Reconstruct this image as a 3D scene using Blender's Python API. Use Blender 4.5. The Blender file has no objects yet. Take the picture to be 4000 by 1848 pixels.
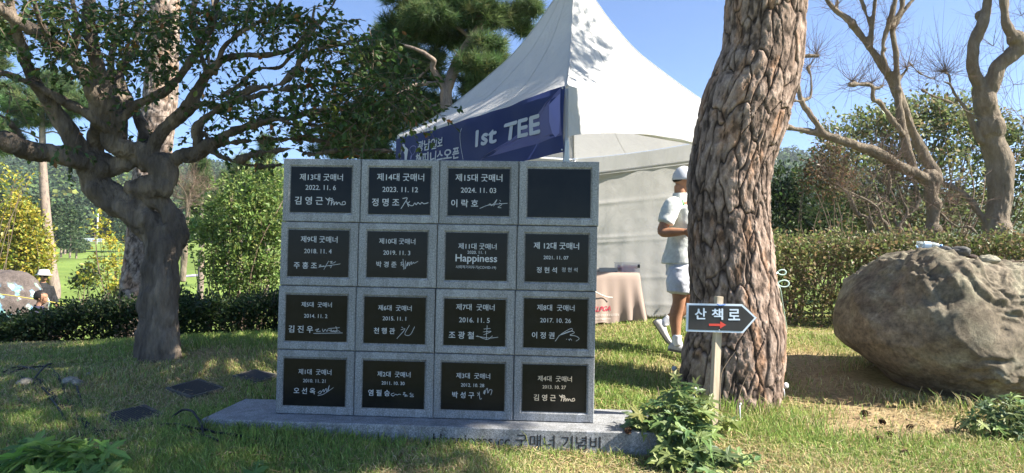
import bpy, math, numpy as np
from mathutils import Vector, Matrix
from mathutils.bvhtree import BVHTree
rng = np.random.default_rng(7)
R = math.radians
scene = bpy.context.scene
COL = scene.collection

# ------------------------------------------------------------------ camera
F = 2660.0; CX, CY = 2000.0, 924.0
CAMZ = 1.25
PITCH, ROLL = R(1.84), R(1.06)
_fw = np.array([0, math.cos(PITCH), math.sin(PITCH)])
_u0 = np.array([0, -math.sin(PITCH), math.cos(PITCH)]); _r0 = np.array([1.0, 0, 0])
_rt = _r0 * math.cos(ROLL) + _u0 * math.sin(ROLL)
_up = -_r0 * math.sin(ROLL) + _u0 * math.cos(ROLL)
CAM = np.array([0, 0, CAMZ])
cam = bpy.data.objects.new('camera', bpy.data.cameras.new('camera'))
COL.objects.link(cam)
cam.data.sensor_width = 36; cam.data.lens = 36 * F / 4000
cam.data.clip_start = 0.05; cam.data.clip_end = 3000
cam.matrix_world = Matrix([[_rt[0], _up[0], -_fw[0], 0], [_rt[1], _up[1], -_fw[1], 0], [_rt[2], _up[2], -_fw[2], CAMZ], [0, 0, 0, 1]])
scene.camera = cam

# ------------------------------------------------------------------ sky, sun, exposure
SUN_EL, SUN_AZ = R(42), R(13)          # AZ: from +x towards the camera side
SD = np.array([math.cos(SUN_AZ) * math.cos(SUN_EL), -math.sin(SUN_AZ) * math.cos(SUN_EL), math.sin(SUN_EL)])
w = bpy.data.worlds.new('World'); scene.world = w; w.use_nodes = True
nt = w.node_tree; nt.nodes.clear()
sky = nt.nodes.new('ShaderNodeTexSky'); sky.sky_type = 'NISHITA'; sky.sun_disc = False
sky.sun_elevation = SUN_EL; sky.sun_rotation = math.atan2(SD[0], SD[1])
sky.air_density = 0.68; sky.dust_density = 0.0; sky.ozone_density = 7.0; sky.altitude = 0
bg = nt.nodes.new('ShaderNodeBackground'); bg.inputs['Strength'].default_value = 0.08
wo = nt.nodes.new('ShaderNodeOutputWorld')
nt.links.new(sky.outputs[0], bg.inputs[0]); nt.links.new(bg.outputs[0], wo.inputs[0])
sl = bpy.data.lights.new('sun', 'SUN'); sl.energy = 5.0; sl.angle = R(0.5); sl.color = (1.0, 0.93, 0.82)
so = bpy.data.objects.new('sun', sl); COL.objects.link(so)
so.rotation_euler = Vector(SD).to_track_quat('Z', 'Y').to_euler(); so.location = (8, -4, 12)
scene.view_settings.view_transform = 'Standard'; scene.view_settings.look = 'None'
scene.view_settings.gamma = 1; scene.view_settings.exposure = 1.75
scene.cycles.max_bounces = 6; scene.cycles.transparent_max_bounces = 8
scene.cycles.diffuse_bounces = 3; scene.cycles.use_denoising = True

# ------------------------------------------------------------------ helpers
def P(u, v, D):
    d = _fw + _rt * ((u - CX) / F) - _up * ((v - CY) / F)
    return CAM + d * (D / d[1])
def px(n, D): return n * D / F
def unit(a): return a / (np.linalg.norm(a, axis=-1, keepdims=True) + 1e-12)
def _hash(i, j, k, s):
    h = (i * 374761393 + j * 668265263 + k * 2147483647 + s * 1274126177) & 0xFFFFFFFF
    h = ((h ^ (h >> 13)) * 1274126177) & 0xFFFFFFFF
    h = h ^ (h >> 16)
    return (h & 0xFFFFFF) / float(0xFFFFFF)
def vnoise(p, s=0):
    p = np.asarray(p, float); f = np.floor(p).astype(np.int64); t = p - f; t = t * t * (3 - 2 * t)
    r = 0
    for a in (0, 1):
        for b in (0, 1):
            for c in (0, 1):
                wgt = (t[..., 0] if a else 1 - t[..., 0]) * (t[..., 1] if b else 1 - t[..., 1]) * (t[..., 2] if c else 1 - t[..., 2])
                r = r + wgt * _hash(f[..., 0] + a, f[..., 1] + b, f[..., 2] + c, s)
    return r * 2 - 1
def fbm(p, o=4, s=0):
    r = 0; a = 1.0; p = np.asarray(p, float)
    for i in range(o):
        r = r + a * vnoise(p, s + i); p = p * 2.03; a *= .5
    return r
def worley(p, s=0):
    p = np.asarray(p, float); f = np.floor(p).astype(np.int64)
    d1 = np.full(p.shape[:-1], 9.0); d2 = d1.copy(); idv = np.zeros(p.shape[:-1])
    for a in (-1, 0, 1):
        for b in (-1, 0, 1):
            for c in (-1, 0, 1):
                i, j, k = f[..., 0] + a, f[..., 1] + b, f[..., 2] + c
                q = np.stack([i + _hash(i, j, k, s), j + _hash(i, j, k, s + 11), k + _hash(i, j, k, s + 23)], -1)
                d = np.linalg.norm(p - q, axis=-1)
                n = d < d1
                d2 = np.where(n, d1, np.minimum(d2, d)); idv = np.where(n, _hash(i, j, k, s + 41), idv); d1 = np.where(n, d, d1)
    return d1, d2, idv
class MB:
    """collects pieces of one mesh"""
    def __init__(s): s.v = []; s.f = []; s.c = []; s.n = 0; s.mi = []
    def add(s, v, f, c=None, mi=0):
        v = np.asarray(v, float).reshape(-1, 3); f = np.asarray(f, int)
        if len(v) == 0: return
        s.v.append(v); s.f.append(f + s.n); s.n += len(v)
        if c is None: c = (1, 1, 1)
        c = np.asarray(c, float)
        s.c.append(np.broadcast_to(c, (len(v), 3)) if c.ndim == 1 else c)
        s.mi.append(np.full(len(f), mi))
    def build(s, name, mats, parent=None, smooth=False, base=None):
        me = bpy.data.meshes.new(name)
        v = np.concatenate(s.v)
        off = np.zeros(3)
        if parent is not None: off = np.array(parent.get('_base', (0, 0, 0)))
        if base is not None: off = np.array(base)
        v = v - off
        cnt = np.concatenate([np.full(len(f), f.shape[1]) for f in s.f])
        idx = np.concatenate([f.ravel() for f in s.f])
        me.vertices.add(len(v)); me.vertices.foreach_set('co', v.ravel().astype(np.float32))
        me.loops.add(len(idx)); me.loops.foreach_set('vertex_index', idx.astype(np.int32))
        me.polygons.add(len(cnt))
        st = np.concatenate([[0], np.cumsum(cnt)[:-1]])
        me.polygons.foreach_set('loop_start', st.astype(np.int32)); me.polygons.foreach_set('loop_total', cnt.astype(np.int32))
        me.polygons.foreach_set('material_index', np.concatenate(s.mi).astype(np.int32))
        me.polygons.foreach_set('use_smooth', np.full(len(cnt), bool(smooth)))
        a = me.color_attributes.new('Col', 'FLOAT_COLOR', 'POINT')
        c = np.concatenate(s.c); a.data.foreach_set('color', np.concatenate([c, np.ones((len(c), 1))], 1).ravel().astype(np.float32))
        for m in (mats if isinstance(mats, (list, tuple)) else [mats]): me.materials.append(m)
        me.update(calc_edges=True); me.validate()
        o = bpy.data.objects.new(name, me); COL.objects.link(o)
        if parent is not None: o.parent = parent; o['_base'] = list(map(float, off))
        elif base is not None: o.location = base; o['_base'] = list(map(float, base))
        return o
def thing(name, label, cat, base=(0, 0, 0), group=None, kind=None):
    o = bpy.data.objects.new(name, None); COL.objects.link(o); o.empty_display_size = .1
    o.location = base; o['_base'] = [float(x) for x in base]
    return tag(o, label, cat, group, kind)
def tag(o, label=None, cat=None, group=None, kind=None):
    if label: o['label'] = label
    if cat: o['category'] = cat
    if group: o['group'] = group
    if kind: o['kind'] = kind
    return o
def remesh(o, vox, smooth=True, iters=0):
    m = o.modifiers.new('r', 'REMESH'); m.mode = 'VOXEL'; m.voxel_size = vox
    if iters:
        k = o.modifiers.new('s', 'SMOOTH'); k.iterations = iters; k.factor = .5
    bpy.context.view_layer.update()
    ne = bpy.data.meshes.new_from_object(o.evaluated_get(bpy.context.evaluated_depsgraph_get()))
    mats = list(o.data.materials); o.modifiers.clear(); o.data = ne
    if not len(ne.materials):
        for q in mats: ne.materials.append(q)
    n = len(ne.polygons); ne.polygons.foreach_set('use_smooth', np.full(n, smooth)); ne.polygons.foreach_set('material_index', np.zeros(n, np.int32))
    return o
def get_co(o):
    a = np.empty(len(o.data.vertices) * 3, np.float32); o.data.vertices.foreach_get('co', a); return a.reshape(-1, 3).astype(float)
def get_no(o):
    a = np.empty(len(o.data.vertices) * 3, np.float32); o.data.vertices.foreach_get('normal', a); return a.reshape(-1, 3).astype(float)
def set_co(o, v):
    o.data.vertices.foreach_set('co', v.ravel().astype(np.float32)); o.data.update()
def spline(pts, n):
    pts = np.asarray(pts, float); m = len(pts)
    if m < 3: t = np.linspace(0, 1, n)[:, None]; return pts[0] * (1 - t) + pts[-1] * t
    q = np.vstack([2 * pts[0] - pts[1], pts, 2 * pts[-1] - pts[-2]])
    t = np.linspace(0, m - 1 - 1e-9, n); i = t.astype(int); t = (t - i)[:, None]
    a, b, c, d = q[i], q[i + 1], q[i + 2], q[i + 3]
    return .5 * (2 * b + (c - a) * t + (2 * a - 5 * b + 4 * c - d) * t * t + (3 * b - a - 3 * c + d) * t ** 3)
def tube(pts, rad, sides=8, n=None, cap=True, flat=None):
    """tapered tube along points; rad list; returns verts, faces(quads)"""
    pts = np.asarray(pts, float); rad = np.asarray(rad, float)
    if rad.ndim == 0: rad = np.full(len(pts), float(rad))
    if len(rad) != len(pts): rad = np.interp(np.linspace(0, 1, len(pts)), np.linspace(0, 1, len(rad)), rad)
    if n: 
        pr = spline(np.c_[pts, rad], n); pts, rad = pr[:, :3], np.maximum(pr[:, 3], 1e-4)
    t = unit(np.gradient(pts, axis=0)); N = len(pts)
    u = np.cross(t[0], [0.3, 0.1, 0.95]); u = unit(u if np.linalg.norm(u) > 1e-3 else np.cross(t[0], [1, 0, 0]))
    us = []
    for k in range(N):
        u = unit(u - t[k] * np.dot(u, t[k])); us.append(u)
    us = np.array(us); vs = np.cross(t, us)
    a = np.linspace(0, 2 * np.pi, sides, endpoint=False)
    V = pts[:, None] + rad[:, None, None] * (np.cos(a)[None, :, None] * us[:, None] + np.sin(a)[None, :, None] * vs[:, None])
    V = V.reshape(-1, 3)
    i = np.arange(N - 1)[:, None] * sides; j = np.arange(sides)[None]; j2 = (j + 1) % sides
    Q = np.stack([i + j, i + j2, i + sides + j2, i + sides + j], -1).reshape(-1, 4)
    if cap:
        V = np.vstack([V, pts[0] - t[0] * rad[0] * .3, pts[-1] + t[-1] * rad[-1] * .3]); c0, c1 = len(V) - 2, len(V) - 1
        jj = np.arange(sides); j2 = (jj + 1) % sides; b = (N - 1) * sides
        Q = np.vstack([Q, np.stack([j2, jj, np.full(sides, c0), np.full(sides, c0)], -1), np.stack([b + jj, b + j2, np.full(sides, c1), np.full(sides, c1)], -1)])
        # cap quads are degenerate triangles: kept as separate triangle set
        tri = Q[-2 * sides:, :3]; return V, Q[:-2 * sides], tri
    return V, Q, None
def addtube(mb, pts, rad, sides=8, n=None, c=None, mi=0, cap=True):
    V, Q, T = tube(pts, rad, sides, n, cap)
    k = mb.n; mb.add(V, Q, c, mi)
    if T is not None: mb.f.append(T + k); mb.mi.append(np.full(len(T), mi))
def box(mb, x0, x1, y0, y1, z0, z1, c=None, mi=0, M=None, bev=0):
    if bev:
        b = bev; xs = (x0, x1); ys = (y0, y1); zs = (z0, z1); V = []
        for i in (0, 1):
            for j in (0, 1):
                for k in (0, 1):
                    sx, sy, sz = (1 - 2 * i) * b, (1 - 2 * j) * b, (1 - 2 * k) * b
                    V += [(xs[i], ys[j] + sy, zs[k] + sz), (xs[i] + sx, ys[j], zs[k] + sz), (xs[i] + sx, ys[j] + sy, zs[k])]
        V = np.array(V); I = lambda i, j, k, a: (i * 4 + j * 2 + k) * 3 + a
        q = []; tr = []
        for s in (0, 1):
            q += [[I(s, 0, 0, 0), I(s, 1, 0, 0), I(s, 1, 1, 0), I(s, 0, 1, 0)], [I(0, s, 0, 1), I(1, s, 0, 1), I(1, s, 1, 1), I(0, s, 1, 1)], [I(0, 0, s, 2), I(1, 0, s, 2), I(1, 1, s, 2), I(0, 1, s, 2)]]
        for a in (0, 1):
            for b2 in (0, 1):
                q += [[I(a, b2, 0, 0), I(a, b2, 1, 0), I(a, b2, 1, 1), I(a, b2, 0, 1)], [I(a, 0, b2, 0), I(a, 1, b2, 0), I(a, 1, b2, 2), I(a, 0, b2, 2)], [I(0, a, b2, 1), I(1, a, b2, 1), I(1, a, b2, 2), I(0, a, b2, 2)]]
                for k in (0, 1): tr.append([I(a, b2, k, 0), I(a, b2, k, 1), I(a, b2, k, 2)])
        q = np.array(q); tr = np.array(tr); cen = V.mean(0)
        def orient(fs):
            out = []
            for f in fs:
                nn = np.cross(V[f[1]] - V[f[0]], V[f[2]] - V[f[0]])
                out.append(f if np.dot(nn, V[f].mean(0) - cen) > 0 else f[::-1])
            return np.array(out)
        q, tr = orient(q), orient(tr)
        if M is not None: V = V @ np.array(M)[:3, :3].T + np.array(M)[:3, 3]
        k = mb.n; mb.add(V, q, c, mi); mb.f.append(tr + k); mb.mi.append(np.full(len(tr), mi)); return
    V = np.array([(x, y, z) for x in (x0, x1) for y in (y0, y1) for z in (z0, z1)], float)
    if M is not None: V = V @ np.array(M)[:3, :3].T + np.array(M)[:3, 3]
    mb.add(V, [[0, 1, 3, 2], [4, 6, 7, 5], [0, 4, 5, 1], [2, 3, 7, 6], [0, 2, 6, 4], [1, 5, 7, 3]], c, mi)
def ico(n):
    import bmesh
    b = bmesh.new(); bmesh.ops.create_icosphere(b, subdivisions=n, radius=1)
    v = np.array([x.co[:] for x in b.verts]); f = np.array([[q.index for q in p.verts] for p in b.faces]); b.free(); return v, f
ICO = {k: ico(k) for k in (1, 2, 3, 4)}
def ball(mb, c, r, sub=2, col=None, mi=0):
    v, f = ICO[sub]; mb.add(v * np.asarray(r) + np.asarray(c), f, col, mi)
def rdir(n): return unit(rng.normal(size=(n, 3)))
# leaf: pointed, folded along its midrib
LEAF = np.array([[0, 0, 0], [.28, .40, .10], [.5, .55, .0], [1, 0, -.06], [.28, -.40, .10], [.5, 0, -.05]])
def leaves(mb, c, axis, size, wid=.55, cols=None):
    """c (N,3) leaf bases; axis (N,3); size (N,)"""
    c = np.asarray(c, float); N = len(c)
    if N == 0: return
    axis = unit(axis); side = unit(np.cross(axis, rdir(N) * .8 + [0, 0, 1])); nrm = np.cross(side, axis)
    tpl = np.array([[0, 0, 0], [.25, wid * .8, .06], [.62, wid * .92, .06], [1, 0, -.05], [.62, -wid * .92, .06], [.25, -wid * .8, .06], [.48, 0, -.03]])
    s = np.asarray(size, float).reshape(-1, 1, 1) * np.ones((N, 1, 1))
    V = c[:, None] + s * (tpl[None, :, 0:1] * axis[:, None] + tpl[None, :, 1:2] * side[:, None] + tpl[None, :, 2:3] * nrm[:, None])
    o = np.arange(N)[:, None, None] * 7
    f = (np.array([[6, 1, 0], [6, 2, 1], [6, 3, 2], [6, 4, 3], [6, 5, 4], [6, 0, 5]])[None] + o).reshape(-1, 3)
    if cols is None: cols = np.ones((N, 3))
    mb.add(V.reshape(-1, 3), f, np.repeat(cols, 7, 0))
def cards(mb, c, size, cols=None, axis=None, asp=.6):
    """cheap leaf: one rhombus each"""
    c = np.asarray(c, float); N = len(c)
    a = unit(axis) if axis is not None else rdir(N); b = unit(np.cross(a, rdir(N)))
    s = np.asarray(size, float).reshape(-1, 1) * np.ones((N, 1))
    V = np.stack([c - a * s * .5, c + b * s * .5 * asp, c + a * s * .5, c - b * s * .5 * asp], 1).reshape(-1, 3)
    f = np.arange(N * 4).reshape(-1, 4)
    mb.add(V, f, None if cols is None else np.repeat(cols, 4, 0))
def needles(mb, c, axis, n, L, wd, cols, spread=.9):
    """bursts of n needles at tips c pointing round axis"""
    N = len(c); c = np.repeat(c, n, 0); ax = np.repeat(unit(axis), n, 0); M = len(c)
    d = unit(ax * (1 - spread * .5) + rdir(M) * spread * (.5 + .5 * rng.random((M, 1))))
    back = -ax * (rng.random((M, 1)) * L * .7)
    l = L * (.7 + .5 * rng.random((M, 1))); sd = unit(np.cross(d, rdir(M))) * wd * .5
    c0 = c + back; V = np.stack([c0 + sd, c0 - sd, c0 + d * l], 1).reshape(-1, 3)
    cc = np.repeat(np.repeat(cols, n, 0) * (.8 + .4 * rng.random((M, 1))), 3, 0)
    mb.add(V, np.arange(M * 3).reshape(-1, 3), cc)
def var(n, base, d=.25, hue=.12):
    base = np.asarray(base, float); k = 1 + d * rng.normal(size=(n, 1)); h = 1 + hue * rng.normal(size=(n, 3))
    return np.clip(base * np.clip(k, .35, 2.2) * h, .004, .95)
def mixc(n, cols, p, d=.2, hue=.08):
    i = rng.choice(len(cols), n, p=np.array(p) / np.sum(p)); return var(n, np.array(cols, float)[i], d, hue)
def inell(n, c, r, shell=.0):
    d = rdir(n) * (shell + (1 - shell) * rng.random((n, 1)) ** (1 / 3.)) if shell == 0 else rdir(n) * (shell + (1 - shell) * rng.random((n, 1)))
    return np.asarray(c) + d * np.asarray(r)

# ------------------------------------------------------------------ materials
def mat(name, col=(.5, .5, .5), rough=.8, spec=.3, attr=False, trans=0, build=None, metal=0, coat=0):
    m = bpy.data.materials.new(name); m.use_nodes = True; n = m.node_tree.nodes; l = m.node_tree.links
    b = n['Principled BSDF']; b.inputs['Base Color'].default_value = (*col, 1); b.inputs['Roughness'].default_value = rough
    b.inputs['Specular IOR Level'].default_value = spec; b.inputs['Metallic'].default_value = metal; b.inputs['Coat Weight'].default_value = coat
    src = None
    if attr:
        a = n.new('ShaderNodeAttribute'); a.attribute_name = 'Col'; src = a.outputs['Color']
        l.new(src, b.inputs['Base Color'])
    if build: src = build(m, n, l, b, src) or src
    if trans:
        t = n.new('ShaderNodeBsdfTranslucent'); mx = n.new('ShaderNodeMixShader'); mx.inputs[0].default_value = trans
        if src is not None: l.new(src, t.inputs['Color'])
        else: t.inputs['Color'].default_value = (*col, 1)
        l.new(b.outputs[0], mx.inputs[1]); l.new(t.outputs[0], mx.inputs[2]); l.new(mx.outputs[0], n['Material Output'].inputs['Surface'])
    return m
def noise_node(n, l, scale, detail=5, rough=.6, obj=True, stretch=None, dist=0):
    tc = n.new('ShaderNodeTexCoord'); mp = n.new('ShaderNodeMapping'); l.new(tc.outputs['Object'], mp.inputs[0])
    if stretch: mp.inputs['Scale'].default_value = stretch
    t = n.new('ShaderNodeTexNoise'); t.inputs['Scale'].default_value = scale; t.inputs['Detail'].default_value = detail; t.inputs['Roughness'].default_value = rough; t.inputs['Distortion'].default_value = dist
    l.new(mp.outputs[0], t.inputs['Vector']); return t
def ramp(n, l, fac, stops):
    r = n.new('ShaderNodeValToRGB'); e = r.color_ramp.elements
    while len(e) > 1: e.remove(e[-1])
    e[0].position = stops[0][0]; e[0].color = (*stops[0][1], 1)
    for p, c in stops[1:]:
        q = e.new(p); q.color = (*c, 1)
    l.new(fac, r.inputs[0]); return r
def bump(n, l, b, h, strength, dist=.01):
    k = n.new('ShaderNodeBump'); k.inputs['Strength'].default_value = strength; k.inputs['Distance'].default_value = dist
    l.new(h, k.inputs['Height']); l.new(k.outputs[0], b.inputs['Normal'])
def mixnode(n, l, fac, a, b, mode='MIX'):
    m = n.new('ShaderNodeMix'); m.data_type = 'RGBA'; m.blend_type = mode
    if hasattr(fac, 'node'): l.new(fac, m.inputs[0])
    else: m.inputs[0].default_value = fac
    for s, k in ((a, 6), (b, 7)):
        if hasattr(s, 'node'): l.new(s, m.inputs[k])
        else: m.inputs[k].default_value = (*s, 1)
    return m.outputs[2]
def mottled(name, c1, c2, scale, rough=.85, bs=.4, bd=.01, stretch=None, c3=None, detail=6, spec=.25, s2=None):
    def bld(m, n, l, b, src):
        t = noise_node(n, l, scale, detail, .65, stretch=stretch)
        st = [(.3, c1), (.7, c2)] if c3 is None else [(.28, c1), (.5, c2), (.72, c3)]
        r = ramp(n, l, t.outputs[0], st); out = r.outputs[0]
        t2 = noise_node(n, l, s2 or scale * 6, 4, .7, stretch=stretch)
        out = mixnode(n, l, .45, out, ramp(n, l, t2.outputs[0], [(.3, (.35, .35, .35)), (.7, (1, 1, 1))]).outputs[0], 'MULTIPLY')
        l.new(out, b.inputs['Base Color'])
        if bs: bump(n, l, b, t2.outputs[0], bs, bd)
    return mat(name, rough=rough, spec=spec, build=bld)
def granite(name, lo, hi, rough=.55, spec=.4):
    def bld(m, n, l, b, src):
        t = noise_node(n, l, 230, 2, .9); v = noise_node(n, l, 95, 3, .8); g = noise_node(n, l, 3.5, 4, .6)
        r = ramp(n, l, t.outputs[0], [(.36, lo), (.5, tuple((a + c) / 2 for a, c in zip(lo, hi))), (.62, hi)])
        r2 = ramp(n, l, v.outputs[0], [(.35, (.45, .45, .46)), (.6, (1, 1, 1))])
        r3 = ramp(n, l, g.outputs[0], [(.35, (.8, .8, .8)), (.65, (1, 1, 1))])
        o = mixnode(n, l, 1, r.outputs[0], r2.outputs[0], 'MULTIPLY'); o = mixnode(n, l, 1, o, r3.outputs[0], 'MULTIPLY')
        oi = n.new('ShaderNodeObjectInfo'); mr = n.new('ShaderNodeMapRange'); mr.inputs[3].default_value = .84; mr.inputs[4].default_value = 1.1; l.new(oi.outputs['Random'], mr.inputs[0])
        st = noise_node(n, l, 14, 5, .6, stretch=(1, 1, .12)); r4 = ramp(n, l, st.outputs[0], [(.38, (.68, .67, .64)), (.58, (1, 1, 1))])
        o = mixnode(n, l, .8, o, r4.outputs[0], 'MULTIPLY'); vm = n.new('ShaderNodeVectorMath'); vm.operation = 'SCALE'; l.new(o, vm.inputs[0]); l.new(mr.outputs[0], vm.inputs['Scale']); o = vm.outputs[0]
        l.new(o, b.inputs['Base Color']); bump(n, l, b, t.outputs[0], .08, .003)
    return mat(name, rough=rough, spec=spec, build=bld)
def leafmat(name, trans=.35, rough=.45, spec=.35): return mat(name, attr=True, trans=trans, rough=rough, spec=spec)
M = {}
M['granite'] = granite('granite', (.18, .19, .20), (.62, .645, .67))
M['granite_base'] = granite('granite_honed', (.22, .23, .24), (.6, .61, .62), rough=.6)
def _plq(m, n, l, b, src):
    t = noise_node(n, l, 6, 6, .7); s = noise_node(n, l, 60, 3, .6)
    r = ramp(n, l, t.outputs[0], [(.35, (.008, .0085, .009)), (.7, (.016, .016, .016))]); l.new(r.outputs[0], b.inputs['Base Color'])
    q = ramp(n, l, t.outputs[0], [(.3, (.10, .10, .10)), (.75, (.19, .19, .19))]); l.new(q.outputs[0], b.inputs['Roughness'])
M['plaque'] = mat('black_granite', spec=.15, build=_plq)
M['letter'] = mat('engraved_letter', (.54, .56, .58), .8)
M['letter_gold'] = mat('weathered_gold_letter', (.66, .56, .42), .7)
M['engrave'] = mat('dark_engraving', (.03, .03, .032), .9)
M['leaf'] = leafmat('leaf', .4); M['needle'] = leafmat('needle', .4, .5, .3)
M['grass'] = leafmat('grass_blade', .3, .6, .2)
M['litter'] = mat('straw_litter', attr=True, rough=.9)
M['bark_dark'] = mottled('gnarled_bark', (.055, .043, .035), (.18, .145, .115), 6, .92, 1.0, .04, stretch=(1, 1, .25), c3=(.42, .33, .24), s2=34)
M['bark_pine'] = mottled('pine_bark', (.13, .10, .085), (.30, .24, .20), 9, .9, .7, .02, stretch=(1, 1, .4), c3=(.40, .28, .20))
M['bark_pale'] = mottled('pale_bark', (.13, .105, .075), (.23, .185, .135), 6, .9, .9, .03, stretch=(1, 1, .35), c3=(.33, .275, .20), s2=30)
M['twig'] = mat('twig', (.17, .12, .09), .85)
M['twig_pale'] = mat('dry_twig', (.30, .22, .15), .85)
# ------------------------------------------------------------------ terrain
_cp = [P(2000, 1848, 3.65), P(0, 1848, 3.6), P(1000, 1848, 3.62), P(3000, 1848, 3.65), P(4000, 1848, 3.7),
       P(800, 1692, 4.02), P(1400, 1755, 3.97), P(2000, 1790, 3.92), P(2450, 1826, 3.88), P(2640, 1826, 3.86),
       P(800, 1575, 4.75), P(300, 1600, 4.7), P(0, 1560, 4.8), P(1400, 1560, 4.75), P(2300, 1612, 4.7), P(2500, 1602, 4.75),
       P(600, 1385, 6.05), P(300, 1400, 6.1), P(0, 1420, 6.2), P(1050, 1370, 6.2), P(1500, 1400, 6.0), P(2000, 1420, 5.9), P(2400, 1430, 5.9),
       P(100, 1335, 7.3), P(700, 1320, 7.3), P(1050, 1300, 7.3), P(-1500, 1300, 7.3), P(-1500, 1500, 5),
       P(2860, 1612, 5.05), P(3050, 1590, 5.15), P(2700, 1388, 6.4), P(2350, 1325, 6.9), P(2650, 1268, 7.6), P(2000, 1300, 7.4), P(1600, 1300, 7.8),
       P(3300, 1480, 5.7), P(3600, 1615, 4.85), P(3900, 1620, 4.85), P(3130, 1400, 6.6), P(3150, 1285, 8.5), P(4000, 1290, 8.5), P(4800, 1400, 7), P(4600, 1700, 4.6),
       P(2300, 1240, 10), P(3100, 1210, 11.5), P(3800, 1200, 12), P(1500, 1210, 11), P(5000, 1200, 12), P(3500, 1100, 30), P(2300, 1100, 30), P(4600, 1090, 40), P(6000, 1090, 40)]
_cp += [np.array(q, float) for q in [(-8.6, 12, -1.15), (-6, 10, -.6), (-4, 10, -.35), (-10.5, 15, -.85), (-15, 14, -1.1), (-22, 12, -1.2), (-6, 15, -.85), (-3, 12, -.2), (-25, 30, -1.0),
        (-18, 27, -.9), (-14, 28, -.85), (-8, 28, -.5), (-20, 36, -1.1), (0, 30, .1), (-4, 1, -.15), (0, 1, 0.0), (4, 1, .05), (-12, 3, -.2), (12, 3, .4), (0, -12, -.3), (-25, 0, -1), (25, 0, .8), (25, 15, 1.0)]]
_cp += [P(420, 1110, 46), P(450, 1060, 62), P(520, 1030, 85), P(400, 1035, 95), P(420, 985, 120), P(400, 942, 150), P(800, 1000, 80), P(0, 1010, 80), P(200, 1000, 80), P(0, 960, 150), P(800, 950, 150),
        P(-1000, 1000, 80), P(-1000, 940, 150), P(-2500, 960, 120), P(3000, 1040, 90), P(4500, 1060, 90), P(2000, 1010, 90), P(2000, 985, 160), P(4000, 1020, 160), P(6000, 1020, 140)]
_cp = np.array(_cp)
def _warp(x, y):
    yy = np.maximum(y, .3) + 2.5; return np.stack([2.6 * x / yy, 2.0 * np.log(yy)], -1)
_w0 = _warp(_cp[:, 0], _cp[:, 1])
_K = np.sqrt(((_w0[:, None] - _w0[None]) ** 2).sum(-1) + .02) + np.eye(len(_w0)) * -.02
_wt = np.linalg.lstsq(np.block([[_K, np.ones((len(_w0), 1))], [np.ones((1, len(_w0))), np.zeros((1, 1))]]), np.r_[_cp[:, 2], 0], rcond=1e-6)[0]
def gz(x, y):
    x = np.asarray(x, float); y = np.asarray(y, float); sh = np.broadcast(x, y).shape
    xf = np.broadcast_to(x, sh).ravel(); yf = np.broadcast_to(y, sh).ravel(); out = np.empty(len(xf))
    for a in range(0, len(xf), 20000):
        ww = _warp(np.clip(xf[a:a + 20000], -260, 260), np.clip(yf[a:a + 20000], -30, 170))
        out[a:a + 20000] = np.sqrt(((ww[:, None] - _w0[None]) ** 2).sum(-1) + .02) @ _wt[:-1] + _wt[-1]
    return out.reshape(sh)
def G(u, v):
    """ground point seen through a pixel (first crossing)"""
    d = P(u, v, 1.0) - CAM; ys = np.geomspace(2.5, 200, 1500); p = CAM + d * ys[:, None]
    k = np.argmax(p[:, 2] < gz(p[:, 0], p[:, 1])); return np.array([p[k, 0], p[k, 1], float(gz(p[k, 0], p[k, 1]))])
def on(x, y, dz=0): return np.array([x, y, float(gz(x, y)) + dz])
def path_mask(x, y):
    """bare trodden earth between pine and boulder and on the mound"""
    n = fbm(np.stack([x * 1.1, y * 1.1, 0 * x], -1), 4, 5)
    a = np.exp(-(((x - 2.55 - (y - 5) * .15) / .55) ** 2)) * (np.clip((y - 4.1) / .5, 0, 1)) * np.clip((7.6 - y) / .8, 0, 1)
    b = np.exp(-(((x - 3.2) / .8) ** 2 + ((y - 4.5) / .28) ** 2)) * .9
    c = np.exp(-(((x - 1.5) / .5) ** 2 + ((y - 6.0) / .45) ** 2)) * .8
    d = np.exp(-(((x + 2.4) / 1.1) ** 2 + ((y - 6.0) / .5) ** 2)) * .75
    return np.clip(a + b + c + d + .28 * n - .05, 0, 1)
def straw_mask(x, y):
    n = fbm(np.stack([x * .8, y * .8, 0 * x + 3], -1), 4, 9)
    s = .50 + .55 * n + .10 * ((x > .3) & (y < 9))
    return np.clip(s, 0, 1)
def ground_col(x, y):
    near = np.clip((14 - y) / 5, 0, 1)
    g = np.array([.125, .175, .045]); st = np.array([.34, .29, .13]); dirt = np.array([.40, .29, .18]); far = np.array([.17, .235, .06])
    s = (straw_mask(x, y) * .75)[..., None]; p = path_mask(x, y)[..., None]
    c = g * (1 - s) + st * s; c = c * (1 - p) + dirt * p
    n2 = fbm(np.stack([x * .12, y * .05, 0 * x + 8], -1), 4, 19)[..., None]
    fc = far * (1 + .35 * n2) * np.array([1, 1, 1.0]) ; nm = near[..., None]
    return np.clip(c * nm + fc * (1 - nm), .01, .9)
def _ax(lo, hi, c, n, s):
    a, b = math.asinh((lo - c) / s), math.asinh((hi - c) / s); return c + s * np.sinh(np.linspace(a, b, n))
gx = _ax(-700, 700, 0, 420, 1.6); gy = _ax(-60, 900, 4.6, 420, 1.4)
X, Y = np.meshgrid(gx, gy); Z = gz(X, Y)
nearf = np.clip((14 - np.abs(Y - 4)) / 6, 0, 1) * np.clip((12 - np.abs(X)) / 4, 0, 1)
Z = Z + nearf * (.018 * fbm(np.stack([X * 2.2, Y * 2.2, 0 * X], -1), 4, 2) - .01)
mb = MB(); ny, nx = X.shape; i = np.arange(ny - 1)[:, None] * nx + np.arange(nx - 1)[None]
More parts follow.
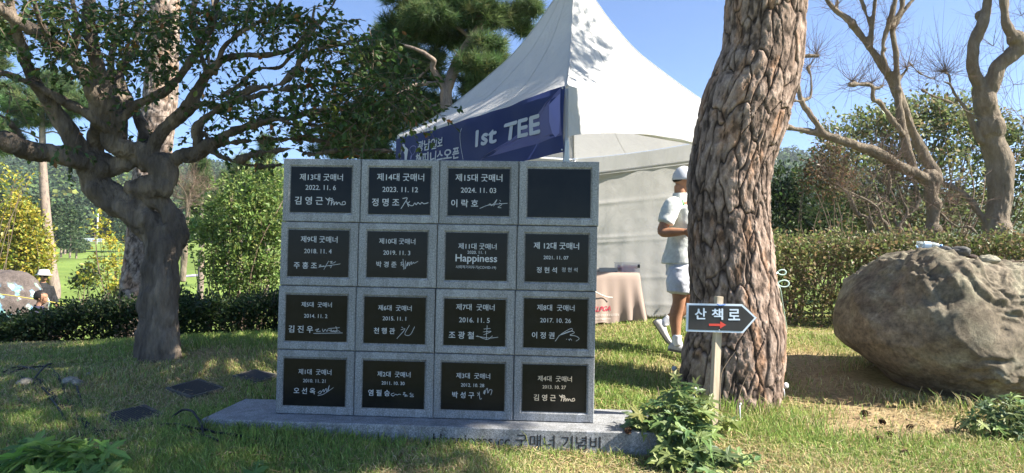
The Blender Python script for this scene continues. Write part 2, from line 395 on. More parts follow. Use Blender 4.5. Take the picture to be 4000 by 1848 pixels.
mb.add(np.stack([X, Y, Z], -1).reshape(-1, 3), np.stack([i, i + 1, i + nx + 1, i + nx], -1).reshape(-1, 4), ground_col(X, Y).reshape(-1, 3))
def _gm(m, n, l, b, src):
    t = noise_node(n, l, 26, 8, .75); r = ramp(n, l, t.outputs[0], [(.3, (.45, .45, .42)), (.55, (1, 1, 1)), (.75, (1.25, 1.2, 1.1))])
    t2 = noise_node(n, l, .35, 6, .6); r2 = ramp(n, l, t2.outputs[0], [(.35, (.82, .88, .8)), (.65, (1.1, 1.08, 1.0))])
    o = mixnode(n, l, 1, src, r.outputs[0], 'MULTIPLY'); o = mixnode(n, l, 1, o, r2.outputs[0], 'MULTIPLY'); l.new(o, b.inputs['Base Color'])
    bump(n, l, b, t.outputs[0], .6, .02); return o
M['ground'] = mat('turf_and_earth', attr=True, rough=.95, spec=.1, build=_gm)
ground = tag(mb.build('ground', M['ground'], smooth=True), kind='structure')

# ------------------------------------------------------------------ wooded hills far behind
def ridge(u): return np.interp(u, [-3000, -1200, -300, 0, 400, 900, 1500, 2200, 2700, 3020, 3130, 3400, 4200, 6500], [720, 660, 632, 660, 674, 694, 715, 715, 665, 622, 644, 725, 785, 820])
us = np.linspace(-3000, 6500, 150); ts = np.linspace(0, 1, 26); V = []
for t in ts:
    D = 165 + 260 * t
    for u in us:
        top = P(u, ridge(u), 425.)[2]; base = float(gz(P(u, 950, 160)[0], 160.)) - 1.0
        p = P(u, 900, D); V.append((p[0], D, base + (top - base) * (t ** .85) + 4 * math.sin(u * .01 + t * 7) * t * (1 - t)))
V = np.array(V); nu = len(us); i = np.arange(len(ts) - 1)[:, None] * nu + np.arange(nu - 1)[None]
mb = MB(); mb.add(V, np.stack([i, i + 1, i + nu + 1, i + nu], -1).reshape(-1, 4), (.05, .075, .03))
back = V[-nu:].copy(); back2 = back + [0, 150, -90]; mb.add(np.vstack([back, back2]), np.stack([np.arange(nu - 1), np.arange(1, nu), np.arange(1, nu) + nu, np.arange(nu - 1) + nu], -1), (.05, .075, .03))
M['hill'] = mat('hill_floor', (.05, .07, .03), .95, attr=True)
tag(mb.build('hills', M['hill'], smooth=True), kind='structure')
HV = V.reshape(len(ts), nu, 3)
mb = MB(); C = []
NT = 2300
uu = np.where(rng.random(NT) < .62, rng.uniform(-250, 1150, NT), rng.uniform(2600, 3500, NT)); tt = rng.random(NT) ** 1.15
fi = (uu + 3000) / 9500 * (nu - 1); i0 = np.clip(fi.astype(int), 0, nu - 2); fj = tt * (len(ts) - 1); j0 = np.clip(fj.astype(int), 0, len(ts) - 2)
a = (fi - i0)[:, None]; b_ = (fj - j0)[:, None]
pos = (HV[j0, i0] * (1 - a) + HV[j0, i0 + 1] * a) * (1 - b_) + (HV[j0 + 1, i0] * (1 - a) + HV[j0 + 1, i0 + 1] * a) * b_
for q in range(NT):
    h = rng.uniform(5.5, 11); n = 84; conif = rng.random() < .45
    d = unit(rng.normal(size=(n, 3)) + [0, -.5, .4]); c = pos[q] + [0, 0, h * .55] + d * np.array([h * .42, h * .42, h * .6]) * (.7 + .3 * rng.random((n, 1)))
    base = np.array([.045, .075, .035]) if conif else np.array([[.055, .095, .028], [.075, .11, .03], [.05, .085, .035], [.11, .12, .03]][rng.choice(4, p=[.4, .3, .24, .06])])
    k = rng.uniform(.6, 1.55)
    cards(mb, c, rng.uniform(.8, 1.6, n), var(n, base * k, .16, .05), axis=unit(np.cross(d, rdir(n))), asp=.9)
tag(mb.build('forest', leafmat('forest_leaf', .15, .7, .15)), 'dense green mixed forest covering the far hillside', 'forest', kind='stuff')

# ------------------------------------------------------------------ granite memorial wall
YAW = R(-2.97); cyw, syw = math.cos(YAW), math.sin(YAW)
WX, WY, WZ, BH, BW = -1.466, 4.3193, CAMZ + .6113, .40388, .5
ROWS = [.006, .0016, -.0036, -.004]
def text_mesh(body, bold=0.0, extr=.001, res=3):
    c = bpy.data.curves.new('t', 'FONT'); c.body = body; c.size = 1; c.offset = bold; c.resolution_u = res; c.extrude = 0
    o = bpy.data.objects.new('t', c); COL.objects.link(o); bpy.context.view_layer.update()
    me = bpy.data.meshes.new_from_object(o.evaluated_get(bpy.context.evaluated_depsgraph_get()))
    v = np.array([x.co[:] for x in me.vertices]); f = [list(p.vertices) for p in me.polygons]
    bpy.data.objects.remove(o); bpy.data.curves.remove(c); bpy.data.meshes.remove(me)
    t = np.array([[q[0], q[k], q[k + 1]] for q in f for k in range(1, len(q) - 1)])
    return v, t
def add_text(mb, body, x0, x1, yc, fn, bold=0., ystretch=1.0, c=(1, 1, 1), slant=0.):
    v, t = text_mesh(body); x = v[:, 0]; y = v[:, 1]
    k = (x1 - x0) / (x.max() - x.min()); ym = (y.max() + y.min()) / 2
    X_ = x0 + (x - x.min()) * k + slant * (y - ym) * k; Y_ = yc + (y - ym) * k * ystretch
    q = fn(X_[:1], Y_[:1])[0]; nrm = np.array([0, -1., 0])
    for i_, (dx, dy) in enumerate(((-1, 0), (1, 0), (0, .7), (0, -.7)) if bold else ((0, 0),)):   # weight by stacked strikes
        mb.add(fn(X_ + dx * bold * .5 * k, Y_ + dy * bold * .5 * k) + nrm * i_ * .00012, t, c)
def stroke(mb, pts, wd, fn, n=None, c=(1, 1, 1)):
    p = spline(np.c_[np.array(pts, float), np.zeros(len(pts))], n or max(6, len(pts) * 5))[:, :2]
    t = unit(np.gradient(p, axis=0)); nn = np.c_[-t[:, 1], t[:, 0]] * wd * .5
    a, b = p + nn, p - nn; V = fn(np.r_[a[:, 0], b[:, 0]], np.r_[a[:, 1], b[:, 1]]); m = len(p); i = np.arange(m - 1)
    mb.add(V, np.stack([i, i + 1, i + 1 + m, i + m], -1), c)
S_KIM = [[(.0, .05), (.1, .25), (.22, .0)], [(.08, .35), (.3, .1)], [(.12, .45), (.4, .3)], [(.2, .3), (.12, .95)], [(.33, .05), (.28, .98), (.34, .6), (.42, .55), (.42, .95), (.5, .6), (.56, .6), (.56, .9), (.64, .62), (.7, .65), (.74, .85), (.85, .9), (.98, .8), (.95, .5), (.84, .55), (.82, .8)]]
S_14 = [[(.05, .05), (.22, .0), (.12, .5), (0, 1)], [(.2, .3), (.28, .8)], [(.32, .3), (.25, .55), (.42, .7), (.5, .45), (.56, .6), (.62, .4), (.7, .55), (.76, .38), (.84, .5), (1, .4)]]
S_15 = [[(0, 1), (.35, .62), (1, .42)], [(.32, .62), (.38, .5), (.42, .7), (.5, .5), (.62, .05), (.5, .75)], [(.72, .1), (.76, .25)], [(.7, .4), (.8, .55), (.66, .85), (.78, .9)]]
S_9 = [[(.02, .55), (.12, .5), (.05, .7), (.25, .6)], [(0, .75), (1, .35)], [(.46, .05), (.25, 1)], [(.5, .15), (.62, .1), (.55, .3), (.7, .25), (.78, .1)], [(.5, .6), (.6, .55), (.55, .8)]]
S_10 = [[(.02, .4), (.12, .3), (.05, .6), (.2, .45), (.15, .7)], [(.16, .05), (.22, .95)], [(.3, .2), (.28, .9), (.42, .3), (.4, .65), (.5, .3), (.52, .6), (.62, .25), (.64, .5), (.74, .3), (.78, .4), (1, .2)]]
S_5 = [[(0, 1), (1, .85)], [(.05, .6), (.18, .4), (.1, .75), (.25, .7)], [(.3, .4), (.34, .75), (.4, .45), (.46, .7), (.5, .4)], [(.52, .6), (.62, .5), (.6, .7), (.8, .55), (.76, .05)], [(.5, .35), (.9, .2)], [(.62, .7), (.7, .6), (.75, .75), (.85, .6), (.92, .75)]]
S_6 = [[(.25, .15), (.33, .2)], [(.22, .35), (.45, .3), (.0, 1)], [(.7, .0), (.45, .65), (.75, .7), (1, .1)]]
S_1 = [[(.05, .75), (.2, .55), (.25, .75), (.1, .85)], [(.25, .7), (.4, .4), (.42, .65), (.55, .3), (.6, .6), (.75, .0), (.7, .5), (1, .2), (.4, .85), (.05, 1)]]
S_2 = [[(.15, .4), (.02, .6), (.1, .9), (.2, .6), (.28, .7), (.36, .55), (.42, .65)], [(.52, .3), (.6, .3), (.52, .6), (.66, .65), (.58, .85), (.72, .8)], [(.85, .3), (.8, .5), (.95, .5)], [(.8, .85), (.9, .7), (.95, .9), (.8, .9)]]
S_7 = [[(0, .75), (.6, .85), (1, .78)], [(.5, 0), (.47, .98)], [(.35, .25), (.65, .2)], [(.32, .45), (.68, .4), (.35, .65)], [(.05, .72), (.5, .95), (.75, .7)]]
S_8 = [[(0, 1), (.2, .5), (.62, .0), (.68, .15), (.3, .45), (.15, .55), (.6, .2), (.78, .3), (.6, .5), (.82, .55), (.98, .75), (.85, .95)], [(.45, .85), (.48, .8)], [(.55, .8), (.58, .9), (.62, .78), (.68, .9)]]
S_3 = [[(0, .45), (.1, .5), (.05, .7)], [(.15, .35), (.2, .95), (.32, .9)], [(.42, .5), (.5, .2), (.5, .55), (.6, .15), (.7, .05), (.72, .45), (.85, .15), (1, .2), (.92, .6)]]
PL = {  # number: plaque box, lines (text,x0,x1,yc,bold), signature box, strokes, row, col, zoom block ref (x0,x1,y0,y1 of whole block)
 13: (0, 0, (42, 738, 15, 578), (107, 655, 90, 498), [('제13대 굿매너', 188, 575, 183, .022), ('2022. 11. 6', 243, 515, 275, .012), ('김 영 근', 150, 402, 392, .03)], (425, 607, 362, 432), S_KIM, '2022. 11. 6'),
 14: (0, 1, (738, 1435, 28, 590), (805, 1357, 103, 517), [('제14대 굿매너', 880, 1297, 187, .022), ('2023. 11. 12', 930, 1245, 296, .02), ('정 명 조', 840, 1082, 410, .03)], (1098, 1340, 370, 465), S_14, '2023. 11. 12'),
 15: (0, 2, (40, 750, 40, 608), (115, 668, 115, 535), [('제15대 굿매너', 182, 600, 197, .022), ('2024. 11. 03', 232, 547, 308, .012), ('이 락 호', 148, 388, 425, .03)], (403, 650, 383, 468), S_15, '2024. 11. 03'),
 16: (0, 3, (750, 1470, 52, 618), (825, 1393, 122, 550), [], None, None, None),
 9: (1, 0, (8, 712, 588, 1155), (72, 625, 660, 1078), [('제9대 굿매너', 188, 520, 745, .022), ('2018. 11. 4', 222, 470, 850, .012), ('주 홍 조', 132, 340, 978, .03)], (355, 553, 930, 1012), S_9, '2018. 11. 4'),
 10: (1, 1, (712, 1425, 602, 1170), (788, 1337, 676, 1087), [('제10대 굿매너', 898, 1225, 764, .018), ('2019. 11. 3', 938, 1182, 866, .012), ('박 경 준', 878, 1060, 970, .028)], (1092, 1255, 915, 1018), S_10, '2019. 11. 3'),
 11: (1, 2, (28, 745, 615, 1180), (100, 658, 688, 1108), [('제11대 굿매너', 218, 560, 808, .022), ('2020. 11. 1', 300, 465, 861, .012), ('Happiness', 195, 567, 922, .03), ('사회적거리두기(COVID-19)', 198, 560, 993, .012)], None, None, '2020. 11. 1'),
 12: (1, 3, (745, 1468, 630, 1200), (817, 1387, 705, 1128), [('제 12대 굿매너', 895, 1300, 808, .035), ('2021. 11. 07', 985, 1208, 912, .025), ('정 현 석', 925, 1105, 1022, .03), ('정 현 석', 1150, 1290, 1016, .0)], None, None, '2021. 11. 07'),
 5: (2, 0, (45, 670, 27, 543), (103, 598, 102, 477), [('제5대  굿매너', 230, 473, 180, .015), ('2014. 11. 2', 253, 440, 272, .008), ('김 진 우', 132, 328, 380, .028)], (333, 565, 348, 412), S_5, '2014. 11. 2'),
 6: (2, 1, (670, 1303, 38, 557), (733, 1228, 115, 493), [('제6대  굿매너', 847, 1115, 205, .02), ('2015. 11. 1', 885, 1073, 290, .014), ('천 행 관', 817, 985, 390, .028)], (1003, 1143, 340, 450), S_6, '2015. 11. 1'),
 7: (2, 2, (12, 648, 53, 572), (78, 573, 133, 510), [('제7대  굿매너', 177, 482, 200, .02), ('2016. 11. 5', 202, 445, 303, .01), ('조 광 철', 122, 322, 425, .028)], (338, 515, 343, 460), S_7, '2016. 11. 5'),
 8: (2, 3, (648, 1290, 85, 605), (715, 1225, 148, 545), [('제8대  굿매너', 822, 1118, 222, .015), ('2017. 10. 26', 848, 1092, 323, .01), ('이 정 권', 785, 962, 443, .028)], (970, 1163, 385, 488), S_8, '2017. 10. 26'),
 1: (3, 0, (28, 655, 545, 1068), (82, 582, 617, 1003), [('제1대  굿매너', 203, 467, 725, .015), ('2010. 11. 21', 242, 422, 797, .008), ('오 선 옥', 170, 342, 880, .025)], (357, 487, 830, 915), S_1, '2010. 11. 21'),
 2: (3, 1, (655, 1290, 558, 1085), (718, 1217, 630, 1018), [('제2대  굿매너', 837, 1102, 740, .015), ('2011. 10. 30', 873, 1057, 812, .008), ('염 필 승', 768, 940, 893, .025)], (947, 1140, 870, 922), S_2, '2011. 10. 30'),
 3: (3, 2, (5, 637, 575, 1108), (63, 567, 648, 1037), [('제3대  굿매너', 183, 450, 755, .015), ('2012. 10. 28', 222, 405, 831, .008), ('박 성 구', 155, 327, 913, .025)], (350, 467, 850, 945), S_3, '2012. 10. 28'),
 4: (3, 3, (637, 1282, 590, 1138), (702, 1217, 663, 1058), [('제4대  굿매너', 827, 1098, 780, .015), ('2013. 10. 27', 865, 1052, 850, .008), ('김 영 근', 797, 972, 940, .025)], (1000, 1125, 912, 968), S_KIM, '2013. 10. 27'),
}
BD = .26
def block_mesh(x0, x1, z0, z1):
    """granite block, bevelled, with a chamfered recess for its plaque (hole x0..x1, z0..z1)"""
    b = .005; w_, h_ = BW - .004, BH - .004; mb = MB()
    def rect(xa, xb, za, zb, y): return [(xa, y, za), (xb, y, za), (xb, y, zb), (xa, y, zb)]
    ch = .011
    loops = [rect(b, w_ - b, b, h_ - b, BD), rect(0, w_, 0, h_, BD - b), rect(0, w_, 0, h_, b), rect(b, w_ - b, b, h_ - b, 0), rect(x0 - ch, x1 + ch, z0 - ch, z1 + ch, 0), rect(x0, x1, z0, z1, .009)]
    V = np.array(sum(loops, [])); f = [[3, 2, 1, 0]]; mi = [0]
    for k in range(len(loops) - 1):
        for j in range(4):
            j2 = (j + 1) % 4; f.append([k * 4 + j2, k * 4 + j, k * 4 + 4 + j, k * 4 + 4 + j2][::-1] if False else [k * 4 + j, k * 4 + j2, k * 4 + 4 + j2, k * 4 + 4 + j][::-1]); mi.append(1 if k == len(loops) - 2 else 0)
    f.append([20, 21, 22, 23]); mi.append(1)
    for q, m_ in zip(f, mi): mb.add(V[q], [[3, 2, 1, 0]], None, m_)
    return mb
ORD = {13: 'top row first from the left', 14: '', 15: ''}
for num, (ro, co_, bb, pb, lines, sb, strokes, date) in PL.items():
    bx0, bx1, by0, by1 = bb
    sx = lambda x: (x - bx0) / (bx1 - bx0) * BW
    sz = lambda y: (1 - (y - by0) / (by1 - by0)) * BH
    x0, x1, z0, z1 = sx(pb[0]), sx(pb[1]), sz(pb[3]), sz(pb[2])
    x0 = max(x0, .035); x1 = min(x1, BW - .04)
    sh = ROWS[ro] + co_ * BW + rng.uniform(-.0012, .0012)
    org = (WX + sh * cyw, WY + sh * syw + rng.uniform(-.003, .003), WZ - (ro + 1) * BH + .002)
    lab = f'grey granite block holding the black plaque dated {date}' if date else 'grey granite block with a blank black plaque at the wall\'s top right corner'
    t = thing('granite_block', lab, 'memorial block', org, 'granite plaque blocks stacked into the memorial wall')
    t.rotation_euler = (0, 0, YAW)
    bm_ = block_mesh(x0, x1, z0, z1); o = bm_.build('body', [M['granite'], M['granite_base']]); o.parent = t
    pm = MB(); box(pm, x0 + .002, x1 - .002, .004, .0085, z0 + .002, z1 - .002); p = pm.build('plaque', M['plaque']); p.parent = t
    if lines:
        fn = lambda a, b2: np.stack([a, np.full_like(a, .0030), b2], -1)
        for li, (s, a, b2, yc, bold) in enumerate(lines):
            tm = MB(); add_text(tm, s, sx(a), sx(b2), sz(yc), fn, bold, 1.0)
            q = tm.build(['heading', 'date', 'name_line', 'note_line'][li], M['letter_gold'] if num in (4,) else M['letter']); q.parent = p
        if strokes:
            sm = MB(); X0, X1, Y0, Y1 = sx(sb[0]), sx(sb[1]), sz(sb[2]), sz(sb[3])
            for st in strokes: stroke(sm, [(X0 + a * (X1 - X0), Y0 + b2 * (Y1 - Y0)) for a, b2 in st], .0042 if num in (13, 4, 14) else .0028, fn)
            q = sm.build('signature', M['letter_gold'] if num in (4,) else M['letter']); q.parent = p
# plinth
slz = WZ - 4 * BH
t = thing('stone_plinth', 'long low granite slab under the memorial wall with engraved front', 'plinth', (WX, WY, slz - .2)); t.rotation_euler = (0, 0, YAW)
m_ = MB(); box(m_, -.385, 2.375, -.185, .42, -.02, .2 - .001, bev=.006); 
def _pl(m, n, l, b, src):
    pass
o = m_.build('slab', granite('granite_plinth', (.2, .21, .22), (.55, .56, .57), .7)); o.parent = t
m_ = MB(); fn = lambda a, b2: np.stack([a, np.full_like(a, -.1862), b2], -1)
add_text(m_, 'Happiness cc 굿매너 기념비', 1.03, 2.02, .122, fn, .012)
o2 = m_.build('inscription', M['engrave']); o2.parent = o

# ------------------------------------------------------------------ marquee tent
dL = np.array([-.594, .805, 0]); dR = np.array([.805, .594, 0]) * .915; TS = 3.25
TC = P(2215, 335, 6.0); ez = TC[2]; TC2 = np.array([TC[0], TC[1], 0.])
tbase = TC2 + (dL + dR) * TS / 2; tbase[2] = gz(tbase[0], tbase[1])
def tp(a, b, z): return TC2 + dL * a + dR * b + np.array([0, 0, z])     # a along left face, b along right face
tent = thing('marquee_tent', 'white pagoda marquee tent with peaked roof behind the memorial wall', 'tent', tbase)
def _fab(m, n, l, b, src):
    t = noise_node(n, l, 2.6, 6, .62, dist=1.2, stretch=(1.6, 1.6, .5)); t2 = noise_node(n, l, 240, 2, .5)
    bump(n, l, b, t.outputs[0], .6, .07)
    r = ramp(n, l, t.outputs[0], [(.3, (.60, .60, .59)), (.7, (.66, .66, .64))]); l.new(r.outputs[0], b.inputs['Base Color']); return r.outputs[0]
M['tent'] = mat('tent_fabric', (.8, .8, .78), .65, .25, trans=.25, build=_fab)
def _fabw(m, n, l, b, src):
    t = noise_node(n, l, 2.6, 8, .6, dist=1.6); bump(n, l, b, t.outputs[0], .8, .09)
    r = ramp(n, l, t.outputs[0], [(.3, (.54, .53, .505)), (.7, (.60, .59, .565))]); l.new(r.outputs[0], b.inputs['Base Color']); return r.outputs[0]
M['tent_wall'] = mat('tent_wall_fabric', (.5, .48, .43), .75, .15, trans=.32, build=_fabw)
M['metal'] = mat('painted_metal', (.72, .73, .74), .35, .5, metal=.4)
ROOFH = 2.25
prof_f = [0, .15, .293, .467, .66, .79, .877, .92, .965, 1.0]; prof_h = [0, .06, .14, .27, .425, .58, .70, .79, .905, 1.0]
fs = np.concatenate([np.linspace(0, .9, 40), np.linspace(.91, .985, 10)]); N = 48
# smooth concave profile
_pf = np.polyfit(prof_f, prof_h, 5)
hs = np.interp(fs, prof_f, prof_h); k_ = np.ones(5) / 5; hs2 = np.convolve(np.pad(hs, 2, mode='edge'), k_, 'valid'); hs2[0] = 0; hs = np.maximum.accumulate(hs2)
mb = MB(); cen = np.array([TS / 2, TS / 2]); S0 = np.linspace(0, 1, N, endpoint=False)
ring = np.concatenate([np.c_[S0 * TS, 0 * S0], np.c_[0 * S0 + TS, S0 * TS], np.c_[TS - S0 * TS, 0 * S0 + TS], np.c_[0 * S0, TS - S0 * TS]])
rows = []
for f_, h_ in zip(fs, hs):
    q = cen + (ring - cen) * (1 - f_)
    sag = -.05 * np.sin(np.pi * np.tile(S0, 4)) * (1 - f_) * np.exp(-f_ * 6)
    pinch = 1 - .06 * np.sin(np.pi * np.tile(S0, 4)) * np.sin(np.pi * f_)
    q = cen + (q - cen) * pinch[:, None]
    rows.append(TC2 + q[:, :1] * dL + q[:, 1:] * dR + np.c_[0 * q, ez + h_ * ROOFH + sag])
V = np.array(rows); nr, nc = V.shape[:2]; i = np.arange(nr - 1)[:, None] * nc; j = np.arange(nc)[None]; j2 = (j + 1) % nc
mb.add(V.reshape(-1, 3), np.stack([i + j, i + nc + j, i + nc + j2, i + j2], -1).reshape(-1, 4))
roof = mb.build('roof', M['tent'], tent, smooth=True)
mb = MB()   # hip seams
for c_ in range(4):
    addtube(mb, V[:, c_ * N] + [0, 0, .004], .007, 6)
mb.build('hip_seam', M['tent'], tent, smooth=True)
mb = MB()
for c_ in range(4):
    for k_ in (N // 3, 2 * N // 3): addtube(mb, V[:, c_ * N + k_] + [0, 0, .0015], .0035, 5)
mb.build('panel_seam', M['tent'], tent, smooth=True)
mb = MB(); top = TC2 + dL * TS / 2 + dR * TS / 2 + [0, 0, ez + ROOFH]; addtube(mb, [top - [0, 0, .25], top + [0, 0, .12]], [.045, .03], 12); mb.build('peak_cap', M['metal'], tent, smooth=True)
def valance(side, depth0, depth1):
    mb = MB(); n = 60; s = np.linspace(0, 1, n); V = []
    for k in range(7):
        q = k / 6; dep = (depth0 + (depth1 - depth0) * np.sin(np.pi * s) ** .8) * q
        wob = .012 * np.sin(s * 40) * q + .01 * np.sin(s * 17 + 1) * q
        zz = ez - dep - .05 * np.sin(np.pi * s) + .0
        if side == 'L': V.append(np.array([tp(a * TS, -.02 - w2, z) for a, w2, z in zip(s, wob, zz)]))
        elif side == 'R': V.append(np.array([tp(-.02 - w2, a * TS, z) for a, w2, z in zip(s, wob, zz)]))
        elif side == 'BL': V.append(np.array([tp(a * TS, TS + .02 + w2, z) for a, w2, z in zip(s, wob, zz)]))
        else: V.append(np.array([tp(TS + .02 + w2, a * TS, z) for a, w2, z in zip(s, wob, zz)]))
    V = np.array(V); i = np.arange(6)[:, None] * n + np.arange(n - 1)[None]
    mb.add(V.reshape(-1, 3), np.stack([i, i + 1, i + n + 1, i + n], -1).reshape(-1, 4)); return mb.build('valance', M['tent'], tent, smooth=True)
for s_ in ('L', 'R', 'BL', 'BR'): valance(s_, .46, .25)
for a, b in ((0, 0), (1, 0), (0, 1), (1, 1)):
    x = tp(a * TS + (.03 if not a else -.03), b * TS + (.03 if not b else -.03), 0); g = float(gz(x[0], x[1]))
    mb = MB(); addtube(mb, [(x[0], x[1], g - .02), (x[0], x[1], ez - .02)], .028, 12); mb.build('post', M['metal'], tent, smooth=True)
mb = MB()
for p0, p1 in ((tp(.03, .03, ez - .3), tp(TS, .03, ez - .3)), (tp(.03, .03, ez - .3), tp(.03, TS, ez - .3)), (tp(TS, .03, ez - .3), tp(TS, TS, ez - .3)), (tp(.03, TS - .06, ez - .28), tp(TS, TS - .06, ez - .28))):
    addtube(mb, [p0, p1], .018, 8)
mb.build('eave_rail', M['metal'], tent, smooth=True)
def twall(p0, p1, ztop):
    n, m = 70, 110; s = np.linspace(0, 1, n); mb = MB(); V = []; nrm = unit(np.cross(p1 - p0, [0, 0, 1.]))
    for k in range(m):
        t_ = k / (m - 1); P_ = p0[None] * (1 - s[:, None]) + p1[None] * s[:, None]
        g = gz(P_[:, 0], P_[:, 1]) - .02
        P_[:, 2] = ztop + (g - ztop) * t_
        wv = .03 * fbm(np.stack([s * 4, 0 * s + t_ * 3, 0 * s], -1), 4, 77) + .016 * sum(math.exp(-((t_ - c0) / .012) ** 2) for c0 in (.2, .44, .47, .72, .9)) * (1 + .5 * np.sin(s * 9)) + .012 * np.sin(s * 60) * t_
        V.append(P_ + nrm[None] * wv[:, None])
    V = np.array(V); i = np.arange(m - 1)[:, None] * n + np.arange(n - 1)[None]
    mb.add(V.reshape(-1, 3), np.stack([i, i + 1, i + n + 1, i + n], -1).reshape(-1, 4)); return mb.build('wall_panel', M['tent_wall'], tent, smooth=True)
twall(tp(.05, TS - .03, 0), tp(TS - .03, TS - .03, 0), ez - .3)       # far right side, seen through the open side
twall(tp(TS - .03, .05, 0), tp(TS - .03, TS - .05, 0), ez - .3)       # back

# banner on the left face
ban = thing('banner', 'navy banner reading 1st TEE tied along the tent eave', 'banner', tp(TS / 2, -.06, ez - .7))
bn = 60; bz = .585
def bsag(a): return .045 * np.sin(np.pi * np.clip(a / TS, 0, 1)) + .05 * (np.clip(a / TS, 0, 1)) ** 2
def bwob(a, zt): return -.055 - .012 * np.sin(a * 5 + zt * 3) - .008 * np.sin(a * 13) - .014 * fbm(np.stack([a * 2.5, zt * 1.4 + a, 0 * a], -1), 3, 333)
def bfn(a, h, off=0.):   # a: metres along the face from the near corner; h: 0 top..1 bottom
    a = np.asarray(a, float); h = np.asarray(h, float)
    z = ez - .012 - bsag(a) - h * bz
    return TC2 + dL * a[..., None] + dR * (bwob(a, h) - off)[..., None] + np.stack([0 * z, 0 * z, z], -1)
A, H = np.meshgrid(np.linspace(-.02, TS, bn), np.linspace(0, 1, 14)); V = bfn(A, H)
i = np.arange(13)[:, None] * bn + np.arange(bn - 1)[None]
mb = MB(); mb.add(V.reshape(-1, 3), np.stack([i, i + 1, i + bn + 1, i + bn], -1).reshape(-1, 4))
def _ban(m, n, l, b, src):
    t = noise_node(n, l, 5, 5, .6); bump(n, l, b, t.outputs[0], .25, .03)
M['banner'] = mat('navy_banner_cloth', (.035, .05, .16), .6, .3, trans=.3, build=_ban)
M['banner_light'] = mat('violet_banner_tone', (.14, .135, .29), .6, .3)
M['banner_pale'] = mat('pale_violet_banner_tone', (.24, .24, .50), .6, .3)
M['banner_ink'] = mat('white_banner_ink', (.62, .63, .66), .6, .3)
bo = mb.build('cloth', M['banner'], ban, smooth=True)
def px2bh(x, y):   # zoom pixel (2576-wide crop) -> a, h on the banner
    u = 1550 + x * .2912; v = 330 + y * .2912; k = (u - CX) / F; a = (TC[0] - k * TC[1]) / (.594 + .805 * k)
    D = TC[1] + .805 * a; z = P(u, v, D)[2]; return a, (ez - .012 - float(bsag(np.array(a))) - z) / bz
def poly(mb, pts, off, sub=14):
    pts = [px2bh(*p) for p in pts]; c = np.mean(pts, 0); n = len(pts)
    V = []; 
    dense = []
    for k in range(n):
        p, q = np.array(pts[k]), np.array(pts[(k + 1) % n])
        for t_ in np.linspace(0, 1, sub, endpoint=False): dense.append(p + (q - p) * t_)
    dense = np.array(dense); rings = [c + (dense - c) * r for r in (1, .66, .33)]
    allv = np.vstack(rings + [c[None]]); m = len(dense); fs_ = []
    for r in range(2):
        for k in range(m): fs_ += [[r * m + k, r * m + (k + 1) % m, (r + 1) * m + (k + 1) % m], [r * m + k, (r + 1) * m + (k + 1) % m, (r + 1) * m + k]]
    for k in range(m): fs_.append([2 * m + k, 2 * m + (k + 1) % m, 3 * m])
    allv[:, 1] = np.clip(allv[:, 1], .004, .996)
    mb.add(bfn(allv[:, 0], allv[:, 1], off), fs_)
mb = MB(); poly(mb, [(1170, 1020), (1380, 870), (1700, 630), (1990, 330), (2225, 60), (2240, 420), (2260, 690), (1900, 800), (1500, 920)], .003); mb.build('paler_facet', M['banner_light'], ban)  # paler violet wedge laid over the navy cloth
mb = MB(); poly(mb, [(2100, 290), (2170, 200), (2225, 130), (2238, 400), (2232, 660), (2180, 720), (2135, 660), (2098, 520)], .005); mb.build('paler_facet', M['banner_pale'], ban)  # palest violet patch near the corner, over the wedge
def btext(body, x0, x1, ytop0, ybot0, ytop1, ybot1, bold, ys=1.0):
    a0, ht0 = px2bh(x0, ytop0); _, hb0 = px2bh(x0, ybot0); a1, ht1 = px2bh(x1, ytop1); _, hb1 = px2bh(x1, ybot1)
    v, t = text_mesh(body, 0, res=4); x = (v[:, 0] - v[:, 0].min()) / np.ptp(v[:, 0]); y = (v[:, 1] - v[:, 1].min()) / np.ptp(v[:, 1])
    a = a0 + (a1 - a0) * x; h = (hb0 + (hb1 - hb0) * x) * (1 - y) + (ht0 + (ht1 - ht0) * x) * y
    k = h < .99
    mb = MB(); bw = bold * abs(a1 - a0) / np.ptp(v[:, 0])
    for i_, (dx, dy) in enumerate(((-1, 0), (1, 0), (0, 1), (0, -1), (.7, .7), (-.7, -.7))): mb.add(bfn(a + dx * bw, np.clip(h + dy * bw / bz * .7, 0, .99), .008 + .0003 * i_), t)
    mb.build('lettering', M['banner_ink'], ban)
btext('1st TEE', 1105, 1940, 635, 845, 415, 655, .03)
btext('광남일보', 330, 640, 775, 915, 700, 845, .025)
btext('해피니스오픈', 305, 860, 940, 1090, 840, 990, .03)
mb = MB()
def bstroke(pts, wd):
    q = np.array([px2bh(*p) for p in pts]); p = spline(np.c_[q, 0 * q[:, 0]], 40)[:, :2]
    t = unit(np.gradient(p * [1, bz], axis=0)); nn = np.c_[-t[:, 1], t[:, 0] / bz] * wd * .5
    aa = np.vstack([p + nn, p - nn]); m = len(p); i = np.arange(m - 1)
    mb.add(bfn(aa[:, 0], np.clip(aa[:, 1], .004, .995), .007), np.stack([i, i + 1, i + 1 + m, i + m], -1))
bstroke([(912, 598), (885, 660), (880, 760), (895, 860), (918, 950), (935, 1015)], .008)
mb.build('divider_line', M['banner_ink'], ban)
mb = MB()   # swinging golfer figure
poly(mb, [(108, 812), (125, 806), (140, 818), (138, 835), (165, 860), (180, 880), (172, 920), (160, 1000), (168, 1060), (130, 1060), (138, 960), (118, 900), (92, 885), (86, 868), (118, 868), (124, 842)], .007, 4)
bstroke([(150, 870), (90, 880), (120, 850)], .012); bstroke([(95, 890), (72, 950), (82, 1000)], .006)
mb.build('golfer_emblem', M['banner_ink'], ban)
mb = MB()
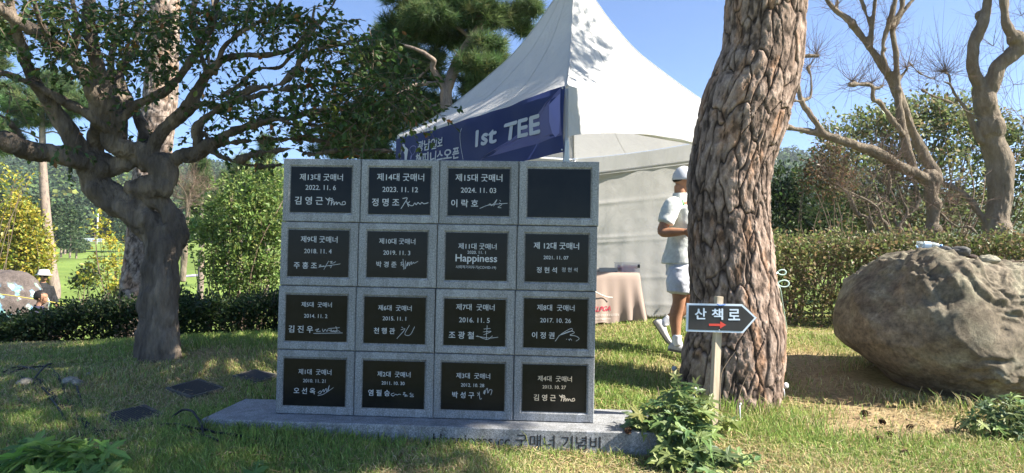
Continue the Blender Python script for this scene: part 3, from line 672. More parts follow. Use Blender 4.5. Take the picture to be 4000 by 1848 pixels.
bstroke([(235, 955), (205, 900), (205, 860), (240, 832), (285, 838), (298, 870), (275, 915), (240, 955)], .008)
bstroke([(225, 955), (208, 1010)], .03)
mb.build('club_emblem', M['banner_pale'], ban)
mb = MB(); c_ = bfn(np.array([-.005]), np.array([.965]), .006)[0]; ball(mb, c_, .009, 2); c_ = bfn(np.array([.0]), np.array([.03]), .006)[0]; ball(mb, c_, .009, 2); mb.build('eyelet', M['metal'], ban)
# tie strips at the corner post
mb = MB()
for k in range(4):
    p0 = tp(-.03 - .01 * k, -.03, ez - .5); addtube(mb, [p0, p0 + [.01 * k - .01, -.01, -.3 - .08 * k], p0 + [.012 * k, 0, -.55 - .1 * k]], .007, 6, 8)
tag(mb.build('tie_cord', mat('white_cord', (.75, .78, .76), .8), base=tp(0, -.03, ez - .5)), 'bunch of white cords hanging at the tent corner post', 'cord')
# ------------------------------------------------------------------ big pine with plated bark (front right)
def pine_bark_trunk(mb, cl, rad, sides, n, plate=(9, 3.2), depth=.03, seed=3, tint=None):
    pr = spline(np.c_[cl, rad], n); pts, rad_ = pr[:, :3], pr[:, 3]
    V, Q, T = tube(pts, rad_, sides, None, False)
    V = V.reshape(n, sides, 3); cen = pts[:, None]; nrm = unit(V - cen)
    L = np.r_[0, np.cumsum(np.linalg.norm(np.diff(pts, axis=0), axis=1))]
    ang = np.linspace(0, 2 * np.pi, sides, endpoint=False)
    rr = rad_.mean()
    q = np.stack([np.cos(ang)[None] * rr * plate[0] + 0 * L[:, None], np.sin(ang)[None] * rr * plate[0] + 0 * L[:, None], (L * plate[1])[:, None] + 0 * ang[None]], -1)
    wv = np.stack([fbm(q * .8, 3, seed), fbm(q * .8 + 9, 3, seed + 1), fbm(q * .8 + 17, 3, seed + 2)], -1)
    d1, d2, cid = worley(q + .42 * wv, seed)
    e = np.clip((d2 - d1) / .13, 0, 1); e = 1 - (1 - e) ** 2.2
    fine = fbm(q * np.array([3.6, 3.6, 5.0]), 5, seed + 5); ledge = np.abs(fbm(q * np.array([1.6, 1.6, 4.5]), 3, seed + 8))
    h = depth * (e - .75) + depth * .40 * (cid - .5) * e + depth * .42 * fine * e - depth * .2 * ledge * e
    h += .5 * rr * .12 * fbm(q * .16, 2, seed + 12)
    V = V + nrm * h[..., None]
    cr = np.array([.032, .026, .024]); pl = np.array([.26, .21, .18]); red = np.array([.38, .25, .17]); gr = np.array([.42, .375, .345])
    k = e[..., None]; c = pl * (.75 + .5 * cid[..., None]); rsel = np.clip((fbm(q * 1.3, 3, seed + 20) - .25) * 3, 0, 1)[..., None]; c = c * (1 - rsel * .75) + red * rsel * .75
    gsel = np.clip(fine * 3.0 - .35, 0, 1)[..., None]; c = c * (1 - gsel * .38) + gr * gsel * .38; dsel = np.clip(-fine * 3 - .5, 0, 1)[..., None]; c = c * (1 - .5 * dsel)
    c = cr * (1 - k) + c * k; c = c * (1 + .25 * fine[..., None])
    if tint is not None: c = c * tint
    mb.add(V.reshape(-1, 3), Q, np.clip(c, .01, .9).reshape(-1, 3))
def _bk(m, n, l, b, src):
    t = noise_node(n, l, 70, 6, .7, stretch=(1, 1, .6)); r = ramp(n, l, t.outputs[0], [(.3, (.6, .6, .6)), (.7, (1.2, 1.18, 1.15))])
    o = mixnode(n, l, 1, src, r.outputs[0], 'MULTIPLY'); l.new(o, b.inputs['Base Color']); bump(n, l, b, t.outputs[0], .5, .008); return o
M['plated'] = mat('plated_bark', attr=True, rough=.92, spec=.15, build=_bk)
TD = 5.4
_e = [(-260, 2875, 3175), (0, 2833, 3150), (200, 2818, 3137), (300, 2782, 3120), (353, 2765, 3106), (412, 2737, 3088), (520, 2712, 3054), (588, 2700, 3029), (700, 2684, 3009), (850, 2688, 3005), (1000, 2690, 3020), (1183, 2697, 3041), (1300, 2690, 3062), (1383, 2672, 3058), (1500, 2655, 3045), (1585, 2640, 3040), (1680, 2625, 3050)]
cl = np.array([P((a + b) / 2, v, TD) for v, a, b in _e]); rd = np.array([px((b - a) / 2, TD - .25) for v, a, b in _e])
upx = np.array([[cl[0][0] + .25, TD - .1, cl[0][2] + 1.2], [cl[0][0] + .5, TD - .5, cl[0][2] + 2.6], [cl[0][0] + .6, TD - 1.2, cl[0][2] + 4.2]])
cl = np.vstack([upx[::-1], cl]); rd = np.r_[.10, .18, .25, rd]
bigpine = thing('pine_tree', 'large leaning pine trunk with thick plated bark right of the tent', 'tree', on(cl[-1][0], TD))
mb = MB(); pine_bark_trunk(mb, cl[::-1], rd[::-1], 300, 760, plate=(9.5, 2.5), depth=.018, tint=np.array([.98, .89, .83])); mb.build('trunk', M['plated'], bigpine, smooth=False)
# its crown: out-of-frame needle pads, placed along sun rays to shade lawn, wall, roof
def shadow_to(q, h): return np.array([q[0], q[1], 0.]) + SD * (h / SD[2])
pads = []
def region(x0, x1, y0, y1, n, hlo=5.2, hhi=8.3):
    for _ in range(n): pads.append(shadow_to((rng.uniform(x0, x1), rng.uniform(y0, y1)), rng.uniform(hlo, hhi)))
region(-6.5, -3.3, 3.1, 5.8, 56); region(-3.3, -.55, 3.1, 5.15, 56); region(-2.6, -.25, 4.2, 5.1, 26); region(-7.5, -4.8, 5.7, 7.0, 18); region(-7.5, -2.9, 7.15, 8.6, 42); region(-6, -1.2, 1.4, 3.1, 22)
region(-2.9, -1.0, 4.35, 5.2, 10); region(-8.0, -5.8, 9.8, 10.7, 14, 6.0, 8.0)
for (x, y, z) in ((.62, 7.35, 4.2), (.58, 6.9, 3.5)):
    pads.append(np.array([x, y, z]) + SD * rng.uniform(6, 7.5))
pads = np.array(pads)
mb = MB(); nb = 34
for c_ in pads:
    k = 26; cc = inell(k, c_, (.52, .52, .17)); needles(mb, cc, unit((cc - c_) * [1, 1, .4] + [0, 0, .35]), nb, .16, .011, var(k, (.055, .085, .035), .2), 1.0)
mb.build('crown', M['needle'], bigpine)
mb = MB(); tipt = cl[0]
sel = pads[rng.permutation(len(pads))[:60]]
for c_ in sel:
    st = cl[rng.integers(0, 3)]; mid = (st + c_) / 2 + rng.normal(size=3) * .25 - [0, 0, .3]; addtube(mb, [st, mid, c_ - [0, 0, .1]], [.06, .035, .012], 6, 10)
addtube(mb, [cl[0] - [0, 0, .3], cl[0] + [.3, -.4, .8], cl[0] + [.9, -1.2, 1.0]], [.11, .08, .04], 8, 8)
mb.build('branch', M['bark_pine'], bigpine, smooth=True)

# ------------------------------------------------------------------ gnarled tree (left)
GD = 6.0
gt = thing('gnarled_tree', 'old gnarled tree with twisted trunk and spreading dark branches on the left', 'tree', on(*P(610, 1390, GD)[:2]))
def limb(mb, pts, rads, D0=GD, D1=None, sides=10, n=None, jit=0, wr=.0, mi=0, c=None):
    D1 = D0 if D1 is None else D1; m = len(pts); Ds = np.linspace(D0, D1, m)
    p = np.array([P(u, v, d) for (u, v), d in zip(pts, Ds)]); r = np.interp(np.linspace(0, 1, m), np.linspace(0, 1, len(rads)), rads) * Ds / F
    n = n or m * 6; pr = spline(np.c_[p, r], n); pp = pr[:, :3]
    if jit:
        s = np.linspace(0, m * 1.3, n); sc = pr[:, 3:4]
        pp = pp + np.c_[fbm(np.c_[s, 0 * s, 0 * s + pts[0][0]], 2, 1), fbm(np.c_[s, 0 * s + 5, 0 * s + pts[0][0]], 2, 2), fbm(np.c_[s, 0 * s + 9, 0 * s + pts[0][0]], 2, 3)] * sc * jit
    addtube(mb, pp, np.maximum(pr[:, 3], .0025), sides, None, c, mi); return pp
mb = MB()
limb(mb, [(606, 1440), (608, 1370), (612, 1300), (622, 1220), (632, 1130), (630, 1050), (635, 985), (640, 930)], [88, 80, 70, 64, 60, 58, 62, 56], jit=.15, sides=16)
limb(mb, [(565, 1430), (572, 1370), (590, 1290)], [44, 36, 30], GD - .12); limb(mb, [(672, 1430), (668, 1370), (655, 1290)], [42, 34, 30], GD - .1)
limb(mb, [(640, 960), (585, 880), (520, 830), (450, 790), (390, 745), (362, 690), (358, 640), (372, 600)], [54, 52, 50, 50, 48, 48, 52, 40], GD, GD - .1, jit=.15, sides=14)
limb(mb, [(660, 980), (690, 920), (680, 860), (640, 800), (590, 770), (545, 745), (540, 720)], [38, 34, 32, 34, 40, 40, 42], GD + .05, GD - .05, sides=12)
limb(mb, [(520, 740), (560, 735), (610, 730), (645, 700), (640, 660), (610, 625)], [32, 46, 52, 46, 50, 44], GD - .05, sides=12)
limb(mb, [(640, 640), (600, 640), (540, 630), (470, 640), (420, 650), (370, 640)], [44, 38, 28, 26, 34, 40], GD - .02, sides=12)
limb(mb, [(585, 640), (560, 600), (570, 560)], [46, 44, 34], GD)
for (u, v, r, dd) in ((668, 1240, 22, -.1), (700, 905, 24, .05), (500, 725, 18, -.1), (395, 660, 28, -.12), (640, 730, 26, -.12), (350, 660, 24, 0)):
    ball(mb, P(u, v, GD + dd), np.array([.9, .9, 1.2]) * px(r, GD), 2)
for k in range(9):   # sinewy ridges winding up the trunk
    a0 = rng.uniform(-1.3, 1.3); s_ = np.linspace(0, 1, 9); cu = np.interp(s_, [0, .25, .5, .75, 1], [606, 618, 632, 634, 610]); wv_ = np.interp(s_, [0, .5, 1], [70, 54, 48])
    an_ = a0 + .5 * np.sin(s_ * 4 + k) ; pts_ = [P(u + w2 * math.sin(t), v, GD - px(w2, GD) * math.cos(t) * .95) for u, w2, t, v in zip(cu, wv_, an_, np.linspace(1420, 880, 9))]
    addtube(mb, np.array(pts_), np.array([20, 18, 15, 14, 14, 13, 12, 11, 6]) * rng.uniform(.7, 1.2) * GD / F, 8, 40)
br = [  # (points, radii px, D0, D1)
 ([(385, 640), (330, 628), (194, 600), (88, 576), (-30, 535), (-300, 470)], [34, 38, 34, 33, 34, 30], 5.95, 5.2),
 ([(345, 640), (318, 594), (259, 518), (194, 400), (135, 318), (100, 224), (65, 124), (40, 0), (20, -120)], [38, 34, 32, 28, 24, 21, 18, 15, 12], 5.95, 5.1),
 ([(365, 630), (370, 530), (395, 440), (353, 329), (282, 224), (194, 165), (76, 88), (-12, 24), (-150, -50)], [32, 30, 30, 28, 26, 25, 24, 22, 18], 6.0, 5.0),
 ([(430, 520), (412, 500), (329, 435), (235, 388), (147, 335), (59, 300), (0, 282), (-120, 235)], [16, 15, 14, 14, 13, 13, 12, 10], 5.85, 5.2),
 ([(545, 610), (512, 588), (440, 555), (438, 470), (412, 353), (376, 235), (353, 88), (347, 0), (340, -150)], [36, 36, 32, 30, 26, 25, 24, 23, 20], 6.0, 5.5),
 ([(470, 540), (475, 420), (450, 350), (430, 300), (440, 200), (470, 80), (480, -60)], [24, 20, 17, 14, 12, 10, 8], 6.05, 6.4),
 ([(585, 570), (547, 482), (500, 382), (470, 290), (500, 220), (530, 170), (545, 80), (560, -60)], [26, 22, 18, 15, 14, 13, 12, 9], 6.1, 6.5),
 ([(460, 500), (470, 470), (529, 412), (647, 359), (694, 306), (741, 247), (794, 159), (835, 88), (847, 0), (855, -100)], [22, 17, 16, 15, 15, 15, 14, 13, 12, 10], 5.85, 5.5),
 ([(575, 620), (588, 594), (624, 524), (694, 453), (759, 394), (782, 329), (818, 276), (871, 235), (941, 218), (1000, 215), (1118, 200), (1182, 153), (1215, 100), (1230, 20)], [36, 32, 28, 26, 26, 22, 18, 14, 13, 12, 11, 10, 8, 5], 6.0, 5.6),
 ([(812, 300), (806, 282), (782, 212), (765, 118), (747, 59), (765, 0), (770, -80)], [12, 12, 12, 12, 12, 11, 9], 5.85, 5.7),
 ([(820, 285), (818, 259), (812, 194), (824, 106), (830, 20), (820, -60)], [9, 9, 9, 8, 7, 6], 5.85, 6.1),
 ([(838, 290), (847, 265), (871, 188), (929, 135), (1000, 94), (1060, 50), (1100, 0), (1130, -60)], [10, 10, 10, 9, 9, 8, 7, 6], 5.8, 5.4),
 ([(770, 415), (790, 406), (870, 418), (941, 376), (1000, 345), (1090, 330), (1160, 270), (1180, 225), (1290, 182), (1350, 172), (1450, 150)], [16, 14, 13, 13, 12, 11, 10, 10, 9, 8, 5], 5.9, 5.4),
 ([(860, 380), (880, 366), (941, 329), (1000, 272), (1088, 265), (1130, 225), (1200, 150), (1230, 110)], [9, 9, 9, 9, 8, 8, 7, 5], 5.8, 5.8),
 ([(600, 640), (647, 632), (759, 594), (835, 562), (918, 506), (1000, 482), (1060, 470), (1150, 455), (1240, 435), (1350, 415), (1450, 380)], [34, 28, 26, 22, 17, 14, 12, 10, 9, 7, 4], 6.0, 5.6),
 ([(772, 590), (771, 576), (771, 500), (824, 447), (912, 400), (1000, 375), (1088, 353), (1180, 340), (1280, 330)], [14, 14, 13, 12, 11, 10, 9, 7, 5], 5.95, 5.5),
 ([(815, 570), (824, 588), (882, 618), (941, 624), (1000, 602), (1080, 590), (1150, 580), (1215, 605), (1290, 590), (1400, 585), (1530, 590)], [12, 11, 10, 9, 9, 8, 8, 8, 7, 6, 4], 5.95, 5.3),
 ([(820, 580), (835, 570), (912, 556), (1000, 550), (1100, 545), (1200, 540), (1280, 560)], [9, 9, 8, 8, 7, 6, 4], 5.9, 5.9),
 ([(970, 500), (1000, 488), (1076, 465), (1141, 482), (1253, 488), (1340, 475), (1480, 440)], [7, 8, 8, 8, 7, 6, 4], 5.8, 5.3),
 ([(882, 618), (940, 640), (1040, 650), (1110, 640)], [8, 7, 6, 4], 5.9, 5.7),
 ([(1180, 225), (1210, 140), (1250, 80), (1300, 20), (1330, -60)], [8, 8, 7, 6, 5], 5.55, 5.2),
 ([(760, 560), (800, 520), (815, 560)], [8, 7, 6], 5.95, 5.95),
 ([(90, 576), (60, 500), (-40, 420), (-120, 380)], [14, 12, 10, 8], 5.7, 5.2),
 ([(282, 224), (300, 130), (290, 40), (270, -80)], [16, 13, 11, 9], 5.6, 5.3),
 ([(200, 165), (150, 60), (120, -60)], [12, 10, 8], 5.3, 4.9),
]
skel = []
for pts, rads, a, b in br: skel.append(limb(mb, pts, rads, a, b, sides=10, jit=.2))
gtr = mb.build('trunk', M['bark_dark'], gt)
remesh(gtr, .0125, True, 8)
co = get_co(gtr); no = get_no(gtr); wco = co + np.array(gt['_base'])
low = np.clip((3.2 - wco[:, 2]) / 1.2, .15, 1)
stc = wco * np.array([7, 7, 2.2]); h = .030 * fbm(stc, 4, 31) * low + .020 * np.abs(fbm(wco * np.array([16, 16, 4.5]), 3, 35)) * low
set_co(gtr, co + no * h[:, None])
# twigs with alternate leaves
TW = MB(); LV = MB()
def twig(p0, d, L, nl, ls, base, droop=.25, r=.0028):
    d = unit(np.asarray(d, float)); n = 7; s = np.linspace(0, 1, n)[:, None]
    q = p0 + d * s * L + np.array([0, 0, -droop * L]) * s ** 2 + rng.normal(size=3) * .06 * L * np.sin(s * 3.1)
    addtube(TW, q, [r, r * .4], 4, None, cap=False)
    t = rng.random(nl) ** .8; pp = np.stack([np.interp(t, s[:, 0], q[:, k]) for k in range(3)], 1)
    ax = unit(d + rdir(nl) * 1.2 + [0, 0, -.25]); leaves(LV, pp, ax, ls * rng.uniform(.6, 1.25, nl), .30, mixc(nl, base, [.62, .3, .05, .03], .2))
GC = [(.055, .10, .03), (.08, .135, .042), (.17, .21, .055), (.24, .11, .04)]
clus = [  # u v ru rv twigs
 (120, 60, 190, 80, 85), (330, 60, 150, 90, 85), (560, 70, 150, 110, 95), (700, 120, 120, 90, 70), (860, 30, 120, 50, 45), (1060, 60, 150, 70, 80), (1230, 100, 120, 80, 75), (1330, 200, 140, 60, 60),
 (190, 170, 120, 70, 45), (330, 250, 110, 70, 30), (60, 330, 80, 60, 16), (450, 190, 110, 60, 40), (620, 250, 80, 60, 28), (650, 300, 60, 40, 16),
 (900, 320, 80, 50, 14), (860, 400, 80, 40, 22), (960, 360, 90, 40, 20), (850, 480, 70, 40, 16), (1080, 430, 90, 40, 24), (1150, 310, 90, 40, 26), (1250, 280, 90, 50, 30),
 (1280, 380, 120, 60, 60), (1400, 350, 130, 70, 75), (1480, 430, 140, 60, 85), (1590, 395, 110, 55, 75), (1350, 470, 130, 40, 60), (1630, 452, 80, 26, 40), (1240, 430, 70, 50, 32), (1540, 340, 110, 60, 50),
 (1060, 480, 80, 35, 22), (1180, 500, 90, 35, 26), (1300, 530, 80, 30, 18), (1400, 530, 80, 26, 18), (270, 560, 60, 40, 8), (820, 520, 50, 40, 8), (900, 70, 80, 60, 20), (1420, 120, 120, 70, 35), (1500, 230, 110, 60, 40), (-60, 150, 120, 150, 40)]
S_all = np.vstack(skel)
for (u, v, ru, rv, n) in clus:
    for _ in range(int(n * (.62 if u < 1150 and v > 90 else .72 if u < 1150 else .5))):
        a = rng.random() * 6.283; rr_ = math.sqrt(rng.random()); D = rng.uniform(5.0, 6.3) if u < 1200 else rng.uniform(4.9, 5.9)
        if u + ru * .85 * rr_ * math.cos(a) > 1530 and v + rv * .8 * rr_ * math.sin(a) > 425: continue
        p = P(u + ru * .85 * rr_ * math.cos(a), v + rv * .8 * rr_ * math.sin(a), D)
        twig(p, rdir(1)[0] * [1, .8, .5] + [0, 0, -.1], rng.uniform(.18, .42), rng.integers(9, 17), .052, GC)
for k in rng.integers(0, len(S_all), 110):      # sparse leafy twigs straight off the limbs
    twig(S_all[k], rdir(1)[0] + [0, 0, .3], rng.uniform(.15, .4), rng.integers(3, 8), .048, GC)
for _ in range(70):   # bare whippy shoots
    k = rng.integers(0, len(S_all)); twig(S_all[k], rdir(1)[0] * [.6, .4, 1], rng.uniform(.3, .8), 0, .04, GC, .1, .0022)
TW.build('twigs', M['twig'], gt); LV.build('foliage', M['leaf'], gt)
fm = mat('pale_green_fruit', (.34, .40, .10), .4, .4)
mb = MB()
for (u, v) in ((1402, 222), (1412, 215), (1408, 228), (1565, 190), (1366, 312), (1300, 398), (1290, 410), (1296, 420), (1480, 250)): ball(mb, P(u, v, 5.25), .019, 2)
mb.build('fruits', fm, gt, smooth=True)
mb = MB()
for (u, v, s) in ((1300, 405, .12), (1298, 425, .1), (1312, 430, .08), (1570, 225, .06), (1628, 240, .06), (1365, 245, .05)):
    leaves(mb, P(u, v, 5.15)[None], np.array([[rng.normal() * .3, rng.normal() * .4, -1]]), [s], .34, np.array([[.30, .36, .06]]) if u < 1350 else np.array([[.36, .20, .10]]))
mb.build('bright_leaves', M['leaf'], gt)

# ------------------------------------------------------------------ pines
PNC = [(.085, .14, .055), (.12, .185, .07), (.17, .22, .08)]
def pine_pad(mb, c, r, n, nn=38, L=.13, wd=.007, cols=PNC, up=.45):
    cc = inell(n, c, r); out = unit((cc - np.asarray(c)) / np.asarray(r) * [1, 1, .6] + [0, 0, up]); needles(mb, cc, out, nn, L, wd, mixc(n, cols, [.4, .4, .2], .15), .95)
    return cc
def pine(label, D, trunk, trad, branches, padlist, base_px, dens=1.0, L=.13, wd=.007, cols=PNC, bark=None, plates=False, group=None, nn=38, name='pine_tree'):
    b = on(*P(base_px[0], base_px[1], D)[:2]); t = thing(name, label, 'tree', b, group)
    mb = MB(); pts = np.array([P(u, v, D) for u, v in trunk]); pts = np.vstack([[pts[0][0], pts[0][1], min(b[2] - .1, pts[0][2])], pts]); rr_ = np.r_[trad[0], np.interp(np.linspace(0, 1, len(trunk)), np.linspace(0, 1, len(trad)), trad)] * D / F
    if plates: pine_bark_trunk(mb, pts, rr_, 110, 420, plate=plates, depth=.016, seed=50, tint=np.array([1.05, 1.03, 1.0])); mb.build('trunk', M['plated'], t, smooth=True)
    else: addtube(mb, pts, rr_, 10, len(pts) * 6); mb.build('trunk', bark or M['bark_pine'], t, smooth=True)
    if branches:
        mb = MB()
        for q in branches: limb(mb, q[0], q[1], D + q[2], D + q[3], sides=7, jit=.4)
        mb.build('branch', bark or M['bark_pine'], t, smooth=True)
    mb = MB(); tb = MB()
    for (u, v, ru, rv, n, dd) in padlist:
        c = P(u, v, D + dd); r = np.array([px(ru, D), px(ru, D) * .8, px(rv, D)])
        cc = pine_pad(mb, c, r, int(n * dens), nn, L, wd, cols)
        for k in range(max(2, int(n * dens) // 8)): addtube(tb, [c + (cc[k] - c) * .1 - [0, 0, r[2] * .3], (c + cc[k]) / 2 - [0, 0, .03], cc[k]], [.010 * D / 10, .006 * D / 10, .003 * D / 10], 4)
    if padlist: mb.build('crown', M['needle'], t)
    if tb.n: tb.build('twigs', M['twig'], t)
    return t
pine('pine tree with bright green needles behind the tent\'s left side', 10.4, [(1745, 700), (1748, 480), (1742, 370), (1752, 330), (1770, 280), (1800, 215), (1850, 140), (1900, 60), (1930, -40)], [26, 24, 22, 20, 17, 12], [
    ([(1742, 350), (1715, 310), (1690, 260), (1690, 230), (1640, 200), (1560, 170)], [15, 12, 9, 5], 0, -.5), ([(1740, 320), (1700, 325), (1640, 330), (1590, 345), (1530, 380)], [10, 8, 5], 0, -.4), ([(1690, 240), (1650, 290), (1610, 325)], [7, 5, 3], 0, .1),
    ([(1745, 400), (1690, 420), (1600, 440), (1500, 470), (1400, 520), (1320, 560)], [10, 8, 6, 3], 0, .2), ([(1780, 250), (1850, 260), (1910, 240)], [9, 6, 3], 0, -.2), ([(1830, 160), (1930, 110), (2040, 60)], [9, 6, 3], 0, .2), ([(1840, 150), (1740, 80), (1660, 40)], [9, 6, 3], 0, 0)],
    [(1680, 60, 130, 45, 120, -.3), (1560, 90, 90, 45, 70, .2), (1640, 130, 100, 35, 80, .1), (1760, 150, 120, 45, 110, .3), (1850, 60, 150, 60, 150, 0), (1960, 60, 100, 50, 90, .2), (2070, 30, 70, 40, 50, .2), (2040, 110, 60, 40, 40, .4), (1900, 170, 80, 40, 60, -.2), (1850, 240, 90, 45, 80, -.3), (1920, 255, 50, 40, 40, -.3), (1860, 310, 80, 40, 60, .1), (1950, 215, 40, 40, 25, 0),
     (1600, 220, 90, 35, 60, .2), (1640, 250, 110, 40, 90, .2), (1500, 260, 110, 45, 80, 1.2), (1690, 310, 70, 30, 40, .6), (1840, 350, 60, 30, 30, .6), (1640, 60, 120, 60, 90, .8), (1560, 190, 110, 45, 80, .9), (1600, 420, 130, 45, 100, 1.2), (1720, 470, 70, 35, 50, .8), (1450, 420, 130, 45, 90, 1.2), (1520, 130, 90, 40, 60, .8), (1360, 480, 90, 40, 60, 1.2), (1560, 350, 110, 40, 70, .3), (1670, 390, 90, 35, 60, .3), (1380, 560, 120, 30, 60, .3), (1260, 580, 70, 25, 30, .3), (1520, 190, 90, 40, 60, .3), (1440, 220, 90, 40, 60, .3), (1560, 290, 100, 30, 55, .4), (1440, 300, 90, 35, 50, .3), (1700, 215, 60, 25, 30, .4), (1740, 20, 160, 50, 120, .4), (1620, -20, 160, 60, 110, 0), (1900, -30, 200, 60, 120, 0),
     (1780, 420, 80, 40, 50, .3), (1660, 450, 110, 40, 60, .5), (1540, 480, 120, 40, 70, .5), (1420, 510, 110, 40, 60, .5), (1320, 540, 80, 40, 40, .5), (1440, 560, 110, 28, 70, .2), (1420, 570, 100, 25, 45, .3), (1330, 600, 60, 20, 22, .3), (1480, 610, 110, 25, 45, .3), (1500, 520, 80, 30, 45, .2), (1870, 370, 50, 30, 25, .4)],
    (1745, 1250), 1.25, .17, .009)
pine('tall pine with pale plated bark standing behind the gnarled tree', 10.0, [(530, 1240), (538, 1150), (556, 1000), (570, 850), (585, 700), (605, 560), (625, 400), (633, 250), (642, 100), (650, -60), (656, -300)], [70, 66, 64, 62, 62, 62, 60, 56, 52, 48, 40], [],
    [(690, -330, 300, 70, 90, 0), (600, -420, 300, 60, 80, .5)], (530, 1250), 1, .2, .012, plates=(8, 3.2))
pine('slim pine with a bare trunk rising behind the standing walker in black', 32., [(212, 1125), (200, 1050), (190, 950), (180, 850), (172, 740), (167, 640), (166, 560), (165, 470), (164, 420)], [22, 20, 19, 17, 15, 12, 11, 8], [
    ([(166, 545), (110, 520), (60, 505)], [4, 3, 2], 0, 0), ([(166, 575), (110, 560), (60, 550)], [4, 3, 2], 0, 0), ([(167, 620), (120, 600), (80, 585)], [4, 3, 2], 0, 0), ([(166, 520), (205, 515), (235, 525)], [4, 3, 2], 0, 0), ([(165, 480), (90, 490), (40, 500)], [4, 3, 2], 0, 0)],
    [(180, 340, 110, 40, 60, 0), (250, 350, 90, 40, 55, .6), (320, 400, 70, 40, 45, 0), (130, 400, 110, 40, 60, -1), (70, 420, 80, 40, 50, 0), (240, 430, 100, 40, 55, .5), (150, 470, 90, 25, 40, 0), (30, 500, 60, 40, 35, 0), (60, 540, 40, 20, 18, 0), (20, 350, 70, 50, 40, 1), (200, 300, 80, 25, 35, 0)],
    (212, 1130), 1.5, .42, .028)
pine('pine crown of bright needles at the left edge behind the gnarled tree', 26., [(-60, 1150), (-70, 800), (-75, 500), (-60, 200), (-50, 60)], [24, 20, 16, 10], [], [(-30, 170, 80, 50, 60, 0), (10, 160, 40, 50, 45, 0), (-20, 240, 60, 40, 45, 0), (-60, 330, 90, 40, 50, 0), (-40, 100, 80, 40, 50, 0), (-10, 560, 70, 50, 50, 0), (0, 480, 40, 30, 25, 0)], (-60, 1150), 1.4, .34, .024)
# pines in the middle distance between hedge and hill
for k, (u, D, vb, vt, ru, lab) in enumerate([(785, 30, 1060, 640, 95, 'bushy young pine with upright candles behind the bare dry tree'), (935, 33, 1060, 625, 95, 'bushy pine rising behind the broad glossy shrub'), (1040, 28, 1060, 560, 85, 'pine with bright tips just left of the memorial wall top'), (880, 42, 1040, 690, 90, 'dark pine in the gap between dry tree and glossy shrub')]):
    pd = []
    for q in range(9):
        t_ = q / 8; wd_ = ru * (1 - .72 * t_); v = vb - 150 + (vt - vb + 150) * t_
        for a in range(3): pd.append((u + rng.uniform(-.75, .75) * wd_, v + rng.uniform(-14, 14), wd_ * .55, 22, 26, rng.uniform(-1, 1) * wd_ * D / F))
    pine(lab, D, [(u, vb), (u + 4, (vb + vt) / 2), (u, vt + 10)], [12, 9, 3], [], pd, (u, vb), 1.3, .36, .024, nn=30)

# ------------------------------------------------------------------ broadleaf shrubs, hedges
def stems(mb, b, tips, r0, r1, sag=.1, sides=5):
    for q in tips: addtube(mb, [b + rng.normal(size=3) * [.04, .04, 0], (b + q) / 2 + rng.normal(size=3) * .08 * np.linalg.norm(q - b), q], [r0, (r0 + r1) / 2, r1], sides, 8)
def shrub(name, label, cat, D, lobes, base_px, leaf, cols, pr, nclump, per, clr, group=None, stem_r=.03, asp=.3, big=True, stemmat=None):
    b = on(*P(base_px[0], base_px[1], D)[:2]); t = thing(name, label, cat, b, group); LB = MB(); SB = MB(); tips = []
    tot = sum(l[2] * l[3] for l in lobes)
    for (u, v, ru, rv, dd) in lobes:
        c = P(u, v, D + dd); r = np.array([px(ru, D), px(ru, D) * .8, px(rv, D)]); nc = max(4, int(nclump * ru * rv / tot))
        cc = inell(nc, c, r, .45); tips += list(cc[:max(2, nc // 20)])
        o = unit((cc - c) / r + [0, 0, .25]); k = per
        pts = np.repeat(cc, k, 0) + rng.normal(size=(nc * k, 3)) * clr; ax = unit(np.repeat(o, k, 0) + rdir(nc * k) * .9)
        f_ = np.repeat(rng.uniform(.78, 1.22, nc), k)[:, None]
        leaves(LB, pts, ax, leaf * rng.uniform(.6, 1.2, nc * k), asp, mixc(nc * k, cols, pr, .18) * f_) if big else cards(LB, pts, leaf * rng.uniform(.6, 1.3, nc * k), mixc(nc * k, cols, pr, .18) * f_, ax)
    LB.build('foliage', M['leaf'], t); stems(SB, b, tips, stem_r * .55, stem_r * .14); SB.build('stems', stemmat or M['twig'], t, smooth=True); return t
shrub('evergreen_shrub', 'broad glossy green shrub left of the memorial wall', 'shrub', 13.5, [(960, 760, 130, 90, 0), (1040, 720, 90, 90, .2), (880, 850, 110, 90, -.1), (990, 900, 130, 120, -.2), (840, 960, 110, 90, 0), (940, 1030, 140, 100, -.2), (1060, 980, 90, 140, 0), (860, 1080, 90, 60, 0), (1000, 1110, 130, 60, 0), (1060, 830, 80, 100, 0), (760, 900, 30, 50, .2)],
      (950, 1180), .085, [(.15, .23, .06), (.21, .28, .08), (.29, .34, .11), (.09, .135, .045)], [.4, .35, .12, .13], 1150, 9, .075)
YC = [(.38, .34, .05), (.46, .39, .06), (.24, .28, .06), (.32, .36, .08)]
shrub('autumn_tree', 'bright yellow autumn tree at the left edge beyond the hedge', 'tree', 31, [(70, 860, 60, 80, 0), (40, 960, 80, 80, 0), (130, 930, 70, 80, 0), (90, 1030, 90, 60, 0), (150, 1020, 50, 60, 0), (60, 790, 25, 40, 0), (0, 1040, 60, 70, 0), (120, 850, 30, 40, 0), (130, 1090, 40, 30, 0)], (95, 1140), .2, YC, [.3, .35, .2, .15], 620, 9, .16, stem_r=.05)
shrub('autumn_tree', 'sparse yellow young tree between gnarled trunk and green fairway', 'tree', 22, [(410, 890, 40, 22, 0), (450, 960, 40, 25, 0), (470, 1040, 40, 40, 0), (385, 1030, 40, 18, 0), (440, 1100, 70, 25, 0), (375, 855, 12, 16, 0), (340, 1090, 45, 14, 0), (465, 1120, 40, 18, 0), (395, 930, 22, 14, 0)], (440, 1150), .15, YC, [.35, .4, .1, .15], 120, 6, .12, stem_r=.035)
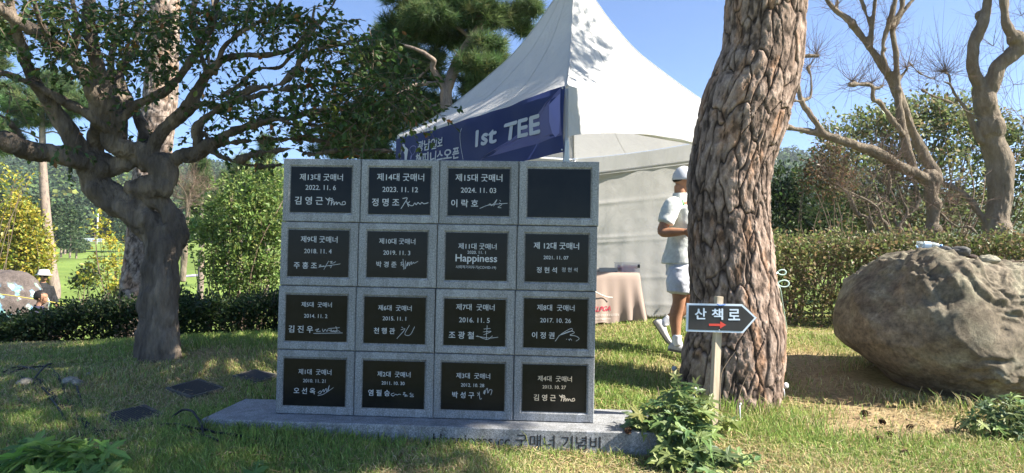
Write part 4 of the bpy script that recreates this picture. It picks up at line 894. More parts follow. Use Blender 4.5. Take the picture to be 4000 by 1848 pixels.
shrub('low_shrub', 'low dark shrub at the foot of the sparse yellow tree', 'shrub', 24, [(330, 1090, 40, 25, 0), (350, 1060, 25, 25, 0), (300, 1110, 20, 15, 0)], (330, 1130), .13, [(.05, .075, .03), (.08, .10, .04)], [.6, .4], 90, 8, .12, stem_r=.04)
shrub('autumn_tree', 'thin yellow-leaved branches at the left edge above the autumn tree', 'tree', 20, [(20, 680, 60, 30, 0), (60, 720, 50, 25, 0), (110, 700, 25, 20, 0), (-20, 740, 60, 40, 0)], (-40, 1150), .11, YC, [.3, .4, .15, .15], 60, 4, .12, stem_r=.03)
RB = [(.15, .19, .07), (.21, .24, .10), (.28, .30, .15), (.10, .13, .05), (.25, .18, .10)]
shrub('evergreen_shrub', 'tall airy evergreen bush behind the bare trees on the right', 'shrub', 13.5, [(3300, 540, 110, 90, 0), (3450, 470, 120, 60, .4), (3620, 430, 110, 60, .3), (3250, 620, 80, 80, 0), (3740, 440, 90, 70, .2), (3860, 480, 90, 80, .3), (3400, 520, 110, 100, .3), (3520, 500, 110, 100, 0), (3640, 460, 100, 90, .2), (3720, 500, 100, 110, 0), (3380, 700, 160, 110, 0), (3560, 660, 150, 130, .3), (3700, 680, 140, 140, 0), (3860, 560, 100, 110, .3), (3960, 620, 110, 150, .2), (3980, 800, 110, 120, 0), (3800, 810, 150, 110, .2), (3620, 840, 160, 90, 0), (3440, 840, 160, 90, 0), (3280, 800, 120, 120, 0), (4080, 560, 90, 120, 0)],
      (3600, 1200), .095, RB, [.3, .3, .2, .12, .08], 2300, 8, .10, stem_r=.04)
shrub('brown_shrub', 'russet dry-leaved shrub between the big pine and the evergreen bush', 'shrub', 12, [(3210, 650, 60, 60, 0), (3260, 600, 50, 50, 0), (3200, 720, 60, 60, 0), (3150, 690, 30, 40, 0), (3290, 690, 60, 60, 0)], (3230, 1200), .07, [(.20, .12, .07), (.15, .12, .06), (.10, .12, .05)], [.45, .3, .25], 260, 7, .09, stem_r=.02)
shrub('dark_shrub', 'dense dark green trees right behind the big pine', 'shrub', 17, [(3080, 690, 80, 50, 0), (3060, 780, 90, 90, 0), (3160, 800, 100, 100, 0), (3080, 880, 110, 80, 0), (3220, 880, 120, 70, 0), (3330, 860, 120, 80, 0)], (3100, 1150), .12, [(.035, .06, .025), (.05, .08, .03), (.07, .11, .035)], [.5, .35, .15], 620, 9, .14, stem_r=.06)  # darker leaf colours than the neighbouring shrubs
def hedge(name, label, x0f, D, pts, depth, leaf, cols, pr, n, twn, clr=.06):
    """pts: (u, vtop) along its length; leafy faces and top with clipped unevenness"""
    us_ = np.array([p[0] for p in pts], float); b0 = on(*P(us_.mean(), 1200, D + depth / 2)[:2]); t = thing(name, label, 'hedge', b0)
    u = rng.uniform(us_[0], us_[-1], n); vt = np.interp(u, us_, [p[1] for p in pts]) + (14 if pts[0][1] < 1050 else 6) * fbm(np.c_[u / 70, 0 * u, 0 * u], 3, 401); f = rng.random(n); top = rng.random(n) < .45
    Dv = D + depth if pts[0][1] > 1050 else D
    dd = np.where(top, rng.uniform(0, depth, n), rng.uniform(0, .16, n) ** 1); xyz = np.array([P(a, b + 12, Dv) for a, b in zip(u, vt)]) * [D / Dv, D / Dv, 1]
    g = gz(xyz[:, 0], xyz[:, 1] + dd); zt = xyz[:, 2]; z = np.where(top, zt - rng.uniform(0, .12, n), g + (zt - g) * f ** .8)
    bul = .09 * fbm(np.c_[xyz[:, 0] * 2.2, z * 2.2, 0 * z], 3, 61); x = xyz[:, 0] * (1 + dd / D); y = xyz[:, 1] + dd + bul * ~top; z = z + bul * top
    c = np.c_[x, y, z]; o = np.where(top[:, None], [0, -.2, 1.0], [0, -1.0, .35]); k = 7
    pp = np.repeat(c, k, 0) + rng.normal(size=(n * k, 3)) * clr; ax = unit(np.repeat(o, k, 0) + rdir(n * k) * 1.1)
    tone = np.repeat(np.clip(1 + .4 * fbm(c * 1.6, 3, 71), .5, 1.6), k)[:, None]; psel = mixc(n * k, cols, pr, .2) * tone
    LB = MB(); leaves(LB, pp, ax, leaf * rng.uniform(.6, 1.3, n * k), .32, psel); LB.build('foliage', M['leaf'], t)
    SB = MB(); LB2 = MB()
    for _ in range(twn):
        q = rng.integers(0, n); p = c[q]; addtube(SB, [p + [rng.normal() * .1, .25, -.35], p + [rng.normal() * .05, .08, -.1], p + [rng.normal() * .06, -.02, rng.uniform(.02, .16)]], [.007, .005, .002], 4)
    for _ in range(int((us_[-1] - us_[0]) / 22)):
        a = rng.uniform(us_[0], us_[-1]); p = P(a, 1250, D + depth * rng.uniform(.3, .7)); gg = on(p[0], p[1]); h_ = np.interp(a, us_, [q[1] for q in pts]); tz = P(a, h_ + 12, Dv)[2]
        addtube(SB, [gg - [0, 0, .05], gg + [rng.normal() * .1, 0, (tz - gg[2]) * .5], gg + [rng.normal() * .2, 0, (tz - gg[2]) * .92]], [.016, .012, .004], 5)
    for _ in range(90 if 'brown' in label else 14):
        q = rng.choice(np.nonzero(top)[0]); p = c[q]; L = rng.uniform(.08, .28); d = unit(np.array([rng.normal() * .3, rng.normal() * .3, 1])); addtube(SB, [p - [0, 0, .1], p + d * L * .5, p + d * L + rng.normal(size=3) * .02], [.004, .003, .0015], 4); kk = 8
        leaves(LB2, p + d * L * rng.uniform(.2, 1, (kk, 1)), unit(d + rdir(kk) * 1.3), leaf * rng.uniform(.6, 1.1, kk), .32, mixc(kk, cols, pr, .2))
    LB2.build('shoots', M['leaf'], t)
    SB.build('stems', M['twig_pale'] if 'brown' in label else M['twig'], t)
    return t
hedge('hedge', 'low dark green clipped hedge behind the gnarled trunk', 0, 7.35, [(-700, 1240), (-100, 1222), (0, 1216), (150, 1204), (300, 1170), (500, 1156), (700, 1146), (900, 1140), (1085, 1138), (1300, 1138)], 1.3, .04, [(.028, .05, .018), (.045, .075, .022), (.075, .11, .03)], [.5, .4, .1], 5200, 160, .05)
hedge('hedge', 'patchy green and brown hedge behind the large boulder', 0, 8.6, [(2960, 965), (3050, 945), (3200, 938), (3400, 930), (3600, 940), (3750, 935), (3900, 928), (4100, 925), (4700, 920)], 1.5, .05, [(.125, .155, .05), (.175, .20, .07), (.23, .175, .095), (.08, .10, .04)], [.34, .22, .33, .11], 4600, 900, .085)

# ------------------------------------------------------------------ bare pollarded trees on the right
def burst(mb, c, n, L, r=.004, up=.5):
    r = r * .75
    for _ in range(n):
        d = unit(rdir(1)[0] + [0, 0, up]); l = L * rng.uniform(.5, 1.3); q = [c, c + d * l * .5 + rng.normal(size=3) * .04 * l, c + d * l + rng.normal(size=3) * .1 * l + [0, 0, .22 * l]]
        addtube(mb, q, [r, r * .7, r * .3], 4, 6, cap=False)
        if rng.random() < .7: d2 = unit(d + rdir(1)[0] * .7); addtube(mb, [q[1], q[1] + d2 * l * .45], [r * .5, r * .25], 4, cap=False)
def bare_tree(label, D, limbs, bursts, base_px, shoots=60, vox=.016, bark='bark_pale', name='bare_tree'):
    t = thing(name, label, 'tree', on(*P(base_px[0], base_px[1], D)[:2])); mb = MB(); sk = []
    for pts, rads, a, b in limbs: sk.append(limb(mb, pts, [x * .88 for x in rads], D + a, D + b, 10, jit=.15))
    for pts, rads, a, b in limbs:
        for q in range(1, len(pts) - 1):
            if rng.random() < .12: d_ = D + a + (b - a) * q / len(pts); r_ = np.interp(q / (len(pts) - 1), np.linspace(0, 1, len(rads)), rads); ball(mb, P(pts[q][0] + rng.normal() * 4, pts[q][1], d_), px(r_ * 1.18, D) * np.array([1, 1, 1.1]), 2)
    o = mb.build('trunk', M[bark], t); remesh(o, vox, True, 2)
    co = get_co(o); no = get_no(o); set_co(o, co + no * (.02 * fbm(co * np.array([7, 7, 2.5]), 4, 91))[:, None])
    tb = MB()
    for (u, v, n, L) in bursts: burst(tb, P(u, v, D), n, L)
    A_ = np.vstack(sk[1:] if len(sk) > 1 else sk); 
    for k in rng.integers(0, len(A_), int(shoots * 2.2)): burst(tb, A_[k], 2, .4 if rng.random() < .7 else .8, .0032)
    tb.build('twigs', M['twig'], t); return t
bare_tree('bare grey pollarded tree of several stems rising above the boulder', 9.9, [
    ([(3640, 1230), (3640, 1000), (3640, 900), (3641, 800), (3634, 700), (3640, 670)], [34, 30, 29, 28, 32, 24], 0, 0),
    ([(3632, 715), (3612, 694), (3529, 653), (3441, 606), (3353, 571), (3223, 529), (3059, 494), (3030, 480)], [24, 24, 25, 23, 20, 17, 12, 10], 0, -.5),
    ([(3235, 535), (3218, 518), (3165, 447), (3135, 406), (3118, 341), (3112, 265), (3135, 224), (3200, 218)], [15, 15, 14, 13, 9, 8, 7, 7], -.4, -.4),
    ([(3130, 400), (3140, 392), (3165, 376), (3168, 306), (3156, 265), (3170, 255)], [8, 8, 7, 7, 6], -.4, -.3),
    ([(3135, 400), (3100, 392), (3085, 388)], [9, 8, 5], -.4, -.5),
    ([(3645, 700), (3653, 682), (3618, 618), (3559, 500), (3512, 382), (3459, 276), (3406, 194), (3329, 94), (3265, 41), (3229, 0), (3200, -50)], [24, 24, 23, 21, 19, 17, 15, 12, 11, 10], .1, .3),
    ([(3404, 190), (3400, 171), (3406, 88), (3420, 0), (3425, -60)], [12, 12, 11, 11, 10], .2, .1), ([(3400, 100), (3376, 29), (3365, 0), (3350, -60)], [9, 8, 8, 7], .15, .2), ([(3270, 40), (3272, 10), (3270, -60)], [8, 7, 6], .3, .2),
    ([(3575, 670), (3565, 653), (3541, 559), (3518, 471), (3506, 353), (3500, 235), (3488, 106), (3518, 41), (3523, 0), (3525, -60)], [22, 21, 19, 16, 13, 11, 10, 10, 9], 0, .2),
    ([(3470, 285), (3465, 276), (3447, 194), (3470, 100), (3494, 18), (3500, -60)], [11, 11, 11, 10, 9], .15, 0),
    ([(3525, 525), (3518, 512), (3488, 471), (3441, 406), (3412, 388), (3406, 335), (3353, 329), (3318, 332)], [12, 12, 11, 10, 9, 9, 9, 9], 0, -.3), ([(3406, 340), (3430, 345), (3450, 335)], [7, 5, 4], -.2, -.2),
    ([(3490, 110), (3529, 47), (3565, 0), (3590, -40)], [9, 9, 8], .2, .2), ([(3515, 310), (3535, 280), (3545, 265)], [7, 6, 6], .1, .1)],
    [(3325, 318, 34, .55), (3350, 325, 20, .5), (3406, 325, 22, .45), (3445, 335, 14, .35), (3188, 210, 30, .4), (3160, 262, 22, .4), (3541, 265, 26, .45), (3470, 90, 18, .4), (3495, 110, 16, .35), (3120, 300, 8, .3), (3400, 175, 10, .3), (3330, 95, 14, .35), (3260, 30, 18, .4)], (3640, 1230), 70)
bare_tree('thick bare trunk forking high at the right edge behind the boulder', 10.3, [
    ([(3895, 1230), (3895, 1000), (3892, 900), (3912, 780), (3905, 647), (3870, 500), (3850, 400), (3845, 340)], [46, 44, 44, 50, 54, 46, 46, 42], 0, 0),
    ([(3840, 370), (3824, 329), (3794, 265), (3806, 165), (3841, 88), (3859, 0), (3865, -80)], [30, 27, 26, 25, 24, 21, 19], 0, -.1),
    ([(3855, 350), (3875, 325), (3918, 247), (4000, 171), (4090, 90), (4150, 0)], [40, 36, 34, 33, 30, 26], 0, -.3),
    ([(3990, 180), (3965, 147), (3938, 112), (3925, 70), (3918, 0), (3915, -60)], [30, 27, 26, 20, 19, 17], -.2, -.2),
    ([(3890, 890), (3851, 870), (3805, 800), (3759, 754), (3671, 708)], [14, 14, 13, 11, 9], 0, .2),
    ([(3845, 560), (3823, 541), (3776, 435), (3718, 347), (3706, 294), (3690, 285)], [13, 12, 11, 9, 8, 8], 0, -.1),
    ([(3830, 470), (3800, 450), (3729, 406), (3647, 376), (3600, 350)], [7, 6, 5, 4], 0, -.3), ([(3718, 345), (3706, 325), (3647, 309), (3588, 282), (3540, 230)], [7, 6, 5, 4, 3], -.1, -.2), ([(3840, 80), (3830, 60), (3828, 50)], [20, 22, 18], 0, 0)],
    [(3694, 278, 44, .75), (3690, 282, 24, .5), (3650, 308, 12, .45), (3730, 400, 8, .4), (3600, 350, 8, .4), (3588, 280, 10, .5), (3880, 180, 8, .5), (3960, 330, 10, .8), (4000, 480, 16, 1.0), (3960, 600, 10, .9), (3920, 200, 8, .4), (3990, 60, 14, .5), (3945, 450, 8, .8)], (3895, 1230), 40)
bare_tree('low thicket of pale bare stems between hedge and evergreen bush', 9.7, [
    ([(3400, 1230), (3398, 884), (3347, 833), (3310, 754), (3246, 708), (3225, 690)], [7, 7, 7, 6, 5, 4], .1, 0), ([(3431, 1230), (3431, 921), (3407, 870), (3389, 787), (3380, 740)], [7, 7, 6, 5, 4], 0, .1), ([(3472, 1230), (3472, 921), (3440, 851), (3421, 805), (3315, 747), (3280, 730)], [7, 7, 7, 6, 5, 3], -.1, -.3), ([(3421, 805), (3470, 765), (3475, 700), (3460, 640)], [6, 5, 4, 3], -.1, 0),
    ([(3528, 1230), (3528, 930), (3514, 888), (3541, 833), (3528, 787), (3495, 703), (3480, 660)], [9, 9, 8, 8, 7, 5, 4], 0, .1), ([(3535, 850), (3580, 810), (3590, 760), (3560, 700)], [7, 6, 5, 3], .1, .2), ([(3510, 900), (3480, 820), (3450, 770), (3470, 720)], [6, 5, 4, 3], .2, .2), ([(3850, 950), (3790, 890), (3740, 885), (3690, 850), (3650, 800)], [6, 5, 5, 4, 3], 0, .2)],
    [(3240, 690, 34, .5), (3280, 720, 20, .4), (3380, 740, 14, .4), (3460, 640, 30, .5), (3480, 660, 30, .5), (3500, 640, 26, .5), (3560, 700, 22, .45), (3470, 720, 22, .4), (3700, 760, 26, .6), (3740, 800, 26, .6), (3640, 800, 14, .5), (3420, 620, 22, .6), (3300, 640, 26, .5)], (3450, 1230), 80, .012)
bare_tree('small dry tree with a fan of bare twigs beyond the hedge', 18., [
    ([(715, 1100), (722, 960), (732, 830), (735, 800)], [15, 13, 12, 10], 0, 0), ([(733, 810), (725, 760), (700, 720), (670, 700)], [7, 6, 4, 2], 0, -.3), ([(735, 800), (770, 770), (810, 740), (850, 735)], [7, 6, 4, 2], 0, .3), ([(735, 805), (745, 750), (760, 710), (765, 690)], [7, 5, 4, 2], 0, .2), ([(728, 780), (690, 770), (655, 745)], [5, 4, 2], 0, 0), ([(740, 800), (780, 800), (820, 790)], [5, 4, 2], 0, -.2)],
    [(700, 715, 26, .6), (670, 705, 18, .5), (745, 740, 26, .6), (765, 710, 24, .5), (810, 740, 26, .55), (840, 735, 16, .5), (780, 770, 18, .6), (690, 760, 16, .5), (720, 740, 20, .6)], (715, 1130), 60, .02)
# far conifers across the fairway
def conifer(mbc, mbt, x, y, h, r, cols):
    g = float(gz(x, y)); addtube(mbt, [(x, y, g - .2), (x, y, g + h * .95)], [h * .022, h * .005], 6, 4)
    for q in range(11):
        t_ = .28 + .72 * q / 10; rr_ = r * (1.1 - t_) ** .8 * (1.0 if q % 2 else .8)
        for a in range(6):
            an = rng.random() * 6.28; c = np.array([x + math.cos(an) * rr_ * .6, y + math.sin(an) * rr_ * .6, g + h * t_]); n = 26
            d = rng.normal(size=(n, 3)) * [rr_ * .35, rr_ * .35, h * .018]; cards(mbc, c + d, rng.uniform(.25, .6, n) * (h / 9), var(n, cols[rng.integers(len(cols))], .18, .06), axis=unit(rdir(n) * [1, 1, .45]), asp=.6)
FC = [(.05, .085, .04), (.07, .11, .05), (.09, .135, .055)]
fl = [(240, 95, 8.5), (275, 88, 7), (215, 90, 8), (300, 100, 7.5), (255, 115, 9), (185, 100, 8), (130, 95, 9), (60, 90, 8), (0, 95, 9), (490, 120, 8), (520, 105, 7), (560, 110, 8), (420, 165, 7), (465, 155, 8), (350, 175, 8), (300, 155, 9), (620, 110, 7), (680, 95, 7), (235, 135, 9), (520, 140, 9), (-60, 85, 8), (390, 178, 7), (440, 178, 7), (280, 140, 8), (3140, 70, 7), (3060, 75, 8), (3240, 80, 8)]
fl_lab = 'dark conifer in the grove across the far fairway'
for u, D, h in fl:
    p = P(u, 950, D); t = thing('conifer', fl_lab, 'tree', on(p[0], p[1]), 'conifers across the far fairway'); a, b = MB(), MB(); conifer(a, b, p[0], p[1], h * rng.uniform(.9, 1.1), h * .28, FC); a.build('crown', M['needle'], t); b.build('trunk', M['bark_pine'], t)
for u, D, r, lab in ((292, 118, 1.7, 'round clipped bush left of the far white board, the larger one'), (322, 125, 1.6, 'round clipped bush nearest the far white board')):
    p = P(u, 950, D); mb = MB(); n = 500; d = rdir(n); d[:, 2] = np.abs(d[:, 2]); cards(mb, on(p[0], p[1]) + d * r * [1, 1, 1.1] * rng.uniform(.85, 1, (n, 1)), rng.uniform(.3, .5, n), var(n, (.07, .10, .04), .15), asp=.8)
    tag(mb.build('clipped_bush', M['leaf'], base=on(p[0], p[1])), lab, 'bush')
# ------------------------------------------------------------------ boulder on the right
OUT = [(3259, 1275), (3275, 1190), (3295, 1139), (3343, 1091), (3385, 1045), (3430, 1004), (3494, 962), (3558, 946), (3638, 950), (3717, 972), (3837, 1002), (4000, 1030), (4150, 1075), (4270, 1170), (4310, 1300), (4280, 1450), (4180, 1590), (4000, 1650), (3900, 1650), (3797, 1640), (3717, 1612), (3606, 1566), (3518, 1520), (3430, 1462), (3343, 1412), (3275, 1338)]
BDp = 5.55; BC = P(3790, 1290, BDp)
o_ = np.array([P(u, v, BDp - .40) for u, v in OUT]) - P(3790, 1290, BDp - .40); th = np.arctan2(o_[:, 2], o_[:, 0]); rr = np.hypot(o_[:, 0], o_[:, 2]); q = np.argsort(th); th, rr = th[q], rr[q]
th3 = np.r_[th - 2 * np.pi, th, th + 2 * np.pi]; rr3 = np.r_[rr, rr, rr]
v0, f0 = ico(6)
def sub_ico(v, f):   # one further split
    e = {}; nf = []; nv = list(map(tuple, v))
    def mid(a, b):
        k = (min(a, b), max(a, b))
        if k not in e:
            m = unit((np.array(nv[a]) + np.array(nv[b])) / 2); e[k] = len(nv); nv.append(tuple(m))
        return e[k]
    for a, b, c in f:
        x, y, z = mid(a, b), mid(b, c), mid(c, a); nf += [(a, x, z), (x, b, y), (z, y, c), (x, y, z)]
    return np.array(nv), np.array(nf)
v0, f0 = sub_ico(v0, f0)
t_ = np.arctan2(v0[:, 2], v0[:, 0]); rho = np.hypot(v0[:, 0], v0[:, 2]) ** .62; Rr = np.interp(t_, th3, rr3)
yy = np.sign(v0[:, 1]) * np.abs(v0[:, 1]) ** .85
V = np.c_[Rr * np.cos(t_) * rho, yy * np.where(v0[:, 1] < 0, .72, 1.0), Rr * np.sin(t_) * rho]
# front leans: pushed out at mid height, undercut below and to the left
V[:, 0] = np.where(V[:, 0] < 0, V[:, 0] * .90, V[:, 0])
V[:, 1] += (.3 + .7 * np.clip(.5 - V[:, 1] / .5, 0, 1)) * (.22 * np.clip(-V[:, 2], 0, 1) + .10 * np.clip(-V[:, 0] - .2, 0, 1)) + .18 * np.clip(V[:, 2], 0, 1)
for pn_, pd_ in (((-.80, -.55, .12), .84), ((.25, -.93, .28), .46), ((.10, -.35, .93), .60), ((-.80, -.30, .52), .80), ((.75, -.45, .48), .88), ((-.35, -.85, -.40), .72)):
    pn_ = unit(np.array(pn_)); ex = V @ pn_ - pd_; V = V - pn_ * (np.maximum(ex, 0) * .8)[:, None]
W_ = V + BC
n0 = unit(V / np.array([1.1, .8, .7]) ** 2)
low = fbm(V * 1.7, 3, 101); mid_ = fbm(V * 5, 5, 105); fine = fbm(V * 17, 5, 111)
# rough broken face on the upper right, smooth weathered face on the lower left
edge = V[:, 0] * .9 + V[:, 2] * .55 + .16 * low; rough_ = np.clip((edge + .56) * 4, .12, 1)
d1, d2, cid = worley(V * 4.2 + .5 * np.c_[mid_, low, fine], 7)
plate = np.exp(-(((V[:, 0] + .36) / .17) ** 2 + ((V[:, 2] - .10) / .24) ** 2) ** 2) * (V[:, 1] < 0)
wrp = np.c_[fbm(V * 2.4 + 3, 3, 191), fbm(V * 2.4 + 8, 3, 192), fbm(V * 2.4 + 13, 3, 193)]
e1_, e2_, eid = worley(V * np.array([2.3, 2.3, 3.0]) + .45 * wrp, 17); fac = np.clip((e2_ - e1_) / .22, 0, 1)
rdg = np.abs(fbm(V * np.array([5, 5, 8]) + 1.6 * wrp, 4, 151)); grain = fbm(V * 23 + 2.5 * wrp, 3, 181)
hgt = .05 * low + rough_ * (1 - .8 * plate) * (.075 * (eid - .5) * fac - .018 * (1 - fac) + .04 * (rdg - .3) + .007 * grain) + (1 - rough_) * (.012 * mid_ + .003 * grain)
hgt += -.06 * np.exp(-((V[:, 0] + .13) / .05) ** 2 - ((V[:, 2] - .06) / .05) ** 2) * (V[:, 1] < 0) - .06 * np.exp(-((V[:, 0] + .58) / .13) ** 2 - ((V[:, 2] - .27) / .07) ** 2) * (V[:, 1] < 0)
hgt += .03 * plate
Wb = W_ + n0 * hgt[:, None]
c1, c2, c3, c4 = np.array([.155, .13, .10]), np.array([.24, .205, .16]), np.array([.33, .315, .24]), np.array([.075, .066, .056])
k1 = np.clip(.5 + .6 * fbm(V * 3, 5, 121), 0, 1)[:, None]; lich = np.clip(fbm(V * 6, 5, 131) * 1.6 - .2 + .5 * n0[:, 2], 0, 1)[:, None]; dark = np.clip(fbm(V * np.array([5, 5, 1.2]), 4, 141) * 1.8 - .5, 0, 1)[:, None]
Cb = c1 * (1 - k1) + c2 * k1; Cb = Cb * (1 - lich * .6) + c3 * lich * .6; Cb = Cb * (1 - dark * .5) + c4 * dark * .5; Cb *= .88 * (1 + .30 * fine[:, None] + .25 * fbm(V * 34, 3, 171)[:, None]) * (1 - .25 * plate[:, None])
mb = MB(); mb.add(Wb, f0, np.clip(Cb, .02, .6))
def _st(m, n, l, b, src):
    t = noise_node(n, l, 38, 9, .8); r = ramp(n, l, t.outputs[0], [(.32, (.45, .45, .45)), (.66, (1.3, 1.28, 1.2))]); o = mixnode(n, l, 1, src, r.outputs[0], 'MULTIPLY'); l.new(o, b.inputs['Base Color']); bump(n, l, b, t.outputs[0], .7, .014); return o
M['stone'] = mat('weathered_stone', attr=True, rough=.92, spec=.15, build=_st)
tag(mb.build('boulder', M['stone'], smooth=True, base=(BC[0], BC[1], float(gz(BC[0], BC[1])))), 'huge grey-brown boulder on the lawn at the right edge', 'boulder')
BV = BVHTree.FromPolygons([Vector(x) for x in Wb], [list(map(int, x)) for x in f0])
def hitb(u, v):
    d = unit(P(u, v, 1.) - CAM); h = BV.ray_cast(Vector(CAM), Vector(d)); return np.array(h[0]) if h[0] else None
def topb(u, v, D):  # drop onto the boulder from above
    p = P(u, v, D); h = BV.ray_cast(Vector((p[0], p[1], 5)), Vector((0, 0, -1))); return np.array(h[0]) if h[0] else p
def pebble(name, label, c, r, col, seed, cat='stone', sub=4, mi=None, group=None):
    v, f = ICO[sub]; n = .16 * fbm(v * 1.6 + seed, 3, seed) + .03 * fbm(v * 6 + seed, 3, seed + 3); V = v * (1 + n)[:, None] * np.asarray(r)
    a = seed * 1.3; Rm = np.array([[math.cos(a * .2), -math.sin(a * .2), 0], [math.sin(a * .2), math.cos(a * .2), 0], [0, 0, 1]]); V = V @ Rm.T
    V[:, 2] -= V[:, 2].min() + r[2] * .12; mb = MB(); mb.add(V + c, f, np.clip(np.asarray(col) * (1 + .3 * fbm(v * 3, 3, seed + 9))[:, None], .02, .7)); return tag(mb.build(name, M['stone'], smooth=True, base=c), label, cat, group)
for i_, (u, v, w_, h_, col, lab) in enumerate([(3690, 972, .055, .03, (.12, .12, .125), 'dark slanted stone beside the plastic bottle on the boulder'), (3746, 985, .082, .042, (.12, .12, .12), 'flat dark grey stone second from the plastic bottle'), (3798, 994, .035, .018, (.14, .11, .10), 'thin dark chip between flat dark stone and pale stone'), (3862, 1001, .078, .043, (.36, .34, .27), 'pale rounded stone on top of the boulder'), (3722, 988, .018, .014, (.3, .26, .2), 'tiny tan pebble tucked under the flat dark stone'), (3812, 992, .02, .015, (.3, .26, .2), 'tiny tan pebble left of the pale rounded stone')]):
    pebble('stone', lab, topb(u, v, 5.45), (w_, w_ * .75, h_), col, 20 + i_)
# plastic bottle lying on the boulder
bp = topb(3634, 945, 5.5); bt = thing('plastic_bottle', 'clear plastic bottle with a blue cap lying on the boulder', 'bottle', bp)
M['clear'] = mat('clear_plastic', (.80, .88, .93), .12, .5); _b = M['clear'].node_tree.nodes['Principled BSDF']; _b.inputs['Transmission Weight'].default_value = .75; _b.inputs['IOR'].default_value = 1.25
ax = unit(np.array([1, -.25, -.06])); L0 = bp + [0, 0, .034] - ax * .10
mb = MB(); ss = [0, .004, .03, .045, .06, .075, .09, .105, .125, .15, .165, .17]; rr_ = [.012, .030, .031, .028, .031, .028, .031, .029, .031, .022, .013, .013]; addtube(mb, [L0 + ax * s for s in ss], rr_, 20); mb.build('shell', M['clear'], bt, smooth=True)
mb = MB(); addtube(mb, [L0 + ax * .168, L0 + ax * .186], [.0165, .0165], 16); mb.build('cap', mat('blue_plastic', (.16, .36, .72), .35, .4), bt, smooth=True)
mb = MB(); addtube(mb, [L0 + ax * .05, L0 + ax * .10], [.0318, .0318], 20, cap=False); mb.build('label', mat('pale_label', (.55, .68, .80), .5), bt, smooth=True)
mb = MB(); p = topb(3985, 1075, 5.4); addtube(mb, [p + [-.06, 0, .012], p + [0, -.02, .02], p + [.07, -.03, .012]], [.006, .005, .002], 5, 8); addtube(mb, [p + [0, -.02, .02], p + [.05, .01, .04]], [.003, .001], 4)
tag(mb.build('twig', M['twig'], base=p), 'small dry twig lying on the boulder near the right edge', 'twig')

# ------------------------------------------------------------------ direction sign
SGD = 4.35
sb_ = on(*P(2786, 1740, SGD)[:2]); sg = thing('direction_sign', 'black arrow-shaped wooden sign with white letters on a post before the big pine', 'sign', sb_)
M['wood'] = mottled('raw_wood', (.42, .33, .22), (.58, .48, .35), 14, .8, .2, .004, stretch=(1, 1, .12), c3=(.64, .54, .41), s2=60)
def _blk(m, n, l, b, src):
    t = noise_node(n, l, 9, 6, .7); r = ramp(n, l, t.outputs[0], [(.3, (.022, .022, .024)), (.7, (.038, .037, .037))]); l.new(r.outputs[0], b.inputs['Base Color'])
M['black'] = mat('black_board_paint', (.02, .02, .02), .5, .4, build=_blk); M['white'] = mat('pale_blue_white_paint', (.62, .72, .84), .6); M['red'] = mat('red_paint', (.62, .07, .05), .55)
top_, bot_ = P(2808, 1158, SGD + .035), np.array([sb_[0], sb_[1] + .035, sb_[2] - .15]); hw = px(14.5, SGD)
mb = MB(); zv = top_ - bot_; Lp = np.linalg.norm(zv); zv = unit(zv); xv = unit(np.array([1, .32, 0]) - zv * np.dot([1, .32, 0], zv)); yv = np.cross(zv, xv)
Mx = np.eye(4); Mx[:3, 0], Mx[:3, 1], Mx[:3, 2], Mx[:3, 3] = xv, yv, zv, bot_
box(mb, -hw, hw, -.018, .018, 0, Lp, M=Mx, bev=.002); mb.build('post', M['wood'], sg)
def sP(u, v, off): p = P(u, v, SGD); return p + np.array([0, -off, 0])
def slab(mb, poly_, y0, y1):
    n = len(poly_); A_ = np.array([sP(u, v, y1) for u, v in poly_]); B_ = np.array([sP(u, v, y0) for u, v in poly_]); c = A_.mean(0)
    mb.add(np.vstack([A_, B_, c[None], (B_.mean(0))[None]]), [[i, (i + 1) % n, 2 * n] for i in range(n)] + [[n + (i + 1) % n, n + i, 2 * n + 1] for i in range(n)])
    mb.add(np.vstack([A_, B_]), [[i, n + i, n + (i + 1) % n, (i + 1) % n] for i in range(n)])
OUTb = [(2683, 1185), (2899, 1189), (2955, 1241), (2902, 1301), (2680, 1294)]
cc_ = np.array([2790, 1241.]); INb = [(2690.5, 1192), (2896, 1196), (2945.5, 1241), (2898.5, 1293.5), (2687.5, 1287)]
mb = MB(); slab(mb, OUTb, -.012, .004); mb.build('border', M['white'], sg)
mb = MB(); slab(mb, INb, .0042, .0062); mb.build('board', M['black'], sg)
for ch, a, b_, yc in (('산', 2714, 2757, 1225), ('책', 2780, 2822, 1227), ('로', 2844, 2888, 1229)):
    mb = MB(); v, t = text_mesh(ch); x = a + (v[:, 0] - v[:, 0].min()) / np.ptp(v[:, 0]) * (b_ - a); y = yc + (.5 - (v[:, 1] - v[:, 1].min()) / np.ptp(v[:, 1])) * 42
    for i_, (dx, dy) in enumerate(((-1.3, 0), (1.3, 0), (0, 1.1), (0, -1.1), (.9, .8), (-.9, -.8))): mb.add(np.array([sP(p_ + dx, q_ + dy, .0078 + .0002 * i_) for p_, q_ in zip(x, y)]), t)
    mb.build('letter', M['white'], sg)
mb = MB(); pts = [(2768, 1264), (2812, 1264.5), (2812, 1255), (2835, 1269), (2811, 1283), (2811, 1273.5), (2768, 1272.5)]; mb.add(np.array([sP(u, v, .0078) for u, v in pts]), [[0, 1, 5], [0, 5, 6], [2, 3, 4], [1, 2, 5], [5, 2, 4]]); mb.build('arrow', M['red'], sg)
mb = MB(); ball(mb, sP(2808, 1289, .008), .003, 2); mb.build('nail', M['metal'], sg, smooth=True)
mb = MB(); addtube(mb, [sP(2800, 1188, .008), sP(2810, 1193, .012), sP(2832, 1189, .008)], .0035, 6, 8); mb.build('ribbon', mat('blue_ribbon', (.08, .20, .60), .6), sg)

